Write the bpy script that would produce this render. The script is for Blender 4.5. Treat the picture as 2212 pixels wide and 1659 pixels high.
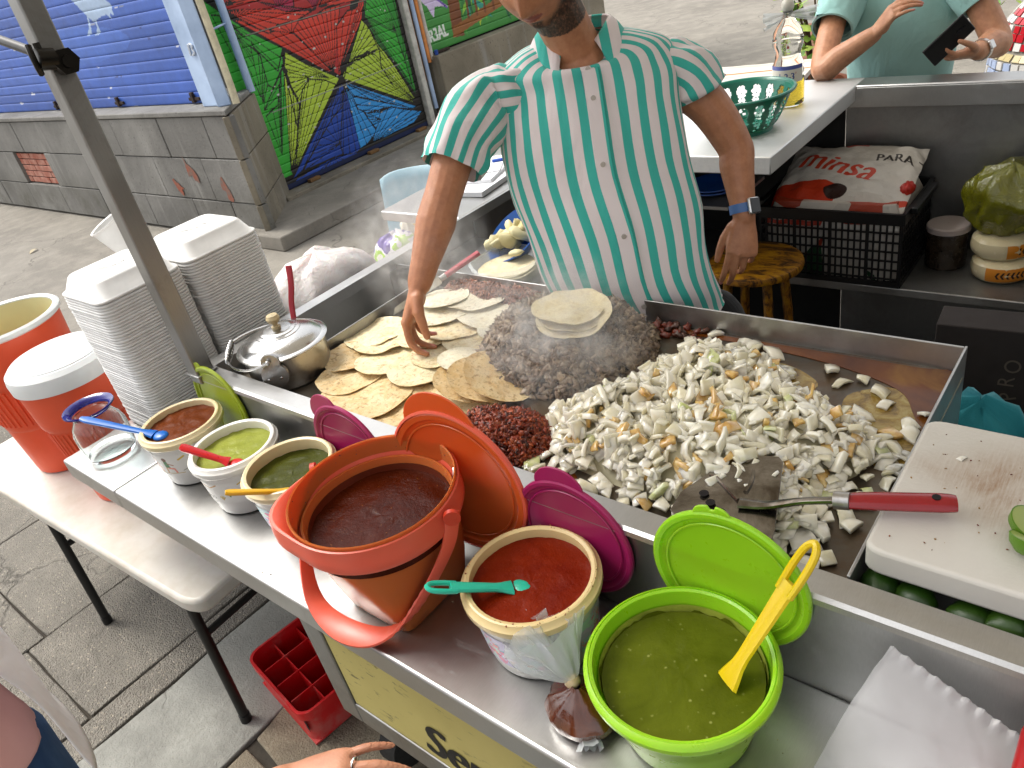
import bpy, bmesh, math, random
import numpy as np
from mathutils import Vector, Matrix, noise as mnoise
R = math.radians
random.seed(7); rng = np.random.default_rng(7)
SC = bpy.context.scene
COL = SC.collection
for o in list(bpy.data.objects): bpy.data.objects.remove(o, do_unlink=True)

# ------------------------------------------------------------------ camera
CAM_Z = 1.88
cam_d = bpy.data.cameras.new('camera'); cam = bpy.data.objects.new('camera', cam_d); COL.objects.link(cam)
_p, _r, _y = R(31.03), R(-13.088), R(-44.993)
_f = Vector((math.sin(_y)*math.cos(_p), math.cos(_y)*math.cos(_p), -math.sin(_p)))
_ri = Vector((math.cos(_y), -math.sin(_y), 0)); _u = _ri.cross(_f)
_a = math.cos(_r)*_ri + math.sin(_r)*_u; _b = -math.sin(_r)*_ri + math.cos(_r)*_u
cam.matrix_world = Matrix(((_a.x, _b.x, -_f.x, 0), (_a.y, _b.y, -_f.y, 0), (_a.z, _b.z, -_f.z, CAM_Z), (0, 0, 0, 1)))
cam_d.sensor_width = 36; cam_d.lens = 1668.4/2212*36; cam_d.clip_end = 500; cam_d.clip_start = .02
SC.camera = cam

# ------------------------------------------------------------------ sky, sun, exposure
SUN_EL, SUN_AZ = 56, 262          # azimuth of the sun measured clockwise from +Y
W = bpy.data.worlds.new('World'); SC.world = W; W.use_nodes = True
nt = W.node_tree; nt.nodes.clear()
sky = nt.nodes.new('ShaderNodeTexSky'); sky.sky_type = 'NISHITA'; sky.sun_disc = False
sky.sun_elevation = R(SUN_EL); sky.sun_rotation = R(SUN_AZ); sky.dust_density = 4; sky.air_density = 1.0; sky.ozone_density = 1
hs = nt.nodes.new('ShaderNodeHueSaturation'); hs.inputs['Saturation'].default_value = .12
bg = nt.nodes.new('ShaderNodeBackground'); bg.inputs['Strength'].default_value = .15
wo = nt.nodes.new('ShaderNodeOutputWorld')
nt.links.new(sky.outputs[0], hs.inputs['Color']); nt.links.new(hs.outputs[0], bg.inputs[0]); nt.links.new(bg.outputs[0], wo.inputs[0])
sl = bpy.data.lights.new('sun', 'SUN'); sl.energy = 1.15; sl.angle = R(24); sl.color = (1, .93, .82)
sun = bpy.data.objects.new('sun', sl); COL.objects.link(sun)
_sd = Vector((math.sin(R(SUN_AZ))*math.cos(R(SUN_EL)), math.cos(R(SUN_AZ))*math.cos(R(SUN_EL)), math.sin(R(SUN_EL))))
sun.rotation_euler = _sd.to_track_quat('Z', 'Y').to_euler(); sun.location = (0, 0, 12)
vs = SC.view_settings; vs.view_transform = 'Standard'; vs.look = 'None'; vs.gamma = 1; vs.exposure = 1.08; vs.use_curve_mapping = False
SC.render.engine = 'CYCLES'
cy = SC.cycles; cy.use_denoising = True; cy.max_bounces = 10; cy.diffuse_bounces = 4; cy.glossy_bounces = 4
cy.transmission_bounces = 8; cy.transparent_max_bounces = 12; cy.volume_bounces = 1; cy.caustics_reflective = False; cy.caustics_refractive = False
cy.sample_clamp_indirect = 6
try: cy.volume_step_rate = 2.0
except Exception: pass

# ------------------------------------------------------------------ mesh helpers
class MB:
    def __init__(s): s.v = []; s.f = []; s.mi = []; s.cur = 0
    def add(s, vs, fs):
        b = len(s.v); s.v += [tuple(p) for p in vs]
        for q in fs: s.f.append(tuple(b+i for i in q)); s.mi.append(s.cur)
        return s
    def box(s, x0, x1, y0, y1, z0, z1):
        return s.add([(x0,y0,z0),(x1,y0,z0),(x1,y1,z0),(x0,y1,z0),(x0,y0,z1),(x1,y0,z1),(x1,y1,z1),(x0,y1,z1)],
                     [(0,3,2,1),(4,5,6,7),(0,1,5,4),(1,2,6,5),(2,3,7,6),(3,0,4,7)])
    def prism(s, pts, z0, z1):
        n = len(pts)
        return s.add([(x,y,z0) for x,y in pts]+[(x,y,z1) for x,y in pts],
                     [tuple(range(n-1,-1,-1)), tuple(range(n,2*n))]+[(i,(i+1)%n,n+(i+1)%n,n+i) for i in range(n)])
    def loft(s, rings, cap=True, close=True):
        n = len(rings[0]); vs = [p for r in rings for p in r]; fs = []
        for k in range(len(rings)-1):
            for i in range(n if close else n-1):
                j = (i+1) % n; fs.append((k*n+i, k*n+j, (k+1)*n+j, (k+1)*n+i))
        if cap:
            fs.append(tuple(range(n-1,-1,-1))); m = (len(rings)-1)*n; fs.append(tuple(range(m, m+n)))
        return s.add(vs, fs)
    def lathe(s, prof, n=40, c=(0,0), cap=False, sx=1, sy=1, wob=None):
        rings = []
        for r, z in prof:
            ring = []
            for i in range(n):
                t = 2*math.pi*i/n; k = 1 if wob is None else wob(t, z)
                ring.append((c[0]+r*k*sx*math.cos(t), c[1]+r*k*sy*math.sin(t), z))
            rings.append(ring)
        return s.loft(rings, cap)
    def tube(s, path, rad, n=10, cap=True, flat=1.0, up=(0,0,1)):
        P = [Vector(p) for p in path]; m = len(P)
        if not hasattr(rad, '__len__'): rad = [rad]*m
        if not hasattr(flat, '__len__'): flat = [flat]*m
        T = [(P[min(i+1,m-1)]-P[max(i-1,0)]).normalized() for i in range(m)]
        u = Vector(up); u = (u-T[0]*u.dot(T[0]))
        if u.length < 1e-4: u = Vector((1,0,0))-T[0]*T[0].x
        u.normalize(); rings = []
        for i in range(m):
            if i:
                ax = T[i-1].cross(T[i])
                if ax.length > 1e-6: u = Matrix.Rotation(T[i-1].angle(T[i]), 3, ax.normalized()) @ u
            w = T[i].cross(u).normalized(); u = w.cross(T[i]).normalized()
            rings.append([P[i]+w*(rad[i]*math.cos(t))+u*(rad[i]*flat[i]*math.sin(t)) for t in (2*math.pi*k/n for k in range(n))])
        return s.loft(rings, cap)
    def ball(s, c, r, n=12, m=8, sc=(1,1,1)):
        rings = []
        for k in range(m+1):
            a = math.pi*(k/m-.5); rr = max(math.cos(a), .02)
            rings.append([(c[0]+r*sc[0]*rr*math.cos(t), c[1]+r*sc[1]*rr*math.sin(t), c[2]+r*sc[2]*math.sin(a)) for t in (2*math.pi*i/n for i in range(n))])
        return s.loft(rings, True)
    def grid(s, fn, nu, nv):
        b = [fn(i/(nu-1), j/(nv-1)) for j in range(nv) for i in range(nu)]
        return s.add(b, [(j*nu+i, j*nu+i+1, (j+1)*nu+i+1, (j+1)*nu+i) for j in range(nv-1) for i in range(nu-1)])
    def xf(s, M, start=0):
        M = M if isinstance(M, Matrix) else Matrix(M)
        for i in range(start, len(s.v)): s.v[i] = tuple(M @ Vector(s.v[i]))
        return s
    def mesh(s, name, smooth=True, ang=35):
        me = bpy.data.meshes.new(name); me.from_pydata(s.v, [], s.f)
        if any(s.mi): me.polygons.foreach_set('material_index', s.mi)
        if smooth:
            me.polygons.foreach_set('use_smooth', [True]*len(me.polygons))
            try: me.set_sharp_from_angle(angle=R(ang))
            except Exception: pass
        me.update(); return me

def curve(pts, n=8):
    """Catmull-Rom through pts, n steps per span"""
    P = [Vector(p) for p in pts]; out = []
    for i in range(len(P)-1):
        p0, p1, p2, p3 = P[max(i-1,0)], P[i], P[i+1], P[min(i+2,len(P)-1)]
        for k in range(n):
            t = k/n; out.append(.5*((2*p1)+(p2-p0)*t+(2*p0-5*p1+4*p2-p3)*t*t+(3*p1-p0-3*p2+p3)*t**3))
    out.append(P[-1]); return out
def lerps(vals, n):
    xs = np.linspace(0, len(vals)-1, n); return list(np.interp(xs, range(len(vals)), vals))
def nz(x, y, z=0., s=1.): return mnoise.noise(Vector((x*s, y*s, z*s)))

def tag(o, label=None, cat=None, group=None, kind=None):
    if label: o['label'] = label
    if cat: o['category'] = cat
    if group: o['group'] = group
    if kind: o['kind'] = kind
    return o
def obj(name, me, mats=None, parent=None, loc=(0,0,0), rot=(0,0,0), bevel=0, seg=2, sub=0, **tg):
    if isinstance(me, MB): me = me.mesh(name)
    o = bpy.data.objects.new(name, me); COL.objects.link(o)
    if mats is not None and not me.materials:
        for m in (mats if isinstance(mats, (list, tuple)) else [mats]): me.materials.append(m)
    o.location = loc; o.rotation_euler = rot
    if parent: o.parent = parent
    if bevel:
        b = o.modifiers.new('bevel', 'BEVEL'); b.width = bevel; b.segments = seg; b.limit_method = 'ANGLE'; b.angle_limit = R(40); b.harden_normals = False
    if sub:
        b = o.modifiers.new('sub', 'SUBSURF'); b.levels = sub; b.render_levels = sub
    return tag(o, **tg)
def empty(name, loc=(0,0,0), rz=0, rot=None, **tg):
    o = bpy.data.objects.new(name, None); COL.objects.link(o); o.location = loc; o.rotation_euler = rot or (0,0,rz)
    o.empty_display_size = .05
    return tag(o, **tg)
def copy_tree(o, parent=None):
    c = o.copy(); COL.objects.link(c); c.parent = parent
    for ch in o.children: copy_tree(ch, c)
    return c
def baked(m, mods, name='b'):
    """evaluate modifiers on an MB or mesh and return a new mesh"""
    me = m.mesh(name) if isinstance(m, MB) else m
    o = bpy.data.objects.new(name, me); COL.objects.link(o)
    for t, kw in mods:
        d = o.modifiers.new(t, t)
        for k, v in kw.items(): setattr(d, k, v)
    dg = bpy.context.evaluated_depsgraph_get(); dg.update()
    r = bpy.data.meshes.new_from_object(o.evaluated_get(dg)); r.name = name
    bpy.data.objects.remove(o, do_unlink=True); return r

# ------------------------------------------------------------------ materials
def srgb(h):
    h = h.lstrip('#'); c = [int(h[i:i+2],16)/255 for i in (0,2,4)]
    return tuple(x/12.92 if x <= .04045 else ((x+.055)/1.055)**2.4 for x in c)
def C3(c): return tuple(srgb(c)) if isinstance(c, str) else tuple(c)
class NT:
    def __init__(s, name):
        s.m = bpy.data.materials.new(name); s.m.use_nodes = True; s.t = s.m.node_tree; s.b = s.t.nodes['Principled BSDF']; s.out = s.t.nodes['Material Output']
        s.co = None
    def n(s, typ, **kw):
        d = s.t.nodes.new('ShaderNode'+typ)
        for k, v in kw.items():
            if k in d.inputs.keys() if False else False: pass
            setattr(d, k, v)
        return d
    def lk(s, a, b): s.t.links.new(a, b)
    def coord(s, which='Object'):
        if s.co is None: s.co = s.n('TexCoord')
        return s.co.outputs[which]
    def noise(s, scale=5, detail=4, rough=.6, vec=None, stretch=None, dist=0):
        d = s.n('TexNoise'); d.inputs['Scale'].default_value = scale; d.inputs['Detail'].default_value = detail; d.inputs['Roughness'].default_value = rough; d.inputs['Distortion'].default_value = dist
        v = vec or s.coord()
        if stretch:
            mp = s.n('Mapping'); mp.inputs['Scale'].default_value = stretch; s.lk(v, mp.inputs[0]); v = mp.outputs[0]
        s.lk(v, d.inputs['Vector']); return d.outputs['Fac']
    def ramp(s, fac, stops, interp='LINEAR'):
        d = s.n('ValToRGB'); d.color_ramp.interpolation = interp; e = d.color_ramp.elements
        while len(e) < len(stops): e.new(.5)
        for q, (p, c) in zip(e, stops): q.position = p; q.color = (*C3(c), 1) if not isinstance(c, (int, float)) else (c, c, c, 1)
        s.lk(fac, d.inputs[0]); return d.outputs[0]
    def mix(s, fac, a, b, mode='MIX'):
        d = s.n('Mix'); d.data_type = 'RGBA'; d.blend_type = mode
        for sock, v in ((d.inputs[0], fac), (d.inputs[6], a), (d.inputs[7], b)):
            if hasattr(v, 'is_linked') or hasattr(v, 'links'): s.lk(v, sock)
            elif isinstance(v, (int, float)): sock.default_value = v
            else: sock.default_value = (*C3(v), 1)
        return d.outputs[2]
    def math(s, op, a, b=0, c=None):
        d = s.n('Math'); d.operation = op
        for i, v in enumerate((a, b) if c is None else (a, b, c)):
            if hasattr(v, 'links'): s.lk(v, d.inputs[i])
            else: d.inputs[i].default_value = v
        return d.outputs[0]
    def bump(s, h, strength=.3, dist=.01, prev=None):
        d = s.n('Bump'); d.inputs['Strength'].default_value = strength; d.inputs['Distance'].default_value = dist
        s.lk(h, d.inputs['Height'])
        if prev: s.lk(prev, d.inputs['Normal'])
        return d.outputs[0]
    def set(s, **kw):
        names = dict(col='Base Color', rough='Roughness', metal='Metallic', nrm='Normal', alpha='Alpha', trans='Transmission Weight', ior='IOR', sss='Subsurface Weight', coat='Coat Weight', spec='Specular IOR Level', emit='Emission Strength', sheen='Sheen Weight', ani='Anisotropic')
        for k, v in kw.items():
            i = s.b.inputs[names[k]]
            if hasattr(v, 'links'): s.lk(v, i)
            elif k == 'col': i.default_value = (*C3(v), 1)
            else: i.default_value = v
        return s
    def sssr(s, rad, scale=.01):
        s.b.inputs['Subsurface Radius'].default_value = rad; s.b.inputs['Subsurface Scale'].default_value = scale; return s
_MC = {}
def mat(name, col='#808080', rough=.5, metal=0, var=.12, scale=12, bump=0, bscale=120, col2=None, sss=0, coat=0, trans=0, rvar=.12, stretch=None, spec=.5, bdist=.004, alpha=1, ior=1.45, sr=(1,.5,.3), ss=.01):
    if name in _MC: return _MC[name]
    k = NT(name); c = C3(col)
    c2 = C3(col2) if col2 else tuple(x*(1-var*2) for x in c)
    f = k.noise(scale, 5, .6, stretch=stretch)
    k.set(col=k.ramp(f, [(.3, c2), (.62, c)]), rough=k.math('ADD', k.math('MULTIPLY', k.noise(scale*2.3, 3, .6), rvar*2), rough-rvar), metal=metal, sss=sss, coat=coat, trans=trans, spec=spec, alpha=alpha, ior=ior)
    if sss: k.sssr(sr, ss)
    if bump: k.set(nrm=k.bump(k.noise(bscale, 4, .6), bump, bdist))
    _MC[name] = k.m; return k.m
def attr_mat(name, attr='Col', rough=.6, bump=0, bscale=100, metal=0, noise_amt=.12, nscale=8, sss=0, coat=0, spec=.5, bdist=.004):
    if name in _MC: return _MC[name]
    k = NT(name); a = k.n('Attribute'); a.attribute_name = attr
    f = k.noise(nscale, 5, .65)
    k.set(col=k.mix(1, a.outputs['Color'], k.ramp(f, [(.3, (1-noise_amt*2,)*3), (.6, (1.,)*3)]), 'MULTIPLY'), rough=rough, metal=metal, sss=sss, coat=coat, spec=spec)
    if sss: k.sssr((1,.4,.25), .008)
    if bump: k.set(nrm=k.bump(k.noise(bscale, 4, .6), bump, bdist))
    _MC[name] = k.m; return k.m
def set_col(me, cols, name='Col'):
    a = me.color_attributes.new(name, 'FLOAT_COLOR', 'POINT'); arr = np.ones((len(me.vertices), 4), np.float32); arr[:, :3] = cols
    a.data.foreach_set('color', arr.ravel())
def set_f(me, vals, name):
    a = me.attributes.new(name, 'FLOAT', 'POINT'); a.data.foreach_set('value', np.asarray(vals, np.float32))

# ------------------------------------------------------------------ flat print painted into colour attributes
class Paint:
    """a little raster in surface units (u right, v up)"""
    def __init__(s, w, h, nx, ny, base):
        s.w, s.h = w, h; s.X, s.Y = np.meshgrid((np.arange(nx)+.5)/nx*w, (np.arange(ny)+.5)/ny*h); s.a = np.zeros((ny, nx, 3)); s.a[:] = C3(base); s.nx, s.ny = nx, ny
    def poly(s, pts, col, clip=None):
        pts = [tuple(p) for p in pts]; m = np.zeros(s.X.shape, bool)
        for (x0,y0),(x1,y1) in zip(pts, pts[1:]+pts[:1]):
            if y0 == y1: continue
            c = ((s.Y > min(y0,y1)) & (s.Y <= max(y0,y1))); xi = x0+(s.Y-y0)*(x1-x0)/(y1-y0); m ^= (c & (s.X < xi))
        if clip is not None: m &= clip
        s.a[m] = C3(col); return m
    def line(s, pts, w, col):
        for (x0,y0),(x1,y1) in zip(pts, pts[1:]):
            dx, dy = x1-x0, y1-y0; L = dx*dx+dy*dy+1e-12; t = np.clip(((s.X-x0)*dx+(s.Y-y0)*dy)/L, 0, 1)
            s.a[(s.X-x0-t*dx)**2+(s.Y-y0-t*dy)**2 < (w/2)**2] = C3(col)
    def disc(s, c, r, col, sx=1, sy=1): s.a[((s.X-c[0])/sx)**2+((s.Y-c[1])/sy)**2 < r*r] = C3(col)
    def text(s, txt, x, y, size, col, shear=0, rot=0, bold=0, sx=1):
        for tri in text_tris(txt):
            pts = []
            for px, py in tri:
                px = (px+py*shear)*size*sx; py *= size; cr, sr = math.cos(rot), math.sin(rot); pts.append((x+px*cr-py*sr, y+px*sr+py*cr))
            s.poly(pts, col)
            if bold:
                for dx in (-bold, bold): s.poly([(p[0]+dx, p[1]) for p in pts], col)
    def at(s, u, v):
        i = np.clip((np.asarray(u)*s.nx).astype(int), 0, s.nx-1); j = np.clip((np.asarray(v)*s.ny).astype(int), 0, s.ny-1); return s.a[j, i]
_TT = {}
def text_mesh(txt):
    c = bpy.data.curves.new('t', 'FONT'); c.body = txt; c.size = 1; c.resolution_u = 4
    o = bpy.data.objects.new('t', c); COL.objects.link(o)
    dg = bpy.context.evaluated_depsgraph_get(); dg.update(); me = bpy.data.meshes.new_from_object(o.evaluated_get(dg)); bpy.data.objects.remove(o, do_unlink=True); return me
def text_tris(txt):
    if txt not in _TT:
        me = text_mesh(txt); me.calc_loop_triangles(); _TT[txt] = [[tuple(me.vertices[i].co)[:2] for i in t.vertices] for t in me.loop_triangles]
    return _TT[txt]
def patch(pt, fn, name='print'):
    """grid mesh through fn(u,v) coloured from Paint pt"""
    m = MB(); m.grid(fn, pt.nx, pt.ny); me = m.mesh(name); uu, vv = np.meshgrid(np.linspace(0,1,pt.nx), np.linspace(0,1,pt.ny)); set_col(me, pt.at(uu.ravel(), vv.ravel())); return me
# ================================================================== shared materials
def steel_mat(name, col=.52, rough=.3, dirt=0., scale=3, dirtcol='#5a4630', stretch=(1,14,1), bump=.05):
    if name in _MC: return _MC[name]
    k = NT(name)
    br = k.noise(60, 6, .7, stretch=stretch); scr = k.ramp(k.noise(6, 4, .75, stretch=(stretch[1]*1.3, stretch[0]*.35+2, 1)), [(.60, 0.), (.64, 1.)]); big = k.noise(scale, 5, .6, dist=.4); fine = k.noise(34, 5, .7)
    base = k.ramp(br, [(.25, (col*.86, col*.86, col*.84)), (.75, (col, col*.99, col*.97))])
    c = k.mix(k.math('MULTIPLY', k.ramp(k.noise(scale*1.7, 6, .7, dist=.5), [(.48, 0.), (.75, 1.)]), dirt), base, dirtcol)
    k.set(col=c, metal=k.math('SUBTRACT', 1.0, k.math('MULTIPLY', k.ramp(big, [(.5, 0.), (.8, 1.)]), dirt*.7)),
          rough=k.math('ADD', rough-.07, k.math('ADD', k.math('ADD', k.math('MULTIPLY', big, .22), k.math('MULTIPLY', scr, .10)), k.math('MULTIPLY', fine, .10))))
    k.set(nrm=k.bump(k.math('ADD', k.math('MULTIPLY', br, .25), k.math('MULTIPLY', k.noise(2.2, 3, .5), 2.6)), bump*1.6, .006))
    _MC[name] = k.m; return k.m
STEEL = steel_mat('brushed_steel', .58, .27, .12)
STEEL_DARK = steel_mat('dull_steel', .36, .34, .35)
STEEL_Y = steel_mat('brushed_steel_b', .56, .28, .18, stretch=(14,1,1))
STEEL_POLE = steel_mat('pole_steel', .34, .3, .5, stretch=(8,8,.4), dirtcol='#4a3a2c')
BLACK = mat('black_paint', '#141414', .45, var=.15, rvar=.1)
BLACKP = mat('black_plastic', '#0c0c0d', .42, var=.1)
RED_PL = mat('red_plastic', '#a30f16', .32, var=.06, scale=6)
WHITE_PL = mat('white_plastic', '#e4e2dc', .4, var=.03, scale=5)

def ground_mat(name, base, dark, light, agg=.35, crack=.6, seed=0.):
    if name in _MC: return _MC[name]
    k = NT(name); co = k.coord('Object')
    mp = k.n('Mapping'); mp.inputs['Location'].default_value = (seed, seed*.7, 0); k.lk(co, mp.inputs[0]); v = mp.outputs[0]
    big = k.noise(.55, 6, .6, v, dist=.5); med = k.noise(4, 6, .65, v); fin = k.noise(70, 4, .7, v)
    vo = k.n('TexVoronoi'); vo.inputs['Scale'].default_value = 75; k.lk(v, vo.inputs['Vector'])
    vo2 = k.n('TexVoronoi'); vo2.inputs['Scale'].default_value = 170; k.lk(v, vo2.inputs['Vector'])
    c = k.mix(k.ramp(big, [(.38, 0.), (.62, 1.)]), dark, base)
    c = k.mix(k.ramp(med, [(.45, 0.), (.72, .7)]), c, light)
    c = k.mix(k.math('MULTIPLY', k.ramp(vo2.outputs['Distance'], [(.1, 1.), (.38, 0.)]), agg*.8), c, k.mix(k.ramp(vo2.outputs['Color'], [(.35, 0.), (.65, 1.)]), '#a39b8e', '#57524a'))
    c = k.mix(k.math('MULTIPLY', k.ramp(vo.outputs['Distance'], [(.0, 1.), (.33, 0.)]), agg), c, k.mix(k.ramp(vo.outputs['Color'], [(.4, 0.), (.6, 1.)]), '#b9ae9c', '#4d473f'))
    vc = k.n('TexVoronoi'); vc.feature = 'DISTANCE_TO_EDGE'; vc.inputs['Scale'].default_value = 1.1
    ds = k.n('VectorMath'); ds.operation = 'ADD'; nn = k.n('TexNoise'); nn.inputs['Scale'].default_value = 5; nn.inputs['Detail'].default_value = 5; k.lk(v, nn.inputs[0])
    sc = k.n('VectorMath'); sc.operation = 'SCALE'; sc.inputs['Scale'].default_value = .35; k.lk(nn.outputs['Color'], sc.inputs[0]); k.lk(v, ds.inputs[0]); k.lk(sc.outputs[0], ds.inputs[1]); k.lk(ds.outputs[0], vc.inputs['Vector'])
    ck = k.math('MULTIPLY', k.ramp(vc.outputs['Distance'], [(.0, 1.), (.012, 0.)]), k.math('MULTIPLY', k.ramp(big, [(.45, 0.), (.6, 1.)]), crack))
    c = k.mix(ck, c, '#1d1a17')
    k.set(col=c, rough=.86, spec=.3)
    h = k.math('SUBTRACT', k.math('ADD', k.math('MULTIPLY', fin, .6), k.math('MULTIPLY', med, 1.5)), k.math('MULTIPLY', ck, 2.0))
    k.set(nrm=k.bump(k.math('ADD', h, k.math('MULTIPLY', vo2.outputs['Distance'], -agg)), .9, .008)); _MC[name] = k.m; return k.m
G_ROAD = ground_mat('street_concrete', '#878279', '#77726a', '#9a9489', .2, .45)
G_SLAB = ground_mat('aggregate_slab', '#807b72', '#6f6a62', '#938d82', 1.0, .6, 3.3)
G_CEM = ground_mat('cement_patch', '#8c8c86', '#76756f', '#a0a098', .15, .8, 9.1)
G_STONE = ground_mat('worn_stone', '#857b6a', '#6b6253', '#9a8f79', .3, 1., 5.7)
G_BED = mat('joint_dirt', '#3b352d', .95, var=.25, scale=20, bump=.5, bscale=80)

# ================================================================== ground
m = MB(); m.add([(-70,-60,-.02),(60,-60,-.02),(60,70,-.02),(-70,70,-.02)], [(0,1,2,3)])
obj('ground', m, G_ROAD, kind='structure')
def wobble_poly(x0, x1, y0, y1, amp, sd, n=9):
    pts = []
    for (ax, ay), (bx, by) in (((x0,y0),(x1,y0)), ((x1,y0),(x1,y1)), ((x1,y1),(x0,y1)), ((x0,y1),(x0,y0))):
        for i in range(n):
            t = i/n; px = ax+(bx-ax)*t; py = ay+(by-ay)*t
            pts.append((px+amp*nz(px*6, py*6, sd), py+amp*nz(px*6+9, py*6, sd+4)))
    return pts
bed = MB(); bed.add([(-5.2,-1.6,-.014),(.6,-1.6,-.014),(.6,2.4,-.014),(-5.2,2.4,-.014)], [(0,1,2,3)])
walk = obj('sidewalk', bed, G_BED, kind='structure')
cols = [-5.1,-4.4,-3.62,-2.825,-2.305,-2.172,-1.755,-1.2,-.55,.2]
rows = {0:[-1.5,-.6,.3,1.2,2.3], 1:[-1.5,-.9,-.1,.75,1.6,2.3], 2:[-1.5,-.55,.2,1.05,2.3], 3:[-1.5,-.8,.13,.78,1.5,2.3], 4:[-1.5,-.1,.9,2.3], 5:[-1.5,-.45,1.35,2.3], 6:[-1.5,-.3,.36,1.0,2.3], 7:[-1.5,-.2,.7,2.3], 8:[-1.5,.1,1.1,2.3]}
for ci in range(9):
    ys = rows[ci]
    for a, b in zip(ys, ys[1:]):
        g = .004 if ci < 4 else .007
        p = wobble_poly(cols[ci]+g, cols[ci+1]-g, a+g, b-g, .005 if ci < 5 else .03, ci*3.1+a)
        dz = random.uniform(-.003, .003)
        obj('slab', MB().prism(p, -.06, dz), [G_SLAB,G_SLAB,G_SLAB,G_SLAB,G_SLAB,G_CEM,G_STONE,G_CEM,G_STONE][ci], walk, bevel=.004)
# a few fallen leaves and paper scraps on the street
for i, (x, y, c) in enumerate([(-7.3,2.75,'#c9c3b5'),(-6.2,2.2,'#a9905a'),(-5.2,2.35,'#8f7a48'),(-4.4,3.6,'#98814f'),(-8.4,2.4,'#b7aa8e'),(-6.9,1.7,'#b09650')]):
    m = MB(); m.grid(lambda u, v: ((u-.5)*.11, (v-.5)*.05*(1-(2*u-1)**2*.8), .006+.018*(v-.5)**2+.01*math.sin(u*4)), 6, 4)
    obj('fallen_leaf', m, mat('litter%d'%i, c, .8), loc=(x, y, -.018), rot=(0,0,i*1.3), label=['crumpled pale scrap lying on the street below the blue shutter','tan leaf on the street left of the stone plinth corner','small brown leaf near the stone plinth step','brown leaf on the grey street in front of the triangle mural','beige scrap on the street at the far left','yellowish leaf on the open street at left'][i], cat='litter')
# raised walk and sill in front of the painted shutters
STONE = None
def stone_mat(name, base, dark, moss, seed):
    if name in _MC: return _MC[name]
    k = NT(name); oi = k.n('ObjectInfo'); g = k.n('NewGeometry')
    v = g.outputs['Position']
    big = k.noise(1.1, 6, .65, v, dist=.6); med = k.noise(6, 6, .7, v); pit = k.noise(45, 3, .6, v)
    streak = k.noise(2.5, 5, .6, v, stretch=(3.5,3.5,.35))
    sep = k.n('SeparateXYZ'); k.lk(v, sep.inputs[0])
    c = k.mix(k.ramp(big, [(.35, 0.), (.65, 1.)]), dark, base)
    c = k.mix(k.ramp(streak, [(.56, 0.), (.72, .55)]), c, '#a3a19c')
    c = k.mix(k.math('MULTIPLY', k.ramp(k.noise(1.6, 5, .7, v), [(.42, 0.), (.6, .8)]), k.ramp(sep.outputs[2], [(.1, .9), (.5, 0.)])), c, moss)
    c = k.mix(k.math('MULTIPLY', oi.outputs['Random'], .3), c, '#6d6b67')
    c = k.mix(k.ramp(pit, [(.62, 0.), (.72, .6)]), c, '#2a2826')
    k.set(col=c, rough=.85, spec=.3, nrm=k.bump(k.math('ADD', k.math('MULTIPLY', med, 1.2), k.math('MULTIPLY', pit, -.8)), .5, .01)); _MC[name] = k.m; return k.m
PLST = stone_mat('plinth_stone', '#8f8d88', '#6f6d69', '#4f4d40', 0)
PLST2 = stone_mat('plinth_stone_warm', '#988f7d', '#7b7363', '#5a5446', 1)
obj('walk_step', MB().prism([(-5.2,3.1),(-5.2,9.3),(-6.3,9.3),(-6.3,3.55),(-5.82,3.1)], -.02, .1), G_ROAD, bevel=.012, kind='structure')

# ================================================================== corner building with blue shutter
bld = empty('corner_building', (-5.45,3.2,0), label='stone based corner building with blue roller shutter and pale blue pillar', cat='building')
def BP(name, m, mt, parent=None, **kw):
    p = parent or bld
    o = obj(name, m, mt, p, **kw)
    if p is bld: o.location = (5.45,-3.2,0)
    return o
wall = BP('wall', MB().prism([(-14,3.245),(-5.54,3.245),(-6.14,3.87),(-6.14,4.4),(-14,4.4)], -.05, 1.0), mat('mortar', '#3c3a37', .95, var=.2, scale=10))
def block(x0, x1, z0, z1, mt=PLST, depth=.06, dy=0):
    m = MB().box(x0+.004, x1-.004, 3.2+dy, 3.26, z0+.004, z1-.004)
    return BP('stone_block', m, mt, wall, bevel=.006)
rws = [(.0,.31,[-13,-12,-11.0,-10.2,-9.3,-8.3,-7.35,-6.5,-5.9,-5.455]), (.31,.67,[-13,-12.2,-11.1,-10.11,-9.25,-8.0,-6.9,-6.1,-5.455]), (.67,1.0,[-13,-12,-10.8,-9.74,-9.1,-8.2,-7.4,-6.55,-5.84,-5.455])]
for zi, (z0, z1, xs) in enumerate(rws):
    for a, b in zip(xs, xs[1:]):
        if zi == 1 and abs(a+10.11) < .01: continue        # the opening that shows brick
        block(a, b, z0, z1, dy=random.uniform(-.004,.004))
# chamfered return of the plinth
dv = Vector((-.65,.7,0)); dv.normalize(); nv = Vector((.7,.65,0)).normalized()
for z0, z1, ss in ((.0,.31,[0,.5,.95]), (.31,.67,[0,.95]), (.67,1.0,[0,.45,.95])):
    for a, b in zip(ss, ss[1:]):
        m = MB(); p0 = Vector((-5.45,3.2,0))+dv*(a+.004); p1 = Vector((-5.45,3.2,0))+dv*(b-.004); q = nv*-.05
        m.prism([tuple(p0)[:2], tuple(p1)[:2], tuple(p1+q)[:2], tuple(p0+q)[:2]], z0+.004, z1-.004); BP('stone_block', m, PLST2, wall, bevel=.006)
ledge = MB(); ledge.prism([(-14,3.185),(-5.445,3.185),(-6.115,3.9),(-6.115,4.3),(-14,4.3)], 1.003, 1.045); BP('ledge', ledge, PLST, bevel=.008)
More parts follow.
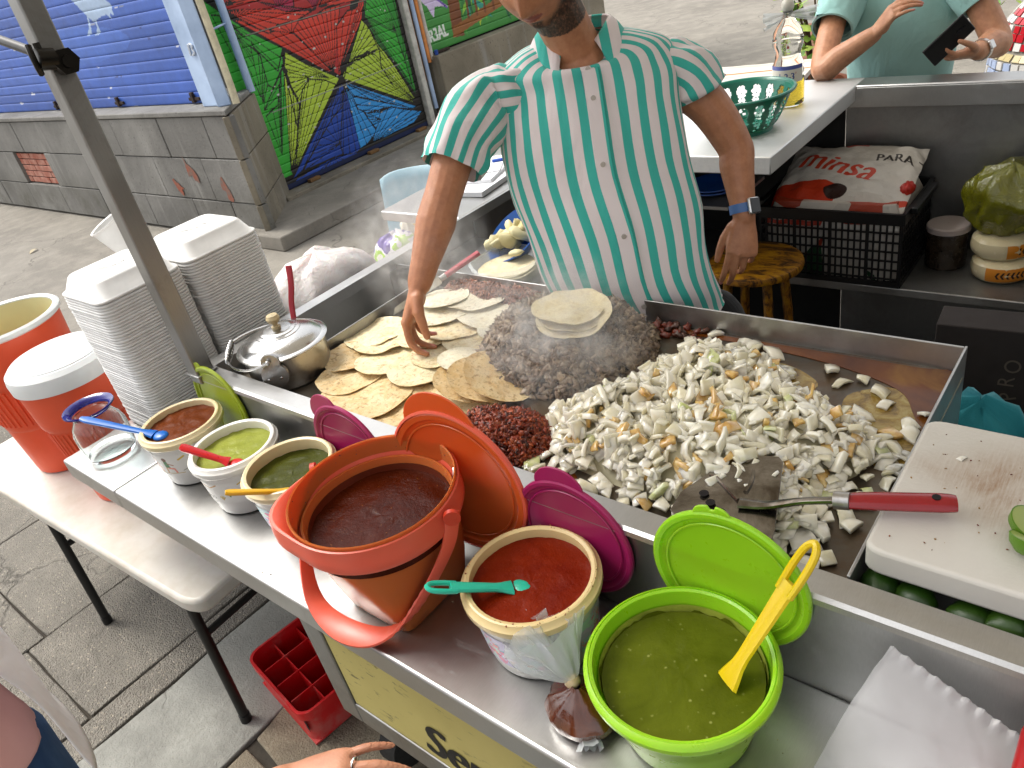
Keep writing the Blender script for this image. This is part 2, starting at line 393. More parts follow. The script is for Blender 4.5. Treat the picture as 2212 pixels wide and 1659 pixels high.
# brick showing through the opening, and through three spalled patches
BR = mat('old_brick', '#9c5a48', .9, col2='#b98d7d', scale=9, bump=.4, bscale=60)
mor = BP('brick_backing', MB().box(-10.1,-9.26,3.25,3.262,.32,.66), mat('pale_mortar', '#a99384', .95))
for r_ in range(5):
    z0 = .322+r_*.067; off = .0 if r_ % 2 else -.12
    for i in range(5):
        x0 = max(-10.1, -10.1+off+i*.235); x1 = min(-9.26, -10.1+off+(i+1)*.235-.012)
        if x1-x0 > .03: BP('brick', MB().box(x0, x1, 3.225+random.uniform(0,.008), 3.255, z0, z0+.058), BR, mor, bevel=.004)
for (x, z, w, h) in ((-6.32,.57,.16,.22), (-6.63,.40,.16,.14), (-5.87,.42,.13,.17)):
    rq = [random.uniform(.35,1.15) for _ in range(14)]; pts = [(x+w*.5*math.cos(t)*rq[i_]+.25*h*math.sin(t)*-.5, z+h*.6*math.sin(t)*rq[i_]) for i_, t in enumerate(2*math.pi*i/14 for i in range(14))]
    m = MB(); m.add([(px, 3.194, pz) for px, pz in pts]+[(x, 3.1935, z)], [(i, (i+1) % 14, 14) for i in range(14)])
    BP('spalled_patch', m, mat('spall_brick', '#95523d', .95, col2='#6d675f', scale=14, bump=.6, bscale=40), wall)
# pillar with moulded face
PB = mat('pale_blue_paint', '#b4c9e6', .55, var=.1, scale=3, bump=.15, bscale=30, col2='#93a9c8')
BP('pillar', MB().prism([(-5.92,3.30),(-5.72,3.30),(-5.66,3.27),(-5.56,3.33),(-6.1,3.62),(-6.3,3.62),(-6.3,3.46),(-5.92,3.44)], 1.045, 3.6), PB, bevel=.01)
cp = MB(); cp.tube(curve([(-5.545,3.36,1.046),(-5.55,3.37,1.3),(-5.545,3.365,2.4),(-5.55,3.37,3.5)], 6), .028, 12); BP('cream_edge_strip', cp, mat('cream_paint', '#d9cfb0', .6, var=.15, scale=20))
m = MB(); m.tube([(-6.03,3.83,1.02),(-6.03,3.83,3.6)], .032, 14)
pp = BP('conduit', m, PB)
for z in (1.55, 2.3): BP('pipe_clamp', MB().tube([(-6.03,3.80,z),(-5.70,3.46,z)], .02, 8, flat=.4), PB, pp)
# scribble on the pillar: two short white strokes
sk = MB(); sk.tube([(-5.80,3.293,1.42),(-5.785,3.293,1.5)], .008, 6); sk.tube(curve([(-5.765,3.293,1.50),(-5.735,3.293,1.49),(-5.75,3.293,1.465),(-5.735,3.293,1.44),(-5.765,3.293,1.42)], 4), .008, 6)
BP('chalk_mark', sk, mat('chalk_white', '#dfe4ea', .9))
# blue shutter: slats with paint chips and a pale bird
def shutter(parent, place, W_, z0, z1, pitch, pt, mt, xres, off, extra=None):
    n = int((z1-z0)/pitch)
    for i in range(n):
        a = z0+i*pitch; b = a+pitch*.985
        m = MB(); prof = [(0,.006),(.05,.002),(.1,.001),(.2,0),(.3,0),(.4,0),(.5,0),(.6,0),(.7,0),(.8,0),(.9,.001),(.95,.002),(1,.006)]
        def fn(u, v):
            j = v*(len(prof)-1); q = prof[int(round(j))]; return place(u*W_, a+(b-a)*q[0], q[1])
        m.grid(fn, xres, len(prof)); me = m.mesh('slat')
        uu, vv = np.meshgrid(np.linspace(0,1,xres), np.array([a+(b-a)*q[0] for q in prof])); set_col(me, pt.at(uu.ravel(), (vv.ravel()-z0)/(z1-z0)))
        o = obj('slat', me, mt, parent, loc=off)
pt = Paint(7.0, 2.2, 900, 300, '#3e62b6')
pt.a *= (1+.12*np.sin(pt.Y*9+pt.X)[..., None])
for _ in range(120):
    x, y = rng.uniform(0,7), rng.uniform(0,2.2); y = round(y/.088)*.088; pt.disc((x,y), rng.uniform(.004,.02), rng.choice(['#c9cbd2','#8c93a8','#243a80']), 2.5, .6)
pt.disc((3.0,.3), .9, '#456ac0', 3, .12); pt.disc((4.9,.55), .8, '#476ec4', 1.5, .2)
BX = lambda x: x+12.9                                       # shutter starts at world x = -12.9
bird = '#a9c0dd'
pt.poly([(BX(-7.56),2.0-1.04),(BX(-7.30),.72),(BX(-7.02),.76),(BX(-6.96),.71),(BX(-6.95),.77),(BX(-6.90),.74),(BX(-6.87),.82),(BX(-6.95),.88),(BX(-7.15),.93),(BX(-7.35),1.0)], bird)
pt.poly([(BX(-7.62),1.35),(BX(-7.5),1.4),(BX(-7.4),1.2),(BX(-7.2),.95),(BX(-7.5),.9)], bird); pt.disc((BX(-7.5),1.42), .06, bird); pt.poly([(BX(-7.44),1.45),(BX(-7.35),1.42),(BX(-7.44),1.4)], '#e0b83e')
pt.line([(BX(-7.36),.76),(BX(-7.41),.66),(BX(-7.47),.64)], .03, bird); pt.line([(BX(-7.25),.76),(BX(-7.25),.66),(BX(-7.31),.63)], .03, bird)
pt.poly([(BX(-7.41),.66),(BX(-7.54),.62),(BX(-7.4),.635)], bird); pt.poly([(BX(-7.25),.66),(BX(-7.38),.615),(BX(-7.24),.63)], bird)
SHUT = attr_mat('shutter_paint', rough=.5, noise_amt=.12, nscale=5, bump=.12, bscale=40)
sh = BP('roller_shutter', MB().box(-12.9,-5.93,3.44,3.46,1.05,3.4), mat('shutter_dark', '#1a2448', .7))
shutter(sh, lambda u, z, d: (-12.9+u, 3.405+d, z), 6.97, 1.05, 3.2, .088, pt, SHUT, 500, (0,0,0))
for x in (-8.9,-7.55,-6.25): BP('latch', MB().box(x,x+.16,3.385,3.403,1.075,1.10).box(x+.05,x+.09,3.375,3.40,1.06,1.14), mat('rusty_iron', '#3b2a20', .8, col2='#1d1714', scale=30), sh, bevel=.004)

# ================================================================== triangle mural shutter on the long wall
WX = -6.1
lw = empty('painted_building', (WX,5,0), label='building front with two painted roller shutters above a grey sill', cat='building')
def LP(name, m, mt, parent=None, **kw):
    o = obj(name, m, mt, parent or lw, **kw)
    if not parent: o.location = (-WX,-5,0)
    return o
lwall = LP('wall', MB().box(-6.6,-6.16,3.9,9.1,-.05,3.6), PLST)
LP('sill', MB().box(-6.15,-5.93,3.75,5.86,.0,.135), PLST2, bevel=.012)
LP('sill', MB().box(-6.15,-5.95,5.99,9.1,.0,.77), PLST2, bevel=.012)
BK = '#171310'; RD = '#d8402f'; RD2 = '#b02a2a'; RS = '#a8284a'; GN = '#36ad34'; GN2 = '#278a2c'; YG = '#b3cf3e'; DB = '#1b46a6'; LB = '#359ae4'; YE = '#e6b81f'
M0, M1, MZ = 3.7, 5.76, 2.6                                 # y range and top of the painted shutter
pt = Paint(M1-M0, MZ, 760, 960, BK)
FANS = [(RD,5,[(4.78,.76),(3.93,1.42),(4.09,1.37),(4.47,1.19),(4.64,.98),(4.73,.86)]),(RD,11,[(4.77,.79),(4.42,1.28),(4.57,1.28),(4.76,1.28),(4.89,1.31),(5.06,1.31)]),(RD,7,[(4.82,.77),(4.95,1.15),(5.12,1.24),(5.22,1.24),(5.44,1.41),(5.26,1.14)]),(RD,6,[(3.89,1.5),(4.78,1.33),(4.54,1.28),(4.22,1.25),(4.05,1.36)]),(RD,5,[(3.88,1.53),(4.21,1.65),(4.42,1.61),(4.38,1.56),(4.22,1.5)]),(RS,6,[(4.4,1.41),(4.31,1.63),(4.43,1.61),(4.61,1.57),(4.56,1.39)]),(RS,5,[(4.77,1.32),(4.65,1.54),(4.82,1.53),(4.91,1.51),(4.9,1.45)]),(RD,7,[(4.81,1.33),(4.9,1.41),(5.04,1.49),(5.41,1.41),(5.24,1.3)]),(RS,4,[(4.21,1.5),(4.53,1.39),(4.76,1.32),(4.46,1.37)]),(RD,4,[(4.45,1.2),(4.24,1.27),(4.35,1.29),(4.57,1.28)]),(GN,7,[(3.9,1.4),(4.31,1.11),(4.19,.95),(4.08,1.12),(3.97,1.24)]),(GN,5,[(3.91,1.33),(3.94,.81),(4.04,.86),(4.05,1.11),(4.03,1.23)]),(GN,6,[(3.93,.7),(4.03,.89),(4.09,.84),(4.27,.99),(4.07,.68)]),(GN,6,[(3.95,.3),(3.93,.65),(4.08,.7),(4.22,.94),(4.28,.99)]),(GN,3,[(3.85,1.04),(3.76,1.49),(3.83,1.47),(3.85,1.18)]),(GN,4,[(3.94,.75),(4.01,1.2),(4.07,1.11),(4.05,.88)]),(YG,4,[(4.7,.76),(4.32,1.08),(4.27,.97),(4.29,.9)]),(YG,5,[(4.49,.82),(4.27,.93),(4.27,.8),(4.3,.69)]),(YG,5,[(4.17,.4),(4.25,.99),(4.24,.87),(4.29,.68),(4.29,.61)]),(YG,4,[(3.98,.14),(4.26,.97),(4.2,.48),(4.18,.4)]),(YG,8,[(4.01,.12),(4.75,.69),(4.64,.76),(4.48,.81),(4.38,.75),(4.27,.6)]),(YG,6,[(4.94,.8),(5.26,1.14),(5.32,1.05),(5.36,.89),(5.37,.85)]),(YG,8,[(5.7,.24),(4.86,.71),(4.93,.8),(5.06,.85),(5.23,.86),(5.31,.81)]),(YG,6,[(5.71,.23),(5.38,.85),(5.34,.7),(5.43,.49)]),(YG,4,[(5.37,.85),(4.94,.8),(5.09,.84),(5.25,.86)]),(GN2,6,[(5.73,.27),(5.3,1.14),(5.38,.88),(5.64,.55)]),(GN,7,[(5.65,.94),(5.31,1.17),(5.41,1.35),(5.48,1.4),(5.58,1.38)]),(GN2,6,[(5.71,.87),(5.56,1.38),(5.74,1.35),(5.72,.75),(5.65,.67)]),(GN,5,[(5.3,1.15),(5.64,.93),(5.67,.62),(5.68,.44)]),(DB,6,[(4.79,.68),(3.95,.06),(4.1,.11),(4.38,.29),(4.59,.41),(4.79,.61)]),(DB,8,[(4.82,.63),(4.62,.49),(4.59,.09),(4.72,.05),(4.83,.07)]),(DB,8,[(4.59,.19),(4.1,.1),(4.39,.3),(4.6,.43),(4.75,.49)]),(DB,7,[(4.46,.1),(3.99,.06),(4.06,-.02),(4.65,-.01),(4.8,.05)]),(LB,4,[(4.85,.68),(5.61,.21),(5.31,.36),(4.92,.54)]),(LB,7,[(4.85,.65),(4.81,.07),(4.92,.09),(5.07,.16),(4.92,.51)]),(LB,6,[(5.66,.2),(4.9,.54),(4.92,.42),(5.01,.35),(5.26,.33)]),(LB,7,[(4.97,.07),(5.19,.32),(5.33,.32),(5.49,.25),(5.73,.16),(5.58,.09)]),(LB,5,[(5.16,.25),(4.99,.37),(5.01,.29),(5.07,.19)])]
def tri_fan(col, n, pts):
    """a painted region split by black rays that run from its apex to the far side"""
    P = [np.array(p) for p in pts]; ap, path = P[0], P[1:]
    pt.poly([(p[0]-M0, p[1]) for p in P], col)
    L = [0]
    for a, b in zip(path, path[1:]): L.append(L[-1]+np.linalg.norm(b-a))
    for i in range(n+1):
        s_ = L[-1]*i/n; k_ = min(max(np.searchsorted(L, s_)-1, 0), len(path)-2); q = path[k_]+(path[k_+1]-path[k_])*((s_-L[k_])/max(1e-6, L[k_+1]-L[k_]))
        d = q-ap; nn = np.array((-d[1], d[0]))/max(1e-6, np.linalg.norm(d)); w0, w1 = .0025, .0042
        pt.poly([(p[0]-M0, p[1]) for p in (ap-nn*w0, q-nn*w1, q+nn*w1, ap+nn*w0)], BK)
    for a, b in zip(path, path[1:]): pt.line([(a[0]-M0, a[1]), (b[0]-M0, b[1])], .012, BK)
for cc, q in ((RD2,[(3.9,1.5),(4.83,.73),(5.4,1.6),(5.4,2.6),(3.7,2.6)]),(GN,[(3.7,1.65),(4.3,1.07),(4.0,.1),(3.7,.1)]),(GN2,[(5.4,1.6),(5.29,1.13),(5.72,.25),(5.76,2.6),(5.4,2.6)]),(YG,[(4.3,1.08),(4.83,.73),(4.0,.13),(4.25,.7)]),(YG,[(5.28,1.13),(4.83,.73),(5.72,.23),(5.43,.86)]),(DB,[(4.83,.7),(4.0,.1),(4.93,.08)]),(LB,[(4.85,.7),(4.95,.1),(5.7,.22)])):
    pt.poly([(p[0]-M0, p[1]) for p in q], cc); pt.line([(p[0]-M0, p[1]) for p in q+q[:1]], .03, BK)
for _c in FANS: tri_fan(*_c)
for k_, (z0, cc) in enumerate(((1.72,RS),(1.95,RD),(2.2,RS))):       # the painting goes on above the picture
    for y in (3.9,4.4,4.9): tri_fan(cc, 7, [(y+.25,z0-.1),(y,z0+.2),(y+.3,z0+.25),(y+.5,z0+.1)])
pt.poly([(.04,1.62),(.12,1.60),(.12,2.2),(.02,2.2)], YE)
pt.poly([(.0,.0),(2.06,0),(2.06,.05),(.2,.05)], '#10204a')
for _ in range(90):
    x, y = rng.uniform(.3,2.0), rng.uniform(.1,1.7); pt.disc((x, y), rng.uniform(.003,.009), '#c8c8c0', 1.8, .8)
for (y0, y1) in ((1.28,1.36),(.66,.74)): pt.line([(.3,y0),(1.9,y0)], .006, '#8f8f86')
ms = LP('roller_shutter', MB().box(-6.15,-6.14,3.7,5.79,.10,3.2), mat('shutter_back', '#15120f', .8), label='roller shutter painted with fans of red, green, lime and blue triangles')
shutter(ms, lambda u, z, d: (-6.10-d, M0+u, z), M1-M0, .14, MZ+.14, .075, pt, SHUT, 420, (0,0,0))
LP('shutter_rail', MB().box(-6.13,-6.05,5.775,5.845,.10,3.4), mat('white_rail', '#cfcdc4', .6, var=.2, scale=15, bump=.3, bscale=40), bevel=.01)
LP('rail_foot', MB().box(-6.08,-6.01,5.80,5.86,.09,.155), mat('white_rail', '#d8d6cf'), bevel=.01)
for i, (y, z0, mt) in enumerate(((5.90,.28,PB),(5.955,.72,mat('orange_strip', '#d98a4a', .6, var=.15)),(6.005,.74,mat('white_rail', '#cfcdc4')),)):
    LP('conduit', MB().tube([(-6.06,y,z0),(-6.06,y,3.5)], .022, 12), mt)
LP('orange_strip', MB().box(-6.12,-6.085,5.862,5.878,.55,3.5), _MC['orange_strip'])
for y in (4.1,4.86,5.55): LP('latch', MB().box(-6.08,-6.03,y,y+.12,.137,.165), mat('rusty_latch', '#7a5a34', .7), bevel=.004)
# second mural: chairs and leaves with white lettering
pt = Paint(3.0, 2.4, 700, 520, '#3f8f3c')
for _ in range(260):
    x, y = rng.uniform(0,3), rng.uniform(0,2.2); a = rng.uniform(.6,2.6); l = rng.uniform(.1,.4); w = l*.13
    dx, dy = math.cos(a)*l, math.sin(a)*l; pt.poly([(x,y),(x+dx*.5-dy*.12,y+dy*.5+dx*.12),(x+dx,y+dy),(x+dx*.5+dy*.12,y+dy*.5-dx*.12)], rng.choice(['#2b7a33','#57ad3f','#8cc63e','#1d5e3a','#b6cf3c','#2f9a86']))
U = lambda y: y-6.03
BRN, BR2 = '#7a431d', '#99602c'
pt.poly([(U(6.42),.06),(U(6.60),.05),(U(6.66),1.2),(U(6.52),1.2)], BRN); pt.poly([(U(6.42),.06),(U(7.3),.20),(U(7.3),.30),(U(6.45),.16)], BR2); pt.poly([(U(6.55),.42),(U(7.3),.52),(U(7.3),.6),(U(6.55),.5)], BRN)
for y in (6.72,6.86,7.0,7.15): pt.line([(U(y),.2),(U(y)+.03,.55)], .035, BRN)
for y in (6.75,6.9,7.05,7.2): pt.line([(U(y),.5),(U(y)+.05,1.2)], .04, BRN)
pt.poly([(U(6.05),.5),(U(6.2),.62),(U(6.25),.5),(U(6.38),.62),(U(6.32),.45),(U(6.45),.36),(U(6.25),.4),(U(6.2),.3),(U(6.14),.42)], '#d9c9ea'); pt.line([(U(6.06),.5),(U(6.2),.6),(U(6.3),.46),(U(6.42),.36)], .02, '#6f45b0')
pt.poly([(U(7.3),.3),(U(7.8),.4),(U(7.9),1.2),(U(7.4),1.2)], '#2f9fd0')
pt.text('R3AL', U(6.07), .09, .17, '#e7efe4', rot=.05, bold=.008, sx=.75)
m2 = LP('roller_shutter', MB().box(-6.15,-6.14,6.03,9.03,.77,3.2), mat('shutter_back', '#15120f'), label='roller shutter painted with brown chairs among green leaves')
shutter(m2, lambda u, z, d: (-6.10-d, 6.03+u, z), 3.0, .79, 3.19, .075, pt, SHUT, 420, (0,0,0))
LP('latch', MB().box(-6.07,-6.02,6.05,6.25,.775,.80), _MC['rusty_iron'], bevel=.004)
bc = LP('bottle_cap', MB().tube([(-6.0,6.02,.775),(-6.0,6.02,.82)], .02, 10), mat('blue_cap', '#23489a', .4))
# ================================================================== the food cart
CT = .88                                                    # counter top height
BT = 1.065                                                  # top of the raised well
cart = empty('food_cart', (0,0,0), label='stainless steel street food cart with raised well, front counter and yellow sign', cat='food cart')
def CP(name, m, mt, parent=None, **kw): return obj(name, m, mt, parent or cart, **kw)
CP('front_counter', MB().box(-1.838,1.3,.417,.699,CT-.06,CT), STEEL_Y, bevel=.006, seg=3)
CP('side_shelf', MB().box(-2.14,-1.842,.417,2.35,CT-.06,CT-.001), STEEL, bevel=.006, seg=3)
# small dent on the counter edge
CP('front_wall', MB().box(-1.80,1.3,.699,.702,CT-.02,BT-.003), STEEL_Y)
fl = MB(); fl.loft([[(x, y, z) for y, z in ((.694,BT-.012),(.696,BT-.004),(.702,BT),(.745,BT-.001),(.7465,BT-.03),(.744,BT-.03),(.743,BT-.004),(.70,BT-.005))] for x in np.linspace(-1.80,1.3,40)])
CP('front_rim', fl, STEEL_Y)
CP('left_wall', MB().box(-1.802,-1.799,.702,2.3,CT-.02,BT-.003), STEEL)
fl = MB(); fl.loft([[(x, y, z) for x, z in ((-1.806,BT-.014),(-1.804,BT-.003),(-1.798,BT+.001),(-1.757,BT),(-1.755,BT-.03),(-1.757,BT-.03),(-1.76,BT-.005),(-1.797,BT-.005))] for y in np.linspace(.736,2.3,30)])
CP('left_rim', fl, STEEL)
CP('well_floor', MB().box(-1.797,-.23,.704,1.385,.915,.92), STEEL_DARK)
CP('well_inner_wall', MB().box(-1.797,-1.55,1.385,1.388,.92,1.05), STEEL_DARK)
CP('inner_shelf', MB().box(-1.795,-1.22,1.392,1.78,.955,.965), STEEL_DARK, bevel=.003)
CP('inner_side_panel', MB().box(-1.797,-1.79,1.79,2.3,.3,BT-.03), STEEL_DARK)
# body under the counter, front sheet with yellow sign
CP('front_panel', MB().box(-1.215,1.3,.468,.474,.42,CT-.06), STEEL_DARK, bevel=.002)
CP('frame_post', MB().box(-1.225,-1.158,.455,.467,.42,CT-.061), STEEL_DARK, bevel=.003)
CP('frame_rail', MB().box(-1.157,1.3,.456,.467,.42,.487), STEEL_DARK, bevel=.003)
CP('side_panel', MB().box(-1.222,-1.216,.475,1.38,.42,CT-.06), STEEL_DARK)
k = NT('sign_paint')
sp = k.n('Mapping'); sp.inputs['Rotation'].default_value = (0, R(-35), 0); sp.inputs['Scale'].default_value = (22, 1, 75); k.lk(k.coord(), sp.inputs[0])
chip = k.ramp(k.noise(1.0, 4, .65, sp.outputs[0]), [(.60, 0.), (.63, 1.)]); chip2 = k.ramp(k.noise(7, 4, .6), [(.36, .0), (.62, 1.)])
k.set(col=k.mix(k.math('MULTIPLY', chip, chip2), k.ramp(k.noise(3, 4, .6), [(.3, '#b3a45e'), (.7, '#c2b46c')]), '#6b6440'), rough=.55, nrm=k.bump(k.math('MULTIPLY', chip, -1), .2, .002))
sg = CP('sign_panel', MB().box(-1.154,1.3,.459,.4665,.489,CT-.061), k.m, bevel=.002, label='pale yellow painted sign panel with worn speckles and black lettering')
tm = text_mesh('Serv'); tv = np.array([v.co[:] for v in tm.vertices]); x_, y_ = tv[:,0].copy(), tv[:,1].copy()
mb = MB()
for dx in (0,.035,.07):
    for poly in tm.polygons: mb.add([(-.928+(x_[i]*.82+y_[i]*.28+dx)*.15, .4575-dx*.002, .512+y_[i]*.15) for i in poly.vertices], [tuple(range(len(poly.vertices)))])
tm2 = text_mesh('icio'); CP('lettering', mb.mesh('lettering', False), mat('sign_black', '#120f0d', .6), sg)
for x in (-1.29, .6):
    for y in (.60, 1.25):
        w = CP('caster_wheel', MB().tube([(x-.03,y,.075),(x+.03,y,.075)], .075, 24), mat('tyre_rubber', '#1b1a19', .85, bump=.4, bscale=60))
        CP('caster_fork', MB().box(x-.038,x-.032,y-.02,y+.02,.07,.2).box(x+.032,x+.038,y-.02,y+.02,.07,.2).box(x-.038,x+.038,y-.02,y+.03,.18,.2), BLACK, w)
        CP('leg', MB().box(x-.02,x+.02,y-.02,y+.02,.2,.45), STEEL_DARK)
CP('chassis', MB().box(-1.31,.9,.56,.60,.40,.44).box(-1.31,.9,1.23,1.27,.40,.44).box(-1.31,-1.27,.5,1.35,.40,.44), STEEL_DARK)
# corner pole with clamp and strut
pole = CP('pole', MB().box(-1.786,-1.740,.688,.735,BT-.02,2.62), STEEL_POLE, bevel=.004)
CP('pole_foot', MB().box(-1.795,-1.733,.684,.742,BT+.001,BT+.006), STEEL_DARK, pole, bevel=.002)
cl = MB(); cl.tube([(-1.728,.668,1.812),(-1.728,.700,1.806)], .020, 16); cl.tube([(-1.735,.683,1.79),(-1.735,.683,1.84)], .007, 8)
CP('strut_socket', cl, mat('dark_zinc', '#26231f', .35, metal=.7, rvar=.15), pole)
CP('clamp_nut', MB().tube([(-1.735,.715,1.797),(-1.712,.715,1.797)], .026, 6).tube([(-1.712,.715,1.797),(-1.705,.715,1.797)], .012, 10), _MC['dark_zinc'], pole)
CP('wing_bolt', MB().tube(curve([(-1.73,.665,1.838),(-1.722,.661,1.822),(-1.722,.661,1.80),(-1.73,.665,1.786)], 4), .006, 8), _MC['dark_zinc'], pole)
CP('strut', MB().tube([(-1.726,.690,1.811),(-2.6,.690,2.02)], .0095, 12), mat('dark_zinc'), pole)

# ---------------------------------------------------------------- canopy over the cart (shade)
k = NT('canopy_cloth')
df = k.n('BsdfDiffuse'); tr = k.n('BsdfTranslucent'); mx = k.n('MixShader'); mx.inputs[0].default_value = .30
df.inputs['Color'].default_value = (.42,.39,.34,1); tr.inputs['Color'].default_value = (.62,.56,.46,1)
k.lk(df.outputs[0], mx.inputs[1]); k.lk(tr.outputs[0], mx.inputs[2]); k.lk(mx.outputs[0], k.out.inputs[0]); CANOPY = k.m
canopy = empty('canopy', (0,0,0), label='off white tarpaulin canopy stretched over the food cart', cat='canopy')
def cz(x, y): return 2.62+.12*math.sin((x+1.9)*1.1)*math.sin((y-.2)*.9)
m = MB(); m.grid(lambda u, v: (-1.95+4.2*u, .28+2.97*v, cz(-1.95+4.2*u, .28+2.97*v)), 24, 24); obj('tarp', m, CANOPY, canopy)
for p in ((2.15,.35),(2.15,3.1)): obj('post', MB().box(p[0]-.022,p[0]+.022,p[1]-.022,p[1]+.022,0,2.62), STEEL_POLE, canopy)
m = MB(); m.grid(lambda u, v: (2.2+.03*math.sin(v*14), .28+2.95*v, .1+2.5*u), 10, 20); obj('shade_sheet', m, mat('shade_tarp', '#2f3436', .7), canopy)  # unseen dark sheet, added to keep light off the right side

# ================================================================== griddle tray
GZ = 1.012
gr = empty('griddle', (-.9,1.05,.9), label='large oily steel griddle tray set in the cart well', cat='griddle')
k = NT('griddle_steel')
n1 = k.noise(3.2, 6, .65, dist=.5); n2 = k.noise(18, 5, .7); sx = k.n('SeparateXYZ'); g_ = k.n('NewGeometry'); k.lk(g_.outputs['Position'], sx.inputs[0])
c = k.mix(k.ramp(n1, [(.35, 0.), (.68, 1.)]), '#4a433a', '#82796a'); c = k.mix(k.ramp(n2, [(.42, 0.), (.7, .65)]), c, '#5c4022')
k.set(col=c, metal=.55, rough=k.math('ADD', .2, k.math('MULTIPLY', n2, .3)), nrm=k.bump(k.noise(9, 4, .6), .12, .004)); GRID = k.m
RIM = steel_mat('rim_steel', .55, .3, .45, 5, '#6b5233')
def GP(name, m, mt, **kw): return obj(name, m, mt, gr, loc=(.9,-1.05,-.9), **kw)
GP('plate', MB().box(-1.56,-.225,.75,1.362,GZ-.012,GZ), GRID)
GP('back_rim', MB().box(-1.56,-.226,1.362,1.3665,.86,BT), RIM, bevel=.0012)
GP('right_rim', MB().box(-.2255,-.221,.748,1.367,.88,BT+.001), RIM, bevel=.0012)
GP('left_rim', MB().box(-1.5645,-1.56,.75,1.366,.93,BT-.008), STEEL_DARK, bevel=.001)
# amber oil lying along the back and right of the plate
k = NT('amber_oil'); n1 = k.noise(7, 5, .6, dist=.6)
k.set(col=k.ramp(n1, [(.3, '#4a220a'), (.55, '#6e3c12'), (.75, '#94692a')]), rough=.2, spec=.35, nrm=k.bump(k.noise(30, 3, .5), .06, .003)); OIL = k.m
k = NT('pale_grease'); n1 = k.noise(26, 5, .65, dist=.7)
k.set(col=k.ramp(n1, [(.35, '#5b4420'), (.5, '#937838'), (.7, '#b3a468')]), rough=.22, spec=.4, nrm=k.bump(n1, .5, .004)); GREASE = k.m
def blob(name, pts, z, mt, th=.0012):
    P = [tuple(p)[:2] for p in curve([(x,y,0) for x,y in pts]+[(*pts[0],0)], 5)][:-1]
    return GP(name, MB().prism(P, z-th, z), mt)
blob('oil_pool', [(-.92,1.352),(-.7,1.35),(-.5,1.352),(-.3,1.352),(-.232,1.345),(-.232,1.15),(-.262,1.2),(-.31,1.27),(-.45,1.315),(-.62,1.33),(-.8,1.335)], GZ+.0016, OIL)
blob('oil_pool', [(-.33,1.27),(-.24,1.25),(-.234,1.06),(-.29,1.05),(-.36,1.14),(-.38,1.22)], GZ+.001, GREASE)
blob('oil_pool', [(-.62,1.27),(-.52,1.285),(-.44,1.24),(-.47,1.20),(-.58,1.21),(-.64,1.235)], GZ+.001, GREASE)
blob('oil_pool', [(-1.5,1.35),(-1.25,1.352),(-1.0,1.345),(-1.1,1.28),(-1.25,1.27),(-1.5,1.28)], GZ+.001, OIL)
blob('oil_pool', [(-.80,.80),(-.74,.83),(-.70,.80),(-.74,.765),(-.82,.77)], GZ+.0012, OIL)
# bin for limes with the block that carries the cutting board
CP('lime_bin', MB().box(-.215,1.29,.752,1.085,.975,.98).box(-.20,1.2,.85,.87,.98,1.058).box(-.20,1.2,1.05,1.07,.92,1.058), STEEL_DARK)

obj('shade_floor', MB().box(-1.74,1.4,1.4,2.98,-.012,.006), mat('shade_floor_black', '#16161a', .8, bump=.4, bscale=50), kind='structure')  # added black sheet; its colour stands in for the shade behind the cook
# ================================================================== food on the griddle
def mesh_np(name, V, F, smooth=True, ang=None):
    me = bpy.data.meshes.new(name); V = np.asarray(V, np.float32); F = np.asarray(F, np.int32); k = F.shape[1]
    me.vertices.add(len(V)); me.vertices.foreach_set('co', V.ravel()); me.loops.add(F.size); me.loops.foreach_set('vertex_index', F.ravel())
    me.polygons.add(len(F)); me.polygons.foreach_set('loop_start', np.arange(0, F.size, k, dtype=np.int32)); me.polygons.foreach_set('use_smooth', np.full(len(F), smooth))
    me.update(calc_edges=True); me.validate()
    if ang: me.set_sharp_from_angle(angle=R(ang))
    return me
def ico(sub=1):
    b = bmesh.new(); bmesh.ops.create_icosphere(b, subdivisions=sub, radius=1); V = np.array([v.co[:] for v in b.verts]); F = np.array([[v.index for v in f.verts] for f in b.faces]); b.free(); return V, F
IV1, IF1 = ico(1); IV2, IF2 = ico(2)
def rotm(n):
    q = rng.normal(size=(n,4)); q /= np.linalg.norm(q, axis=1)[:,None]; w,x,y,z = q.T
    return np.stack([np.stack([1-2*(y*y+z*z),2*(x*y-z*w),2*(x*z+y*w)],-1), np.stack([2*(x*y+z*w),1-2*(x*x+z*z),2*(y*z-x*w)],-1), np.stack([2*(x*z-y*w),2*(y*z+x*w),1-2*(x*x+y*y)],-1)],1)
def lumps(name, pos, size, cols, mt, tv=IV2, tf=IF2, rough=.8, aspect=(1,.75,.5), nvar=8):
    """irregular morsels joined to one mesh: pos (n,3), size (n,)"""
    n = len(pos); nv = len(tv); Vs = np.zeros((n,nv,3)); Rm = rotm(n)
    vars_ = []
    for k in range(nvar):
        off = k*7.3; d = np.array([1+rough*(mnoise.noise(Vector((*(p*1.3+off),)))+.6*mnoise.noise(Vector((*(p*3.1+off),)))) for p in tv]); vars_.append(tv*d[:,None]*np.array(aspect))
    vi = rng.integers(0, nvar, n)
    for k in range(nvar):
        s = vi == k; Vs[s] = np.einsum('nij,vj->nvi', Rm[s], vars_[k])*size[s,None,None]+pos[s,None,:]
    F = (tf[None]+np.arange(n)[:,None,None]*nv).reshape(-1,3); me = mesh_np(name, Vs.reshape(-1,3), F)
    set_col(me, np.repeat(cols, nv, axis=0)); return me
def mixcol(n, stops, w=None):
    S = np.array([C3(c) for c in stops]); i = rng.choice(len(S), n, p=w); return S[i]*rng.uniform(.75,1.2,(n,1))
MEAT = attr_mat('cooked_meat', rough=.38, bump=.5, bscale=220, noise_amt=.25, nscale=90, spec=.5, bdist=.003)
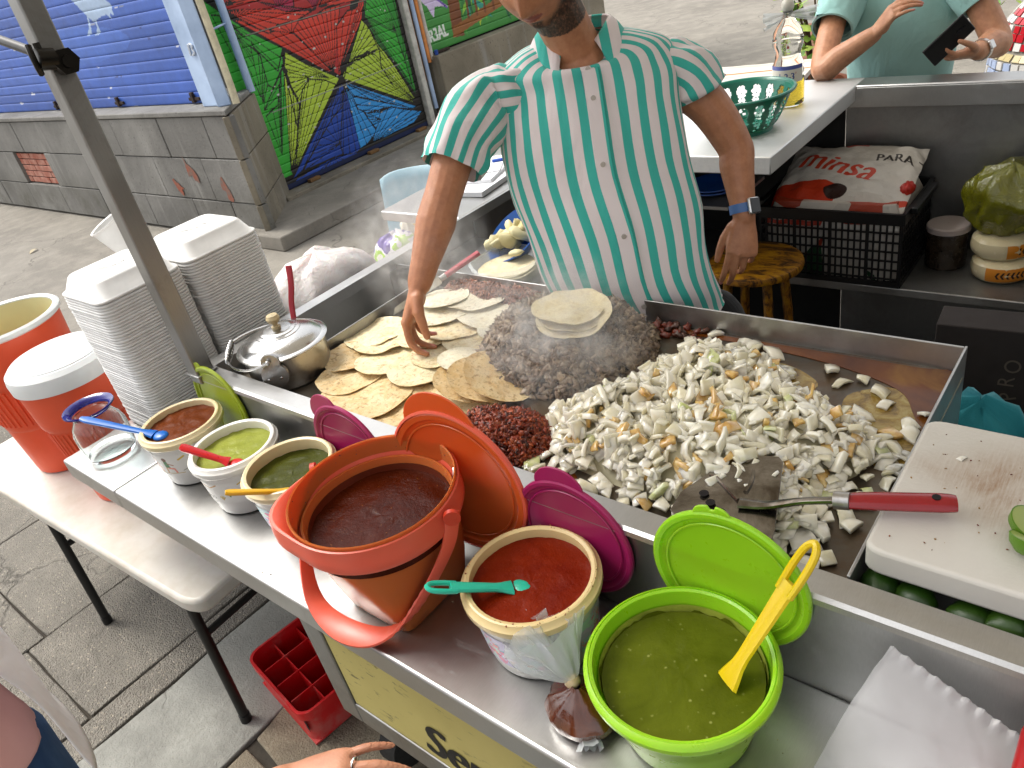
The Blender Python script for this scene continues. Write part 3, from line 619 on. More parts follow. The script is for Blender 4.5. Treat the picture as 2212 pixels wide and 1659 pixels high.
CHOR = attr_mat('chorizo_meat', rough=.32, bump=.6, bscale=260, noise_amt=.3, nscale=120, spec=.6, bdist=.003)
def mound(name, fn, bounds, n, smin, smax, cols, w, mt, label, cat, jitter=.6, aspect=(1.15,.62,.42), core=True, corecol='#2a1a14'):
    x0,x1,y0,y1 = bounds; pts = []; sz = []
    while len(pts) < n:
        x, y = rng.uniform(x0,x1), rng.uniform(y0,y1); h = fn(x,y)
        if h <= 0.001: continue
        s = rng.uniform(smin,smax); pts.append((x, y, GZ+max(s*.45, h-s*jitter*rng.uniform(0,1.4)))); sz.append(s)
    pos = np.array(pts); sz = np.array(sz); me = lumps(name, pos, sz, mixcol(n, cols, w), mt, aspect=aspect)
    o = obj(name, me, mt, label=label, cat=cat, kind='stuff')
    if core:
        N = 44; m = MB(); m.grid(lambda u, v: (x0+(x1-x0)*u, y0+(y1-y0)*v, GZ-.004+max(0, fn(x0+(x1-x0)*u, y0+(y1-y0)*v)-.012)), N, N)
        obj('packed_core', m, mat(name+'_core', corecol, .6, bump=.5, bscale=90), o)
    return o
def h_beef(x, y):
    dx, dy = x+.985, y-1.165; c_, s_ = math.cos(.35), math.sin(.35); u = dx*c_+dy*s_; v = -dx*s_+dy*c_
    d = (u/.215)**2+(v/.185)**2+.25*nz(x*9, y*9)
    h = .122*max(0, 1-d)**.75
    d2 = ((x+1.10)/.10)**2+((y-1.235)/.085)**2; return max(h, .075*max(0, 1-d2)**.7)
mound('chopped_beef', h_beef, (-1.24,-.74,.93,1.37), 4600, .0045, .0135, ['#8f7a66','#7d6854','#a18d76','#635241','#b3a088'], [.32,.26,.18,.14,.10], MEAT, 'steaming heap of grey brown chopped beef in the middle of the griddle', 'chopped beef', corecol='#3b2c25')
def h_ch(x, y):
    d = ((x+.905)/.115)**2+((y-.853)/.078)**2+.35*nz(x*14, y*14, 3); return .062*max(0,1-d)**.7
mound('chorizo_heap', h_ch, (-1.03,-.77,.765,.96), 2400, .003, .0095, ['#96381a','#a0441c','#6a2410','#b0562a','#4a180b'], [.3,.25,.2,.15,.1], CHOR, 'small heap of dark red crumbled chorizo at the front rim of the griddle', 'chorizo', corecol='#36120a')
def h_cb(x, y):
    d = ((x+1.32)/.20)**2+((y-1.335)/.058)**2+.35*nz(x*12, y*12, 8); return .048*max(0,1-d)**.7
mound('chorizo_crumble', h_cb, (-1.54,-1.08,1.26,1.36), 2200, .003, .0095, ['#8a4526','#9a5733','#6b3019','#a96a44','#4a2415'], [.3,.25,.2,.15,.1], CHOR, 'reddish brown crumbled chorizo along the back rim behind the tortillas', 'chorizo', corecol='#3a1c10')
n = 26; ps = np.array([(rng.uniform(-.84,-.72), rng.uniform(1.30,1.352), GZ+.006) for _ in range(n)])
obj('meat_scraps', lumps('meat_scraps', ps, rng.uniform(.006,.013,n), mixcol(n, ['#7a2b12','#5c3a2c']), CHOR), CHOR, label='reddish meat scraps in the oil by the back rim', cat='meat scraps', kind='stuff')
# fried egg patch
m = MB(); P = [(-1.2+.052*(1+.25*nz(t,1))*math.cos(t), 1.335+.018*(1+.25*nz(t,2))*math.sin(t)) for t in (2*math.pi*i/24 for i in range(24))]
# ---------------------------------------------------------------- onions
ON = np.array([(-.80,.80),(-.875,.93),(-.86,1.02),(-.80,1.10),(-.76,1.22),(-.72,1.33),(-.62,1.345),(-.50,1.30),(-.46,1.22),(-.38,1.19),(-.27,1.13),(-.24,1.06),(-.245,.92),(-.27,.80),(-.40,.775),(-.60,.775)])
def inside(x, y, P=ON):
    c_ = False
    for (x0,y0),(x1,y1) in zip(P, np.roll(P,-1,0)):
        if (y0 > y) != (y1 > y) and x < x0+(y-y0)*(x1-x0)/(y1-y0): c_ = not c_
    return c_
def edge_d(x, y, P=ON):
    d = 9
    for a, b in zip(P, np.roll(P,-1,0)):
        e = b-a; t = min(1, max(0, ((x-a[0])*e[0]+(y-a[1])*e[1])/(e@e))); d = min(d, math.hypot(x-a[0]-t*e[0], y-a[1]-t*e[1]))
    return d
def h_on(x, y):
    if not inside(x,y): return -1
    d = edge_d(x,y); t = min(1, d/.13); base = .070*(t*t*(3-2*t))*(1+.25*nz(x*7,y*7))
    # thin scatter on the right, near the spatula and towards the back
    thin = 1/(1+math.exp(-((y-1.24)/.03))); thin2 = math.exp(-(((x+.30)/.10)**2+((y-.93)/.085)**2)*1.4); base *= (1-.85*thin)*(1-.95*thin2)
    return base
def onion_mesh(k):
    r_ = random.Random(k*13+5); thin = k % 3 == 0; L, Wd, th = (r_.uniform(.017,.027), r_.uniform(.009,.014), r_.uniform(.0045,.006)) if thin else (r_.uniform(.010,.020), r_.uniform(.010,.017), r_.uniform(.006,.0115)); cu, cv = (r_.uniform(.4,.9), .1) if thin else (r_.uniform(.05,.4), r_.uniform(.0,.2)); tap = r_.uniform(.3,1.0); sk = r_.uniform(-.3,.3)
    nu, nv = 4, 3; top = []; bot = []
    for j in range(nv):
        for i in range(nu):
            u, v = i/(nu-1)*2-1, j/(nv-1)*2-1; w = Wd*(1-(1-tap)*(u+1)/2); x = u*L+sk*v*Wd; y = v*w
            zc = -cu*L*u*u*.8-cv*w*v*v; top.append((x, y, zc+th/2)); bot.append((x*.93, y*.93, zc-th/2))
    m = MB(); N = nu*nv; m.add(top+bot, [])
    for j in range(nv-1):
        for i in range(nu-1):
            a = j*nu+i; m.f += [(a,a+1,a+nu+1,a+nu), (N+a,N+a+nu,N+a+nu+1,N+a+1)]; m.mi += [0,0]
    bd = [i for i in range(nu)]+[nu*j+nu-1 for j in range(1,nv)]+[nu*(nv-1)+i for i in range(nu-2,-1,-1)]+[nu*j for j in range(nv-2,0,-1)]
    for a, b in zip(bd, bd[1:]+bd[:1]): m.f.append((b,a,N+a,N+b)); m.mi.append(0)
    return m
def onion_mat(name, c1, c2, tr=.5):
    k = NT(name); oi = k.n('ObjectInfo'); v = k.n('VectorMath'); v.operation = 'ADD'; k.lk(k.coord(), v.inputs[0]); k.lk(oi.outputs['Random'], v.inputs[1])
    n_ = k.noise(60, 3, .6, v.outputs[0]); st = k.noise(90, 3, .5, v.outputs[0], stretch=(.12,1,1))
    c = k.mix(k.ramp(n_, [(.35, 0.), (.7, 1.)]), c1, c2); c = k.mix(k.ramp(st, [(.45, 0.), (.7, .25)]), c, '#e6dfc4')
    k.set(col=c, rough=.16, spec=.7, coat=.5, sss=tr, nrm=k.bump(st, .25, .0015)).sssr((1,.95,.75), .011); return k.m
OM = [onion_mat('onion_white', '#e6dfc9', '#efeadb'), onion_mat('onion_cream', '#d8d0b0', '#e4decb'), onion_mat('onion_green', '#bcc47c', '#d9dab5'), onion_mat('onion_browned', '#c49448', '#e0c078')]
templ = []
for k in range(22):
    b = bmesh.new(); a0 = onion_mesh(k).mesh('onion_piece', True, 30); b.from_mesh(a0); bmesh.ops.recalc_face_normals(b, faces=b.faces); bmesh.ops.bevel(b, geom=[e for e in b.edges if e.calc_face_angle(0) > .7], offset=.0008, segments=1, affect='EDGES'); a = bpy.data.meshes.new('onion_piece'); b.to_mesh(a); b.free(); a.polygons.foreach_set('use_smooth', [True]*len(a.polygons)); a.set_sharp_from_angle(angle=R(75)); templ.append(a)
tm_mats = [[t.copy() for t in templ] for _ in OM]
for mi, row in enumerate(tm_mats):
    for t in row: t.materials.append(OM[mi])
pieces = []
tries = 0
while len(pieces) < 1500 and tries < 40000:
    tries += 1
    x, y = rng.uniform(-.89,-.22), rng.uniform(.765,1.35); h = h_on(x,y)
    if h < 0 or rng.uniform() > (.16+h/.045): continue
    lay = rng.uniform()**.5; z = GZ+.008+max(0,h)*lay; pieces.append((x,y,z,lay*max(h,.004)))
for (x,y) in [(-.70,1.345),(-.735,1.30),(-.835,.865),(-.87,.885),(-.80,.80),(-.265,1.17),(-.245,1.205),(-.31,1.215),(-.33,1.245),(-.40,1.255),(-.37,1.275),(-.30,.93),(-.33,.905),(-.275,.96),(-.31,.96),(-.255,1.08),(-.29,.785),(-.35,.98),(-.25,1.14),(-.28,1.13),(-.43,1.29)]: pieces.append((x,y,GZ+.008,.05))
pieces.sort(key=lambda p: -(p[3]*1.0+(1.2-p[1])*.02+rng.uniform(0,.01)))
GV = []; GF = []; GC = []; cnt = 0; stuffm = [[], [], []]
vtempl = [(np.array([v.co[:] for v in t.vertices]), [tuple(p.vertices) for p in t.polygons]) for t in templ]
sm = MB()
for i, (x,y,z,_) in enumerate(pieces):
    k = int(rng.integers(0,22)); mi = int(rng.choice(4, p=[.62,.27,.03,.08])); tilt = .75 if h_on(x,y) > .012 else .22
    rx, ry, rz = rng.normal(0,tilt), rng.normal(0,tilt), rng.uniform(0,6.28); s = rng.uniform(.68,1.2)
    if i < 300:
        o = bpy.data.objects.new('onion_piece', tm_mats[mi][k]); COL.objects.link(o); o.location = (x,y,z); o.rotation_euler = (rx,ry,rz); o.scale = (s,s,s)
        tag(o, 'chopped white onion piece lying in the big onion heap on the griddle', 'onion', 'chopped onion on the griddle')
    else:
        sm.cur = mi; M_ = Matrix.LocRotScale(Vector((x,y,z)), __import__('mathutils').Euler((rx,ry,rz)), Vector((s,s,s))); b = len(sm.v); v_, f_ = vtempl[k]
        sm.v += [tuple(M_ @ Vector(p)) for p in v_]; sm.f += [tuple(b+q for q in f) for f in f_]; sm.mi += [mi]*len(f_)
me = sm.mesh('onion_heap', True, 75); o = obj('onion_heap', me, OM, label='rest of the chopped white onion heap covering the right of the griddle', cat='onion', kind='stuff', group='chopped onion on the griddle')
m = MB(); m.grid(lambda u, v: (-.89+.67*u, .765+.585*v, GZ-.003+max(0, h_on(-.89+.67*u, .765+.585*v)-.016)), 50, 44); obj('packed_core', m, mat('onion_core', '#b3ab8c', .6, bump=.5, bscale=60), o)
# ---------------------------------------------------------------- tortillas
def tort_mat(name, base, toast, amt, oil=.0):
    k = NT(name); oi = k.n('ObjectInfo'); v = k.n('VectorMath'); v.operation = 'ADD'; k.lk(k.coord(), v.inputs[0]); sc_ = k.n('VectorMath'); sc_.operation = 'SCALE'; sc_.inputs['Scale'].default_value = 13.
    cb = k.n('CombineXYZ'); k.lk(oi.outputs['Random'], cb.inputs[0]); k.lk(oi.outputs['Random'], cb.inputs[1]); k.lk(cb.outputs[0], sc_.inputs[0]); k.lk(sc_.outputs[0], v.inputs[1]); w = v.outputs[0]
    a = k.noise(30, 5, .7, w, dist=.6); b_ = k.noise(85, 4, .65, w); f_ = k.noise(260, 3, .6, w)
    c = k.mix(k.ramp(a, [(.42, 0.), (.7, 1.)]), base, toast); c = k.mix(k.math('MULTIPLY', k.ramp(b_, [(.53, 0.), (.66, 1.)]), amt), c, '#8a632e'); c = k.mix(k.ramp(f_, [(.60, 0.), (.70, .45)]), c, '#5e4526')
    rgh = k.math('SUBTRACT', .62, k.math('MULTIPLY', k.ramp(k.noise(20, 3, .5, w), [(.5, 0.), (.62, 1.)]), oil))
    k.set(col=c, rough=rgh, sss=.12, nrm=k.bump(k.math('ADD', k.math('MULTIPLY', b_, .8), k.math('MULTIPLY', f_, .4)), .5, .002)).sssr((1,.8,.5), .004); return k.m
TM = [tort_mat('tortilla_pale', '#e0dac4', '#dacfb2', .35, .42), tort_mat('tortilla_oiled', '#ddd2b0', '#d4bd8c', .55, .48), tort_mat('tortilla_fried', '#d8c296', '#caa568', .7, .3), tort_mat('tortilla_plain', '#d6cbab', '#c8b88f', .3, .0)]
def tortilla(rad, seed, wave=.004, bend=0, bdir=0, th=.0022, curl=0., sx=1.0):
    n, rr = 40, 9; top = []; m = MB()
    def P(r, t):
        R_ = rad*(1+.03*nz(math.cos(t)*1.7+seed, math.sin(t)*1.7, seed))*r; x, y = R_*math.cos(t)*sx, R_*math.sin(t)
        d = x*math.cos(bdir)+y*math.sin(bdir)
        z = wave*2.2*nz(x/rad*1.5+seed*3, y/rad*1.5, seed)+wave*.7*nz(x/rad*4, y/rad*4, seed)+curl*r**4*(.5+nz(math.cos(t)*1.2, math.sin(t)*1.2, seed+9))*rad
        z += .0012*(1 if r > .93 else 0)
        if bend: z += bend*max(0, d/rad)**2*rad
        return (x, y, z)
    rings = [[P((i+.001)/(rr-1), 2*math.pi*k/n) for k in range(n)] for i in range(rr)]
    bot = [[(x*.995, y*.995, z-th) for x, y, z in r_] for r_ in rings]
    m.loft(bot[::1]+rings[::-1], cap=False); return m
GT = 'tortillas warming on the griddle'
TL = [  # x, y, z offset, radius, tilt x, tilt y, material, wave, bend, bend dir, label
 (-1.34,1.285,.030,.074,-.16,.05,0,.004,.10,1.6,'pale tortilla nearest the crumbled chorizo at the back of the griddle'),
 (-1.425,1.25,.034,.062,-.15,-.1,0,.003,0,0,'small oval tortilla just right of the cook\'s wrist'),
 (-1.255,1.235,.024,.076,-.15,.08,0,.004,.08,.3,'pale tortilla sliding under the left edge of the beef heap'),
 (-1.385,1.185,.027,.070,-.15,-.05,0,.004,0,0,'tortilla behind the cook\'s right hand'),
 (-1.30,1.15,.023,.072,-.15,.05,1,.004,0,0,'oiled tortilla in the middle of the overlapping rows beside the hand'),
 (-1.215,1.125,.019,.070,-.14,.06,1,.004,.05,0,'oiled tortilla next to the beef heap in the second row'),
 (-1.345,1.095,.021,.070,-.16,0,1,.004,0,0,'oiled tortilla directly behind the cook\'s fingertips'),
 (-1.44,1.03,.022,.066,-.16,-.05,1,.004,.08,2.5,'oiled tortilla left of the cook\'s fingers'),
 (-1.50,1.06,.016,.076,-.08,-.12,1,.006,.12,2.4,'tortilla at the far left edge of the plate beside the steel pot'),
 (-1.245,1.05,.017,.074,-.15,.03,1,.004,0,0,'glossy tortilla in front of the beef heap, right of the fingertips'),
 (-1.47,.955,.012,.068,-.12,-.1,2,.006,.30,3.2,'golden tortilla with a curled up edge beside the steel pot'),
 (-1.36,.965,.020,.069,-.15,.0,1,.003,0,0,'flat oiled tortilla in front of the cook\'s hand'),
 (-1.245,.965,.018,.068,-.15,.1,1,.004,.06,.2,'dark flecked oiled tortilla nearest the orange lid'),
 (-1.40,.885,.010,.075,-.06,-.12,2,.007,.30,3.6,'folded golden tortilla at the front left by the pot'),
 (-1.30,.835,.014,.100,-.08,-.02,2,.005,.08,2.0,'largest golden tortilla at the front rim behind the magenta lid'),
 (-1.195,.845,.009,.082,-.05,.05,2,.004,0,0,'golden tortilla at the front rim tucked behind the orange lid'),
 (-1.125,1.015,.036,.068,-.45,.18,0,.004,.25,.2,'pale speckled tortilla propped up steeply against the beef'),
 (-1.075,.955,.026,.074,-.30,.55,2,.003,.2,-.6,'golden folded tortilla leaning in the fan beside the chorizo, lowest'),
 (-1.045,.965,.032,.072,-.25,.75,2,.003,.2,-.6,'golden folded tortilla leaning in the fan beside the chorizo, middle'),
 (-1.015,.985,.038,.072,-.2,.95,2,.003,.2,-.6,'golden folded tortilla standing at the right end of the fan by the beef'),
 (-1.06,.905,.007,.078,-.03,.05,1,.003,0,0,'flat tortilla under the golden fan beside the chorizo heap'),
 (-1.42,1.13,.014,.075,-.1,-.06,0,.004,0,0,'pale tortilla underneath the row behind the cook\'s hand'),
 (-1.16,1.19,.020,.066,-.1,.15,0,.004,0,0,'pale tortilla half buried under the beef heap')]
for i, (x,y,dz,r_,tx,ty,mi,wv,bd,bdir,lab) in enumerate(TL):
    obj('tortilla', tortilla(r_*1.12, i*1.7+.3, wv*.6, bd*.6, bdir, th=.0016, curl=.015), TM[mi], loc=(x,y,GZ+dz+.004), rot=(tx*.55,ty*.55,0), label=lab, cat='tortilla', group=GT)
for i, (dx,dy,dz,r_,lab) in enumerate(((.012,-.004,0,.083,'lowest of the three plain tortillas on top of the beef heap'),(.004,.006,.004,.081,'middle of the three plain tortillas on top of the beef heap'),(-.006,.002,.008,.078,'uppermost plain tortilla on top of the beef heap'))):
    obj('tortilla', tortilla(r_, 40+i*2.1, .0035, curl=.03), TM[3], loc=(-.935+dx,1.155+dy,1.131+dz), rot=(.16,.06,i), label=lab, cat='tortilla', group='tortillas on the beef heap')
# ================================================================== containers and things on the counter
def plastic(name, col, rough=.3, tr=0., sss=.15, coat=.0, var=.04, sr=(1,.5,.3), ss=.01):
    if name in _MC: return _MC[name]
    k = NT(name); c = C3(col); n_ = k.noise(7, 4, .6)
    k.set(col=k.ramp(n_, [(.3, tuple(x*(1-var*2) for x in c)), (.65, c)]), rough=k.math('ADD', rough-.06, k.math('MULTIPLY', k.noise(40, 4, .6), .14)), sss=sss, trans=tr, coat=coat).sssr(sr, ss)
    k.set(nrm=k.bump(k.noise(5, 2, .5), .04, .01)); _MC[name] = k.m; return k.m
def salsa_mat(name, c1, c2, c3, rough=.22, chunk=.5, scale=60):
    k = NT(name); a = k.noise(9, 5, .65, dist=.8); b_ = k.noise(scale, 4, .6); vo = k.n('TexVoronoi'); vo.inputs['Scale'].default_value = scale*1.6; k.lk(k.coord(), vo.inputs['Vector'])
    c = k.mix(k.ramp(a, [(.35, 0.), (.65, 1.)]), c1, c2); c = k.mix(k.math('MULTIPLY', k.ramp(vo.outputs['Distance'], [(.08, 1.), (.2, 0.)]), k.ramp(b_, [(.5, 0.), (.62, chunk)])), c, c3)
    k.set(col=c, rough=rough+.08, spec=.10, nrm=k.bump(k.math('ADD', k.math('MULTIPLY', b_, 1.0), k.math('MULTIPLY', k.noise(scale*3, 3, .6), .5)), .5, .003)); return k.m
def salsa(label, mt, c, r, z, seed, bow=.004, foam=None):
    m = MB(); m.grid(lambda u, v: (0,0,0), 2, 2); m.v = []; m.f = []; m.mi = []
    n, rr = 48, 14
    rings = [[(r*(i+.01)/(rr-1)*math.cos(t), r*(i+.01)/(rr-1)*math.sin(t), bow*nz(math.cos(t)*i*.35+seed, math.sin(t)*i*.35, seed)+.0015*nz(math.cos(t)*i*1.2, math.sin(t)*i*1.2, seed)+(.003*(i/(rr-1))**12)) for t in (2*math.pi*k/n for k in range(n))] for i in range(rr)]
    rings = [[(p[0],p[1],-.015) for p in rings[-1]]]+rings[::-1]
    m.loft(rings, cap=False); o = obj('salsa', m, mt, loc=(*c,z), label=label, cat='salsa')
    fm_ = MB(); fm_.loft([[((r+.0002+dz*.10)*math.cos(t), (r+.0002+dz*.10)*math.sin(t), -.002+dz*(0 if j == 0 else max(.1, .55+1.1*nz(math.cos(t)*3+seed, math.sin(t)*3, seed)+.6*nz(math.cos(t)*11, math.sin(t)*11, seed)))) for t in (2*math.pi*k/90 for k in range(90))] for j, dz in ((0,0),(1,.011))], cap=False)
    obj('splash_film', fm_, mt, o); return o
def tub(label, c, rt, rb, h, mt, rim=None, th=.0035, cat='tub', rimw=.006, rimmt=None):
    t = empty('salsa_tub', (*c, CT), label=label, cat=cat, group='salsa tubs along the counter')
    body = MB().lathe([(.001,.002),(rb-.006,.002),(rb-.002,.0035),(rb,.008),(rb+(rt-rb)*.5,h*.5),(rt-.003,h-.028),(rt-.003,h-.026),(rt-.004-th,h-.026),(rt-.004-th,h-.03),(rb+(rt-rb)*.5-th,h*.5),(rb-th,.01),(.001,.008)], 56)
    b = obj('body', body, mt, t)
    rm = MB().lathe([(rt-.004-th,h-.03),(rt-.003,h-.028),(rt+rimw*.6,h-.024),(rt+rimw,h-.02),(rt+rimw,h-.010),(rt+rimw*.35,h-.007),(rt,h-.001),(rt-.003,h),(rt-.005-th,h-.002),(rt-.006-th,h-.012),(rt-.004-th,h-.03)], 56)
    obj('rim', rm, rimmt or mt, t); return t, b
def cyl_print(parent, pt, rfun, z0, z1, a0, a1):
    me = patch(pt, lambda u, v: (rfun(z0+(z1-z0)*v)*math.cos(a0+(a1-a0)*u), rfun(z0+(z1-z0)*v)*math.sin(a0+(a1-a0)*u), z0+(z1-z0)*v), 'printed_label')
    return obj('printed_label', me, attr_mat('label_print', rough=.4, noise_amt=.03), parent)
WT = plastic('tub_white', '#dedcd6', .33, sss=.25, sr=(1,1,1)); CR = plastic('tub_cream_rim', '#d8c9a0', .33, sss=.2); CR2 = plastic('tub_cream_inside', '#d9c28c', .35)
def rt_(rt, rb, h): return lambda z: rb+(rt-rb)*z/h+.0012
# brown salsa tub
t, b = tub('white tub of brown salsa nearest the glass jar', (-1.70,.587), .093,.078,.14, WT, rimmt=CR)
pt = Paint(.17,.06,170,60,'#dedcd6')
for x, c in ((.035,'#c98a7a'),(.075,'#3f7a4c')):
    pt.poly([(x-.006,.022),(x+.008,.022),(x+.006,.042),(x-.004,.042)], c); pt.disc((x+.001,.047),.006,'#6b4a35'); pt.line([(x+.002,.022),(x+.016,.02),(x+.018,.008)],.005,'#d98a78'); pt.line([(x-.004,.022),(x-.006,.008)],.005,'#b98d60'); pt.line([(x+.004,.036),(x+.018,.03)],.003,'#a87a60')
pt.line([(.015,.006),(.11,.006)],.0025,'#b59a5a'); pt.line([(.11,.045),(.125,.052)],.004,'#c9a93a'); pt.line([(.012,.02),(.008,.04)],.003,'#7f9a5a'); pt.line([(.11,.012),(.13,.02),(.14,.012)],.002,'#8f8f80'); pt.text('buen sabor',.03,-.002,.009,'#6b6258')
cyl_print(t, pt, rt_(.093,.078,.14), .04,.10, R(-125), R(-5))
salsa('brown chile salsa filling the tub nearest the glass jar', salsa_mat('salsa_brown','#572508','#69310e','#7d4a1e',.3,.3,90), (-1.70,.587), .088, CT+.122, 1)
# light green salsa tub
t, b = tub('white tub of pale green salsa with a red spoon', (-1.472,.585), .094,.079,.14, WT)
pt = Paint(.18,.06,180,60,'#dedcd6'); pt.text('quipo',.02,.012,.02,'#5d5a52',bold=.0006); pt.line([(.03,.045),(.05,.05),(.065,.046),(.085,.055)],.003,'#b98a4a')
for a in range(6): pt.line([(.105,.02),(.105+.012*math.cos(1+a*.2),.02+.02*math.sin(1+a*.25))],.002,'#5f8a4a'); pt.line([(.085,.012),(.085+.010*math.cos(.8+a*.3),.012+.012*math.sin(.8+a*.3))],.0018,'#b9a05a')
pt.line([(.13,.05),(.14,.055),(.15,.05)],.003,'#c9a93a')
cyl_print(t, pt, rt_(.094,.079,.14), .04,.10, R(-125), R(-5))
salsa('pale green salsa in the tub with the red spoon', salsa_mat('salsa_pale_green','#7d8433','#8e9440','#c3c87f',.18,.6,70), (-1.472,.585), .089, CT+.116, 2, .003)
# olive salsa tub
def flamingos(w, h, nx, ny, n, seed, base='#c9c3de'):
    pt = Paint(w,h,nx,ny,base); r_ = random.Random(seed)
    for _ in range(14): pt.disc((r_.uniform(0,w), r_.uniform(0,h)), r_.uniform(.004,.012), r_.choice(['#bcd9e0','#d9c9ea','#bfe0d6']), 1.6, .7)
    for _ in range(n):
        x, y, s = r_.uniform(.008,w-.008), r_.uniform(.006,h-.012), r_.uniform(.7,1.15); f = r_.choice((-1,1)); c = r_.choice(['#d95c8e','#e07aa0','#e39a7c','#4fa6b4','#c84a80'])
        pt.disc((x,y), .0045*s, c, 1.5, .9); pt.line([(x+f*.005*s,y+.001),(x+f*.009*s,y+.006*s),(x+f*.005*s,y+.010*s),(x+f*.008*s,y+.014*s),(x+f*.012*s,y+.012*s)], .0016*s, c); pt.line([(x,y-.003),(x-f*.001,y-.010*s)], .001, c)
    return pt
t, b = tub('white tub of dark olive salsa with a yellow spoon, half hidden by the orange pail', (-1.275,.592), .094,.078,.142, WT, rimmt=CR)
cyl_print(t, flamingos(.16,.06,160,60,22,3), rt_(.094,.078,.142), .035,.095, R(-150), R(-20))
salsa('dark olive green salsa in the tub beside the orange pail', salsa_mat('salsa_olive','#363a10','#444816','#767a3a',.12,.4,80), (-1.275,.592), .088, CT+.112, 3, .003)
# red salsa tub
t, b = tub('largest white tub, filled with red salsa and printed with flamingos', (-.640,.584), .104,.088,.145, WT, rimmt=CR2, rimw=.007)
pt = flamingos(.086,.062,110,80,13,8)
for a0, a1 in ((-125,-75),(-68,-18),(-11,39)): cyl_print(t, pt, rt_(.104,.088,.145), .032,.098, R(a0), R(a1))
salsa('chunky red salsa filling the largest white tub', salsa_mat('salsa_red','#661604','#7a2206','#9a4a20',.24,.5,80), (-.640,.584), .0975, CT+.124, 4, .002)
# ---------------------------------------------------------------- lime bowl
LIME = plastic('lime_plastic', '#97cf22', .28, sss=.5, sr=(.6,1,.2), ss=.02, coat=.1)
lb = empty('mixing_bowl', (-.374,.562,CT), label='large lime green plastic tub with green salsa at the front', cat='tub')
rt, rb, h = .122,.088,.135
obj('body', MB().lathe([(.001,.002),(rb-.008,.002),(rb,.008),(.100,.05),(.113,.098),(.115,.100),(.119,.104),(rt+.002,h-.02),(rt+.001,h-.003),(rt-.002,h),(rt-.006,h-.002),(rt-.008,h-.02),(.111,.100),(.097,.05),(rb-.004,.012),(.001,.008)], 64), LIME, lb)
obj('rim', MB().lathe([(rt+.0015,h-.016),(rt+.006,h-.013),(rt+.0065,h-.006),(rt+.003,h-.001),(rt,h+.0005),(rt+.0005,h-.008),(rt+.0015,h-.016)], 64), LIME, lb)
salsa('soupy green salsa inside the lime green tub', salsa_mat('salsa_green','#4b530e','#5c6416','#a3a55a',.12,.7,45), (-.374,.562), .107, CT+.098, 5, .002)
m = MB(); m.lathe([(.1085,.094),(.1105,.112)], 64, wob=lambda t, z: 1-.006*(nz(math.cos(t)*4,math.sin(t)*4,z*60)+.5) if z > .1 else 1); obj('salsa_film', m, mat('salsa_residue','#9aa33e',.35,var=.2,scale=40), lb)
def lid(name, label, c, r, tilt, mt, yaw=0, tab=None, tabang=95, inner=.9, cat='lid'):
    t = empty(name, c, rot=(R(-tilt),0,R(yaw)), label=label, cat=cat, group='loose lids leaning behind the salsas')
    m = MB(); P = [(.001,.003),(r*inner-.004,.003),(r*inner,.005),(r*inner+.002,.0085),(r-.003,.009),(r,.007),(r,.002),(r-.003,0),(.001,0)]
    m.lathe(P, 64); m.xf(Matrix.Rotation(R(90),4,'X')); obj('disc', m, mt, t)
    m = MB(); m.lathe([(r*inner-.012,.0045),(r*inner-.011,.006),(r*inner-.009,.006),(r*inner-.008,.0045)], 64); m.xf(Matrix.Rotation(R(90),4,'X')); obj('ridge', m, mt, t)
    if tab:
        m = MB(); a0 = R(tabang); N = 22; pts = []
        for i in range(N+1):
            q = i/N*2-1; rr = r*.97+tab(q); aa = a0-q*R(tab.w); pts.append((rr*math.cos(aa), rr*math.sin(aa)))
        for i in range(N, -1, -1):
            q = i/N*2-1; aa = a0-q*R(tab.w); pts.append((r*.95*math.cos(aa), r*.95*math.sin(aa)))
        m.prism(pts, .003, .0065); m.xf(Matrix.Rotation(R(90),4,'X')); obj('pull_tab', m, mt, t, bevel=.001)
    return t
def tab_fn(w, f):
    g = lambda q: f(q); g.w = w; return g
two = tab_fn(26, lambda q: .030*(1-abs(q)**4)*(.82+.18*abs(math.cos(q*2.4)))); one = tab_fn(15, lambda q: .016*(1-abs(q)**6)); big = tab_fn(36, lambda q: .045*(1-q*q)**.8); hook = tab_fn(15, lambda q: .014*(1-abs(q)**4)-(.006 if abs(q-.1) < .12 else 0))
OLV = plastic('olive_lid', '#93a31c', .35, sss=.3, sr=(.8,1,.2)); MAG = plastic('magenta_lid', '#9c1e58', .3, sss=.2); COR = plastic('coral_plastic', '#e2624a', .35, sss=.35, sr=(1,.3,.2)); ORG = plastic('orange_lid', '#cf5a26', .3, sss=.5, sr=(1,.4,.1), ss=.02)
lid('tub_lid', 'olive green lid leaning behind the brown salsa tub', (-1.690,.6965,CT+.118), .107, 1, OLV, 0, one, 118)
lid('tub_lid', 'magenta lid half hidden behind the orange pail', (-1.190,.6965,CT+.130), .111, 1, MAG, 0, two, 118)
lid('tub_lid', 'magenta lid leaning behind the red salsa tub', (-.634,.6965,CT+.128), .112, 1, MAG, 0, two, 96)
lid('tub_lid', 'lime green lid leaning on the rim behind the lime green tub', (-.365,.696,CT+.163), .116, 1.5, LIME, 0, hook, 100)
ol = lid('pail_lid', 'large orange lid with crescent tab behind the orange pail', (-.868,.6865,CT+.170), .142, 2.5, ORG, 4, big, 96)
obj('edge_band', (lambda m: (m.lathe([(.1425,.001),(.147,.002),(.147,.009),(.1425,.0105),(.1425,.001)], 64), m.xf(Matrix.Rotation(R(90),4,'X')))[0])(MB()), COR, ol)
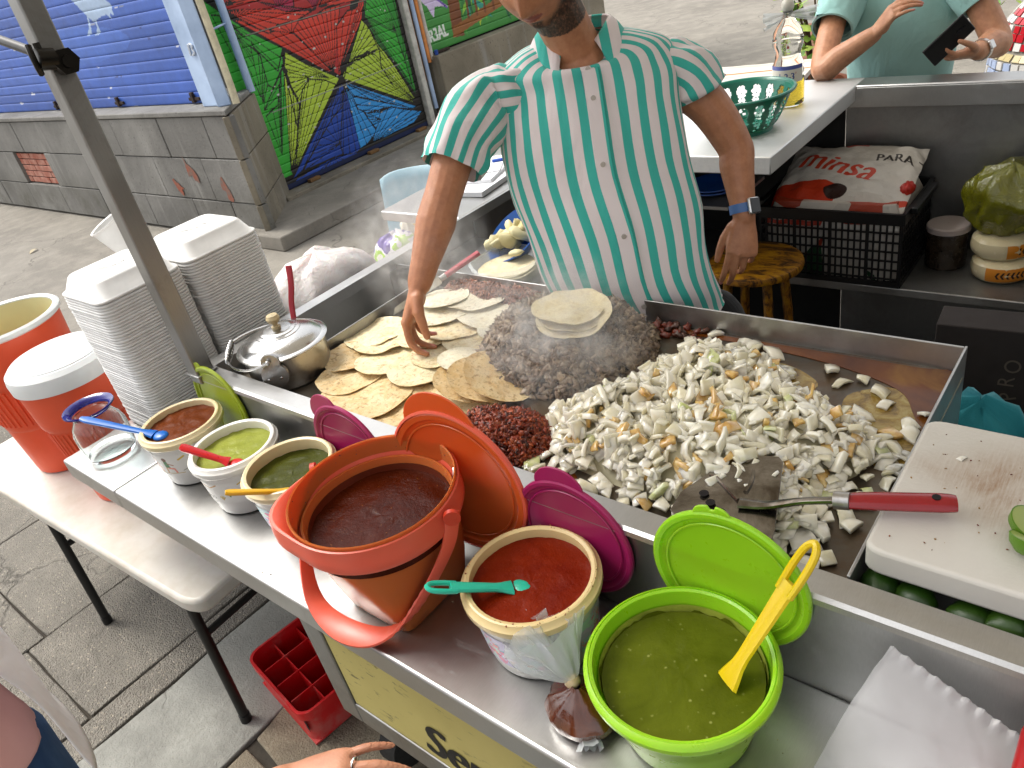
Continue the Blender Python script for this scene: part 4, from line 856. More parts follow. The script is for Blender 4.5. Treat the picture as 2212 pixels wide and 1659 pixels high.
# ---------------------------------------------------------------- orange pail: round mouth, square foot, spout and bail handle
k = NT('pail_plastic'); k.set(col='#fa8448', rough=.25, trans=.5, sss=.3, ior=1.12, spec=.5).sssr((1,.3,.1), .02); PAIL = k.m
pail = empty('salsa_pail', (-.925,.548,CT), label='tall translucent orange plastic pail of dark salsa with coral bail handle', cat='pail')
H_ = .235
def pail_ring(z, off=0, n=64):
    t = z/H_; out = []
    for i in range(n):
        a = 2*math.pi*i/n; ca, sa = math.cos(a), math.sin(a); e = 2+6*(1-min(1, t*1.25))**1.6
        sq = 1/((abs(ca)**e+abs(sa)**e)**(1/e)); rr = (.080+.060*t)*sq+off
        out.append((rr*ca, rr*sa, z))
    return out
zs = [.0,.004,.03,.07,.11,.15,.185,.205]
obj('body', MB().loft([pail_ring(.004,-.075)]+[pail_ring(z, -.004 if z == 0 else 0) for z in zs]+[pail_ring(.205,-.004)]+[pail_ring(z,-.004) for z in zs[::-1][1:-1]]+[pail_ring(.009,-.078)], cap=False), PAIL, pail)
def collar(rad, z, k_=1.0, n=72):
    out = []
    for i in range(n):
        a = 2*math.pi*i/n; d = (a-R(-138)+math.pi) % (2*math.pi)-math.pi; sp = math.exp(-(d/.42)**2)
        out.append(((rad+sp*.034*k_)*math.cos(a), (rad+sp*.034*k_)*math.sin(a), z-sp*.004*k_))
    return out
obj('spout_collar', MB().loft([collar(.1275,.186,.1), collar(.145,.186,.7), collar(.149,.196,.95), collar(.148,.21,1.0), collar(.147,.222,1.0), collar(.148,H_,.9), collar(.145,H_+.001,.8), collar(.142,H_-.004,.6), collar(.139,.21,.3), collar(.1275,.186,.1)], cap=False), COR, pail)
obj('mouth_band', MB().lathe([(.138,.19),(.142,.20),(.1445,H_+.006),(.143,H_+.008),(.1405,H_+.006),(.1385,.205),(.138,.19)], 72), PAIL, pail)
# bail handle hanging forward and down; pivots on the +x+y / -x-y sides
pv1 = Vector((.153,.030,.222)); pv2 = Vector((-.154,.010,.222))
hp = curve([pv1, (.148,.004,.165), (.120,-.045,.095), (.088,-.092,.045), (.035,-.122,.018), (-.04,-.135,.016), (-.105,-.125,.045), (-.142,-.085,.115), (-.158,-.03,.18), pv2], 8)
m = MB(); rings = []
for i, p in enumerate(hp):
    T = (hp[min(i+1,len(hp)-1)]-hp[max(i-1,0)]).normalized(); side = Vector((0,.62,.35)) if 0 else Vector((.25*(1 if i < len(hp)/2 else -1),.85,.25)); side = (side-T*side.dot(T)).normalized(); nn = T.cross(side)
    u = i/(len(hp)-1); w = .0125+.009*math.exp(-((u-.52)/.13)**2); th = .003+.004*math.exp(-((u-.52)/.12)**2); rib = .0014*math.sin(i*3.2) if .2 < u < .85 and abs(u-.5) > .13 else 0
    rings.append([p+side*(w*a)+nn*((th+rib)*b) for a, b in ((-1,-.5),(-.6,-1),(.6,-1),(1,-.5),(1,.5),(.6,1),(-.6,1),(-1,.5))])
m.loft(rings); hd = obj('bail_handle', m, COR, pail)
for p in (pv1, pv2): obj('pivot_button', MB().tube([p+Vector((.006 if p is pv1 else -.006,-.008,0)), p+Vector((.012 if p is pv1 else -.012,-.014,0))], .014, 18), plastic('pivot_red','#c23a22',.35), hd)
salsa('dark brown red salsa filling the orange pail', salsa_mat('salsa_dark','#381003','#451706','#7a4a1c',.1,.8,70), (-.925,.548), .131, CT+.178, 6, .002)
fillm = MB().loft([pail_ring(.011,-.070)]+[pail_ring(z,-.0055) for z in (.011,.03,.07,.11,.15,.192)], cap=False); obj('salsa_fill', fillm, mat('salsa_dark_side','#5e220a',.5,var=.1), pail)
lad = MB(); lad.tube(curve([(-.855,.648,CT+.17),(-.848,.66,CT+.205),(-.842,.668,CT+.222)], 5), .004, 8, flat=.4); lad.tube(curve([(-.846,.655,CT+.2),(-.838,.652,CT+.215),(-.842,.66,CT+.225),(-.85,.664,CT+.215)], 4), .0018, 6)
obj('ladle', lad, STEEL, label='steel ladle handle sticking out of the orange pail', cat='ladle')
# ---------------------------------------------------------------- spoons
def spoon(name, label, tip, end, mt, w=.010, loop=True, bowl=.022, lift=.0):
    t = empty(name, tip, label=label, cat='spoon'); d = Vector(end)-Vector(tip); L = d.length; d.normalize(); m = MB()
    side = d.cross(Vector((0,0,1))).normalized()
    n = 16; rings = []
    for i in range(n):
        u = i/(n-1); ww = w*(.62+.45*u)*(1+1.2*max(0,.16-u)/.16) if u < .9 else w*1.05*(1-((u-.9)/.1)**2*.45); th = .0042; c_ = d*(L*u)+Vector((0,0,lift*math.sin(math.pi*u))); nn = side.cross(d)
        rings.append([c_+side*(ww*math.cos(a))+nn*(th*math.sin(a)*(1+.5*abs(math.cos(a)))) for a in (2*math.pi*q/10 for q in range(10))])
    if loop:
        cut = int(n*.70); m.loft(rings[:cut+1])
        e0 = d*(L*.66); e1 = d*L; pp = curve([e0+side*w*.72, d*(L*.82)+side*w*.80, d*(L*.95)+side*w*.62, e1, d*(L*.95)-side*w*.62, d*(L*.82)-side*w*.80, e0-side*w*.72], 5); m.tube(pp, w*.36, 8)
    else: m.loft(rings)
    obj('handle', m, mt, t)
    b = MB(); b.ball((-d*bowl*.7)[:], bowl, 14, 8, (1,.8,.35)); obj('bowl', b, mt, t); return t
spoon('spoon', 'blue plastic spoon resting on the brown salsa tub', (-1.725,.53,CT+.128), (-1.90,.452,CT+.178), plastic('blue_plastic','#0f62b8',.3), .011, False)
spoon('spoon', 'red plastic spoon resting in the pale green salsa', (-1.440,.55,CT+.124), (-1.508,.497,CT+.182), plastic('spoon_red','#c4121a',.28), .012, False)
spoon('spoon', 'yellow plastic spoon on the rim of the olive salsa tub', (-1.215,.545,CT+.128), (-1.268,.452,CT+.178), plastic('spoon_yellow','#d6a60e',.3), .008, False)
spoon('spoon', 'turquoise slotted spoon resting in the red salsa', (-.660,.560,CT+.124), (-.735,.464,CT+.180), plastic('spoon_teal','#22b598',.3,sss=.3,sr=(.3,1,.8)), .0115, True)
spoon('ladle', 'yellow slotted ladle standing in the lime green tub', (-.318,.580,CT+.102), (-.248,.696,CT+.278), plastic('ladle_yellow','#e0c112',.25,sss=.3,sr=(1,.9,.2)), .0145, True, .026)['category'] = 'ladle'
# ---------------------------------------------------------------- glass jar with cobalt rim
k = NT('jar_glass'); k.set(col=(.90,.96,.96), rough=.03, trans=1., ior=1.4); GL = k.m
k = NT('cobalt_glass'); k.set(col=(.03,.03,.35), rough=.05, trans=.6, ior=1.45, spec=.7); CB = k.m
gj = empty('glass_jar', (-2.012,.507,CT), label='empty clear glass jar with cobalt blue rim at the counter end', cat='jar')
obj('body', MB().lathe([(.001,.006),(.05,.004),(.058,.006),(.062,.014),(.066,.05),(.066,.085),(.060,.105),(.050,.120),(.047,.128),(.049,.134),(.046,.134),(.044,.128),(.047,.119),(.057,.104),(.0625,.085),(.0625,.05),(.058,.018),(.05,.013),(.001,.014)], 56), GL, gj)
obj('rim', MB().lathe([(.046,.133),(.050,.138),(.060,.143),(.064,.146),(.063,.150),(.056,.148),(.049,.143),(.046,.138),(.046,.133)], 56), CB, gj)
# ---------------------------------------------------------------- foam containers in two stacks
FOAM = NT('white_foam'); FOAM.set(col=FOAM.ramp(FOAM.noise(30,3,.5), [(.3,'#cfcecb'),(.7,'#dad9d6')]), rough=.55, sss=.3, nrm=FOAM.bump(FOAM.noise(90,3,.6), .12, .002)).sssr((1,1,1), .01); FOAM = FOAM.m
def sq(a, z, rc, n=5, taper=0):
    out = []
    for cx, cy, s0 in ((1,1,0),(-1,1,90),(-1,-1,180),(1,-1,270)):
        for i in range(n): t = R(s0+90*i/(n-1)); out.append((cx*(a-rc)+rc*math.cos(t), cy*(a-rc)+rc*math.sin(t), z))
    return out
fm = MB(); A = .113
fm.loft([sq(A-.001,0,.03), sq(A+.002,.0015,.032), sq(A+.003,.004,.032), sq(A+.0025,.0070,.032), sq(A-.0005,.0086,.03), sq(A-.006,.0105,.028), sq(A-.022,.044,.026), sq(A-.026,.0475,.024), sq(A-.034,.049,.02)], cap=False); N = len(fm.v); fm.f.append(tuple(range(N-20,N))); fm.mi.append(0)
fme = fm.mesh('foam_container', True, 60)
emb = MB()
for i in range(9): a = i*.7; emb.tube(curve([(.03*math.cos(a)-.01,.018*math.sin(a*1.3),.0492),(.03*math.cos(a+.5),.02*math.sin(a+.7),.0505),(.022*math.cos(a+1.),.014*math.sin(a+1.2),.0492)], 3), 0.0009, 5)
eme = emb.mesh('embossing'); pitch = .0081
for si, (cx, cy, topn, lab, top) in enumerate(((-2.025,.728,48,'white foam container nested in the stack nearest the glass jar','topmost white foam container of the stack nearest the glass jar'),(-2.022,.968,48,'white foam container nested in the stack behind the steel pole','topmost white foam container of the stack behind the steel pole'))):
    for i in range(topn+1):
        last = i == topn
        o = obj('foam_container', fme, FOAM, loc=(cx+rng.normal(0,.0005)+.0009*i*(.12 if si else .05), cy+rng.normal(0,.0005), CT+.002+i*pitch+(.002 if last else 0)), rot=(0,0,rng.normal(0,.0025)), label=top if last else lab, cat='foam container', group='foam containers in two stacks')
        if last: obj('embossing', eme, FOAM, o, rot=(0,0,.9))
m = MB(); m.lathe([(.001,0),(.038,0),(.046,.09),(.05,.092),(.05,.096),(.044,.094),(.036,.004),(.001,.004)], 30)
obj('foam_cup', m, FOAM, loc=(-2.195,.86,1.29), rot=(.35,-.2,0), label='white foam cup tucked beside the stacks behind the steel pole', cat='foam cup')
# ---------------------------------------------------------------- steel pot with lid
obj('pot_plate', MB().box(-1.752,-1.5655,.75,.962,.995,GZ), GRID, cart)
POLISH = steel_mat('polished_steel', .62, .13, .12, 6, bump=.03); POTB = steel_mat('stained_steel', .48, .22, .6, 8, '#7a5f33', bump=.06)
pot = empty('cooking_pot', (-1.60,.858,GZ), label='lidded stainless steel pot with bail handle at the griddle corner', cat='pot')
obj('body', MB().lathe([(.001,0),(.092,0),(.1,.008),(.103,.085),(.108,.087),(.108,.09),(.100,.09),(.097,.01),(.001,.006)], 48), POTB, pot)
ld = obj('pot_cover', MB().lathe([(.112,.088),(.113,.091),(.108,.094),(.100,.095),(.095,.101),(.080,.111),(.055,.118),(.054,.120),(.045,.1215),(.044,.1235),(.036,.125),(.034,.1265),(.001,.1275)], 56), POLISH, pot)
obj('knob', MB().lathe([(.011,.126),(.011,.133),(.006,.135),(.007,.140),(.015,.147),(.017,.155),(.013,.163),(.001,.165)], 20), mat('bone_knob','#cbb990',.5,var=.2,scale=40), ld)
for sgn in (1,): 
    e = MB(); e.tube([(.07,-.083,.06),(.076,-.09,.06)], .032, 24); e.tube([(.07,-.083,.095),(.076,-.09,.095)], .022, 20); obj('ear', e, POTB, pot)
obj('rivet', MB().ball((.083,-.078,.052),.006,8,6).ball((.060,-.098,.052),.006,8,6).ball((.078,-.096,.10),.006,8,6), POLISH, pot)
hb = MB(); hb.tube(curve([(.076,-.094,.098),(.03,-.122,.085),(-.04,-.125,.08),(-.105,-.10,.085),(-.135,-.055,.093),(-.125,.01,.095),(-.09,.08,.09)], 8), .003, 8); obj('bail_handle', hb, POLISH, pot)
sp = []
for i in range(90): t = i/89; a = t*2*math.pi*8; rr = .009+.004*math.sin(t*math.pi); p0 = Vector((-.075,-.115,.082)).lerp(Vector((-.135,-.055,.093)), t); sp.append(p0+Vector((rr*math.cos(a)*.7, rr*math.cos(a)*-.7, rr*math.sin(a))))
hs_ = MB(); hs_.tube(sp, .0026, 6); obj('coil_grip', hs_, POLISH, pot)
m = MB(); m.tube(curve([(-1.70,.962,1.06),(-1.715,.985,1.12),(-1.715,1.005,1.17),(-1.723,1.022,1.215)], 6), lerps([.0075,.008,.0085,.009],19), 8, flat=.7)
obj('red_handle', m, plastic('old_red','#a3202e',.4), label='curved red plastic handle standing behind the steel pot', cat='handle')
# knife with red handle at the back
kn = empty('knife', (-1.46,1.285,1.05), label='knife with worn red handle lying over the back left of the griddle', cat='knife')
m = MB(); m.tube([(-.01,.03,.028),(.028,.135,.052)], .0105, 10, flat=.75); obj('handle', m, plastic('knife_red','#a3283a',.45,var=.1), kn)
m = MB(); m.tube([(-.016,.014,.024),(-.010,.030,.028)], .0085, 10); m.add([(-.02,.016,.034),(-.014,.016,.012),(-.075,-.13,-.022),(-.07,-.12,-.002)], [(0,1,2,3)]); obj('blade', m, STEEL, kn)
# spatula on the onions
spt = empty('spatula', (-.40,.815,GZ+.058), label='wide steel spatula with red handle lying on the onions', cat='spatula')
k = NT('burnt_steel'); k.set(col=k.ramp(k.noise(9,5,.7,dist=.6), [(.30,'#3d3123'),(.44,'#6f685e'),(.62,'#98928a')]), metal=.98, rough=k.math('ADD',.10,k.math('MULTIPLY',k.noise(40,4,.6),.25)), nrm=k.bump(k.noise(14,3,.5),.10,.004)); BST = k.m
bl = [(-.085,-.01),(-.045,.085),(.012,.098),(.022,.09),(.058,-.03),(.062,-.055),(.045,-.062),(-.06,-.06),(-.083,-.045)]
m = MB(); m.prism(bl, 0,.0022); m.xf(Matrix.Scale(1.12,4)); obj('blade', m, BST, spt, rot=(.10,-.05,.0), bevel=.0008)
m = MB(); m.tube(curve([(.0,-.006,.006),(.04,.0,.012),(.09,.008,.032),(.136,.014,.046)], 6), lerps([.012,.009,.006,.006],19), 10, flat=lerps([.4,.5,.9,.9],19)); obj('shank', m, BST, spt)
m = MB(); m.tube([(.130,.013,.045),(.150,.016,.048)], .0125, 14); obj('ferrule', m, POTB, spt)
m = MB(); m.tube(curve([(.148,.016,.048),(.18,.028,.05),(.25,.055,.052),(.268,.062,.052)], 5), lerps([.014,.016,.0165,.014],16), 14, flat=.6); hnd = obj('handle', m, plastic('spatula_red','#8f0d16',.22,coat=.3), spt)
obj('hanging_hole', MB().tube([(.246,.053,.044),(.246,.053,.0625)], .0055, 12), mat('hole_dark','#120808',.8), hnd)
obj('rib', MB().tube(curve([(-.005,.0,.005),(-.05,.03,.006),(-.07,.04,.004)], 5), .003, 6).tube(curve([(-.02,.093,.005),(-.004,.05,.006),(-.002,.02,.005)], 5), .004, 6), BST, spt)
for (x,y) in ((-.058,-.005),(-.04,-.02),(-.018,-.032)): obj('drain_hole', MB().lathe([(.0075,.003),(.0065,.0036),(.0055,.003)], 14, c=(x,y)).tube([(x,y,.0022),(x,y,.0029)], .0055, 12), _MC['hole_dark'], spt)
# ---------------------------------------------------------------- cutting board and limes
k = NT('board_plastic'); n_ = k.noise(5,6,.7,dist=.4); st_ = k.noise(60,4,.7,stretch=(6,.5,1)); g_ = k.n('NewGeometry'); sx_ = k.n('SeparateXYZ'); k.lk(g_.outputs['Position'], sx_.inputs[0])
reg = k.ramp(k.math('ADD', k.math('MULTIPLY', k.math('ABSOLUTE', k.math('SUBTRACT', sx_.outputs[1], .965)), 5.5), k.math('MULTIPLY', k.math('ABSOLUTE', k.math('SUBTRACT', sx_.outputs[0], -.02)), 4.2)), [(.45, 1.), (1.25, 0.)])
stn = k.math('MULTIPLY', reg, k.math('MULTIPLY', k.ramp(n_, [(.32, 0.), (.6, 1.)]), k.ramp(st_, [(.25, .35), (.65, 1.)])))
k.set(col=k.mix(k.math('MULTIPLY', stn, 1.0), k.mix(k.ramp(k.noise(3,4,.6), [(.4,0.),(.7,1.)]), '#cfcac0','#c2bcb0'), '#8a5f2c'), rough=.5, sss=.15, nrm=k.bump(k.math('ADD', k.noise(140,3,.6), k.math('MULTIPLY', st_, .6)), .3, .0015)).sssr((1,.95,.85), .008)
obj('cutting_board', MB().prism([(x,y) for x,y,_ in (lambda q: [(a*.235+.02, b*.155+.928, 0) for a,b,_ in [(p[0]/.113,p[1]/.113,0) for p in sq(.113,0,.012)]])(0)], 1.058,1.10), k.m, bevel=.006, seg=3, label='thick white plastic cutting board stained brown in the middle', cat='cutting board')
k = NT('lime_skin'); k.set(col=k.mix(k.ramp(k.noise(8,4,.6), [(.35,0.),(.7,1.)]), '#22420e','#3c5a18'), rough=.35, spec=.6, nrm=k.bump(k.noise(160,2,.5), .3, .0012)); LS = k.m
for i, (x,y,z) in enumerate(((-.195,.790,1.022),(-.150,.786,1.02),(-.085,.785,1.02),(-.045,.788,1.028))):
    m = MB().lathe([(.001,-.030),(.005,-.028),(.018,-.020),(.0245,-.006),(.0245,.006),(.018,.020),(.006,.027),(.004,.0295),(.001,.030)], 28)
    obj('lime', m, LS, loc=(x,y,z), rot=(1.2+i*.4,.4*i,i), label=['dark green lime at the left corner below the cutting board','dark green lime second from the griddle below the cutting board','dark green lime third from the griddle below the cutting board','largest dark green lime below the cutting board at the picture edge'][i], cat='lime', group='limes below the cutting board')
k = NT('lime_flesh'); k.set(col='#a9b86a', rough=.2, sss=.3, trans=.1).sssr((.8,1,.4), .006); LF = k.m
for i, (x,y,rz) in enumerate(((-.062,.880,.4),(-.048,.838,1.8))):
    lh = empty('lime_half', (x,y,1.102), rz, label=['cut lime half lying on the cutting board, upper one','cut lime half lying on the cutting board, lower one'][i], cat='lime', group='cut lime halves')
    obj('rind', MB().lathe([(.001,.0),(.012,.003),(.021,.012),(.024,.022),(.0225,.0225)], 26), mat('lime_rind','#5f8a1c',.35,bump=.2,bscale=160), lh, rot=(.25,.45,0)); obj('flesh', MB().lathe([(.0225,.0222),(.018,.0226),(.001,.0215)], 26), LF, lh, rot=(.25,.45,0))
obj('onion_piece', tm_mats[0][3], loc=(-.15,1.0,1.103), rot=(.1,.1,1), label='tiny onion scrap on the cutting board', cat='onion').scale = (.35,.35,.35)
# ---------------------------------------------------------------- bag of brown sauce with tied plastic neck
k = NT('clear_film'); tr = k.n('BsdfTransparent'); mx = k.n('MixShader'); lw_ = k.n('LayerWeight'); lw_.inputs['Blend'].default_value = .35
k.set(col='#dfe3e4', rough=.18, spec=.8); tr.inputs[0].default_value = (.93,.94,.94,1)
k.lk(k.math('ADD', .30, k.math('MULTIPLY', lw_.outputs['Facing'], .45)), mx.inputs[0]); k.lk(tr.outputs[0], mx.inputs[1]); k.lk(k.b.outputs[0], mx.inputs[2]); k.lk(mx.outputs[0], k.out.inputs[0])
k.set(nrm=k.bump(k.noise(40,5,.7,dist=1.), .5, .004)); FILM = k.m
sb = empty('sauce_bag', (-.503,.492,CT), label='small knotted plastic bag of brown mole sauce between the tubs', cat='bag')
m = MB(); m.lathe([(.001,.001),(.036,.002),(.052,.012),(.055,.028),(.045,.045),(.024,.058),(.011,.066),(.006,.072)], 40, sx=1.0, sy=.85, wob=lambda t, z: 1+.07*nz(math.cos(t)*2.5,math.sin(t)*2.5,z*30)+.05*math.sin(t*9)*min(1,z/.05)); 
obj('sauce', m, (lambda k: (k.set(col=k.mix(k.ramp(k.noise(14,4,.6),[(.4,0.),(.7,1.)]),'#4a1f0c','#6a3618'), rough=.16, spec=.7, coat=.5, nrm=k.bump(k.noise(26,4,.6,dist=1.2),.5,.004)), k.m)[1])(NT('bagged_mole')), sb)
obj('knot', MB().ball((-.012,.006,.068),.012,12,8,(1,1,.8)), mat('knot_film','#cdb48c',.3), sb)
def plume(c, d, L, spread, seed, n=44, mm=12):
    m = MB(); d = Vector(d).normalized(); s1 = d.cross(Vector((0,0,1))).normalized(); s2 = d.cross(s1); rings = []
    for j in range(mm):
        u = j/(mm-1); r_ = .005+spread*u**.7
        rings.append([Vector(c)+d*(L*u*(1+.22*nz(math.cos(a)*1.2,math.sin(a)*1.2,seed)))+(s1*math.cos(a)+s2*math.sin(a)*.6)*(r_*(1+.5*u*nz(math.cos(a)*2.2,math.sin(a)*2.2,seed+u*1.3)+.16*u*math.sin(a*6+seed+u*2)))+s2*(.004*u*math.sin(a*9)) for a in (2*math.pi*i/n for i in range(n))])
    return m.loft(rings, cap=False)
obj('film_neck', plume((-.012,.006,.07),(-.80,-.05,.55),.10,.040,2.), FILM, sb); obj('film_neck', plume((-.010,.008,.07),(-.35,.12,.9),.085,.040,5.), FILM, sb); obj('film_tail', plume((.02,-.018,.012),(.8,-.9,-.12),.03,.012,7.,14,5), FILM, sb)
# ---------------------------------------------------------------- flat clear bag against the well wall, red holder
k = NT('bag_film'); tr = k.n('BsdfTransparent'); mx = k.n('MixShader'); mx.inputs[0].default_value = .46
k.set(col='#d6d4d4', rough=.22, spec=.8, nrm=k.bump(k.noise(5,4,.55,dist=.8),.7,.014)); k.lk(tr.outputs[0], mx.inputs[1]); k.lk(k.b.outputs[0], mx.inputs[2]); k.lk(mx.outputs[0], k.out.inputs[0]); BAGF = k.m
def lbag(u, v):
    # lower left corner, lower right, upper left, upper right in cart space
    a = Vector((-.205,.578,.889)).lerp(Vector((.10,.44,.890)), u); b = Vector((-.152,.685,1.040)).lerp(Vector((.09,.66,.955)), u); p = a.lerp(b, v)
    p += Vector((0,-.008,.008))*(math.sin(u*4+v*2)+nz(u*3,v*3,2))*.5*math.sin(math.pi*min(1,v*1.2))+Vector((0,0,.003*nz(u*7,v*7)))
    if v > .95: p.z += .003*math.sin(u*90)
    return p+Vector((0,0,.010*math.sin(math.pi*v)))
cb_ = obj('plastic_bag', MB().grid(lbag, 60, 26), BAGF, label='flat clear plastic bag with crimped edge leaning on the cart wall', cat='plastic bag')
obj('back_sheet', MB().grid(lambda u, v: lbag(u,v)+Vector((.004,.003,-.007)), 30, 14), BAGF, cb_)
obj('napkin_holder', MB().box(-.008,.10,.535,.62,CT+.001,CT+.215), RED_PL, bevel=.012, seg=3, label='bright red plastic holder at the right end of the counter', cat='holder')
# ---------------------------------------------------------------- bag and bits on the side shelf
def crumple(name, label, c, sx, sy, h, seed, mt, n=44, fold=.2):
    m = MB(); rings = []
    for j in range(16):
        u = j/15; r_ = math.sin(math.pi*min(.98,(.12+.80*u)))**.6 if u < .97 else .05
        rings.append([(sx*r_*math.cos(a)*(1+fold*nz(math.cos(a)*2.2,math.sin(a)*2.2,u*3+seed)+.06*math.sin(a*11+u*9+seed)), sy*r_*math.sin(a)*(1+fold*nz(math.cos(a)*2.2+5,math.sin(a)*2.2,u*3+seed)+.05*math.sin(a*13+seed)), h*(u+.12*nz(math.cos(a)*1.6,math.sin(a)*1.6,seed+4)*u)) for a in (2*math.pi*i/n for i in range(n))])
    m.loft(rings); return obj(name, m.mesh(name, True, 65), mt, loc=c, label=label, cat='plastic bag')
k = NT('white_film'); k.set(col='#dcd7d6', rough=.3, spec=.6, sss=.2, nrm=k.bump(k.noise(22,5,.7,dist=1.2),.9,.008)); WF = k.m
wb = crumple('plastic_bag', 'crumpled white plastic bag round a tray on the side shelf', (-1.965,1.265,CT), .125,.20,.235, 3, WF)
obj('tray', MB().box(-.06,.10,-.14,.18,.105,.135), plastic('dark_tray','#4a443f',.4), wb, rot=(.03,.1,.0), bevel=.01)
k = NT('purple_wrap'); v_ = k.noise(16,2,.5); k.set(col=k.ramp(v_, [(.40,'#4a2a86'),(.48,'#d8d4da'),(.56,'#9cc23c'),(.66,'#e3e0dc')], 'CONSTANT'), rough=.3, nrm=k.bump(k.noise(25,4,.7),.5,.006))
crumple('snack_bag', 'purple, white and green wrapper on the side shelf under the arm', (-1.93,1.56,CT), .09,.085,.185, 7, k.m)['category'] = 'snack bag'
obj('raised_side_top', MB().box(-2.15,-1.765,1.70,2.5,BT-.035,BT+.002), STEEL, cart, bevel=.005)
PAPER = mat('white_paper','#dedfe2',.7,var=.03)
for i, (x,y,z,w,h_,t_,rz,lab) in enumerate(((-1.945,2.02,BT+.003,.24,.32,.018,.12,'thick white notepad at the bottom of the paper pile'),(-1.965,2.06,BT+.0215,.19,.26,.012,.3,'white notepad lying on the paper pile'),(-1.975,2.09,BT+.034,.15,.20,.003,.55,'loose written sheet on top of the paper pile'))):
    o = obj('notepad', MB().box(-w/2,w/2,-h_/2,h_/2,0,t_), PAPER, loc=(x,y,z), rot=(0,0,rz), bevel=.0015, label=lab, cat='notepad', group='paper pile')
m = MB(); m.tube([(-1.955,2.12,BT+.042),(-1.90,2.155,BT+.042)], .006, 10); obj('pen', m, plastic('pen_blue','#1f4fb4',.35), label='blue pen cap lying on the paper pile', cat='pen')
# tortilla pack and blue plate on the inner shelf
tp = empty('tortilla_pack', (-1.43,1.52,.966), label='open bag of tortillas behind the griddle rim', cat='tortilla pack')
for i in range(14): obj('tortilla_sheet', tortilla(.085,60+i,.002), TM[3], tp, loc=(rng.normal(0,.003),rng.normal(0,.003),.006+i*.0032), rot=(0,0,i))
m = MB(); m.lathe([(.09,.0),(.098,.03),(.10,.052),(.108,.066),(.10,.075)], 40, wob=lambda t, z: 1+.1*nz(math.cos(t)*3,math.sin(t)*3,z*25)); obj('film', m, FILM, tp)
bp = empty('blue_plate', (-1.47,1.665,.966), label='blue plastic bowl of pale dough leaning behind the tortillas', cat='plate')
obj('dish', MB().lathe([(.001,.012),(.05,.012),(.085,.045),(.10,.06),(.103,.058),(.088,.04),(.052,.004),(.001,.004)], 44), plastic('plate_blue','#164f9e',.3), bp, rot=(.55,-.25,0), loc=(0,0,.05))
obj('dough', lumps('dough', np.array([(rng.normal(0,.028),rng.normal(0,.028),.085+rng.uniform(0,.03)) for _ in range(26)]), rng.uniform(.02,.04,26), mixcol(26,['#cfc28e','#d6cc9f']), MEAT, tv=IV2, tf=IF2, rough=.3, aspect=(1,.8,.4)), attr_mat('dough_m',rough=.6,noise_amt=.08), bp, rot=(.3,-.2,0))
# pale blue plastic chair behind the cart
ch = empty('plastic_chair', (-2.98,2.55,-.018), R(35), label='pale blue plastic chair standing behind the cart', cat='chair'); PBC = plastic('chair_blue','#a9c9d6',.35,sss=.1)
obj('seat', MB().box(-.21,.21,-.2,.2,.42,.445), PBC, ch, bevel=.01)
m = MB(); m.grid(lambda u, v: ((u-.5)*.40*(1-.12*v), .19+.05*v+.03*(2*u-1)**2*-1, .45+.40*v-.03*(2*u-1)**4*v), 14, 8); o = obj('backrest', m, PBC, ch); q = o.modifiers.new('s','SOLIDIFY'); q.thickness = .022
for x in (-.18,.18):
    for y in (-.17,.17): obj('leg', MB().tube([(x*1.1,y*1.1,0),(x,y,.42)], .018, 10), PBC, ch)
wr = crumple('wrapper', 'yellow and white wrapper hanging over the pale blue chair', (-2.55,2.17,.72), .06,.05,.12, 11, (lambda k: (k.set(col=k.ramp(k.noise(12,2,.5),[(.45,'#d9d2c0'),(.52,'#d8b21e')],'CONSTANT'), rough=.4), k.m)[1])(NT('yellow_wrap')))
wr['category'] = 'wrapper'
# ---------------------------------------------------------------- folding table, coolers, crate
tb = empty('folding_table', (-2.455,.75,0), R(2.5), label='white plastic folding table with black tubular legs', cat='table'); TZ = .57
TBM = (lambda k: (k.set(col=k.mix(k.math('MULTIPLY', k.ramp(k.noise(4,5,.7),[(.42,0.),(.7,.7)]), 1), '#c6c2b9','#a79c88'), rough=.42, sss=.1, nrm=k.bump(k.noise(90,3,.6),.15,.0015)), k.m)[1])(NT('table_plastic'))
obj('tabletop', MB().prism([(a*.76/.113*1.0, b*.385/.113) for a,b,_ in sq(.113,0,.012)], TZ-.048, TZ), TBM, tb, bevel=.012, seg=3)
def leg(n_, p0, p1, r_=.0125): obj('leg', MB().tube([p0,p1], r_, 12), BLACK, tb)
for x in (-.22,.62):
    leg('l', (x,-.345,TZ-.05), (x+.0,-.375,0.0), .0145); leg('l', (x,.345,TZ-.05), (x,.375,0.0), .0145)
    obj('cross_bar', MB().tube([(x,-.355,.36),(x,.355,.36)], .011, 10), BLACK, tb)
    obj('foot_cap', MB().tube([(x,-.375,-.0),(x,-.373,.03)], .017, 12), BLACKP, tb)
ORC = plastic('cooler_orange','#d9502a',.42,sss=.15,sr=(1,.4,.2)); 
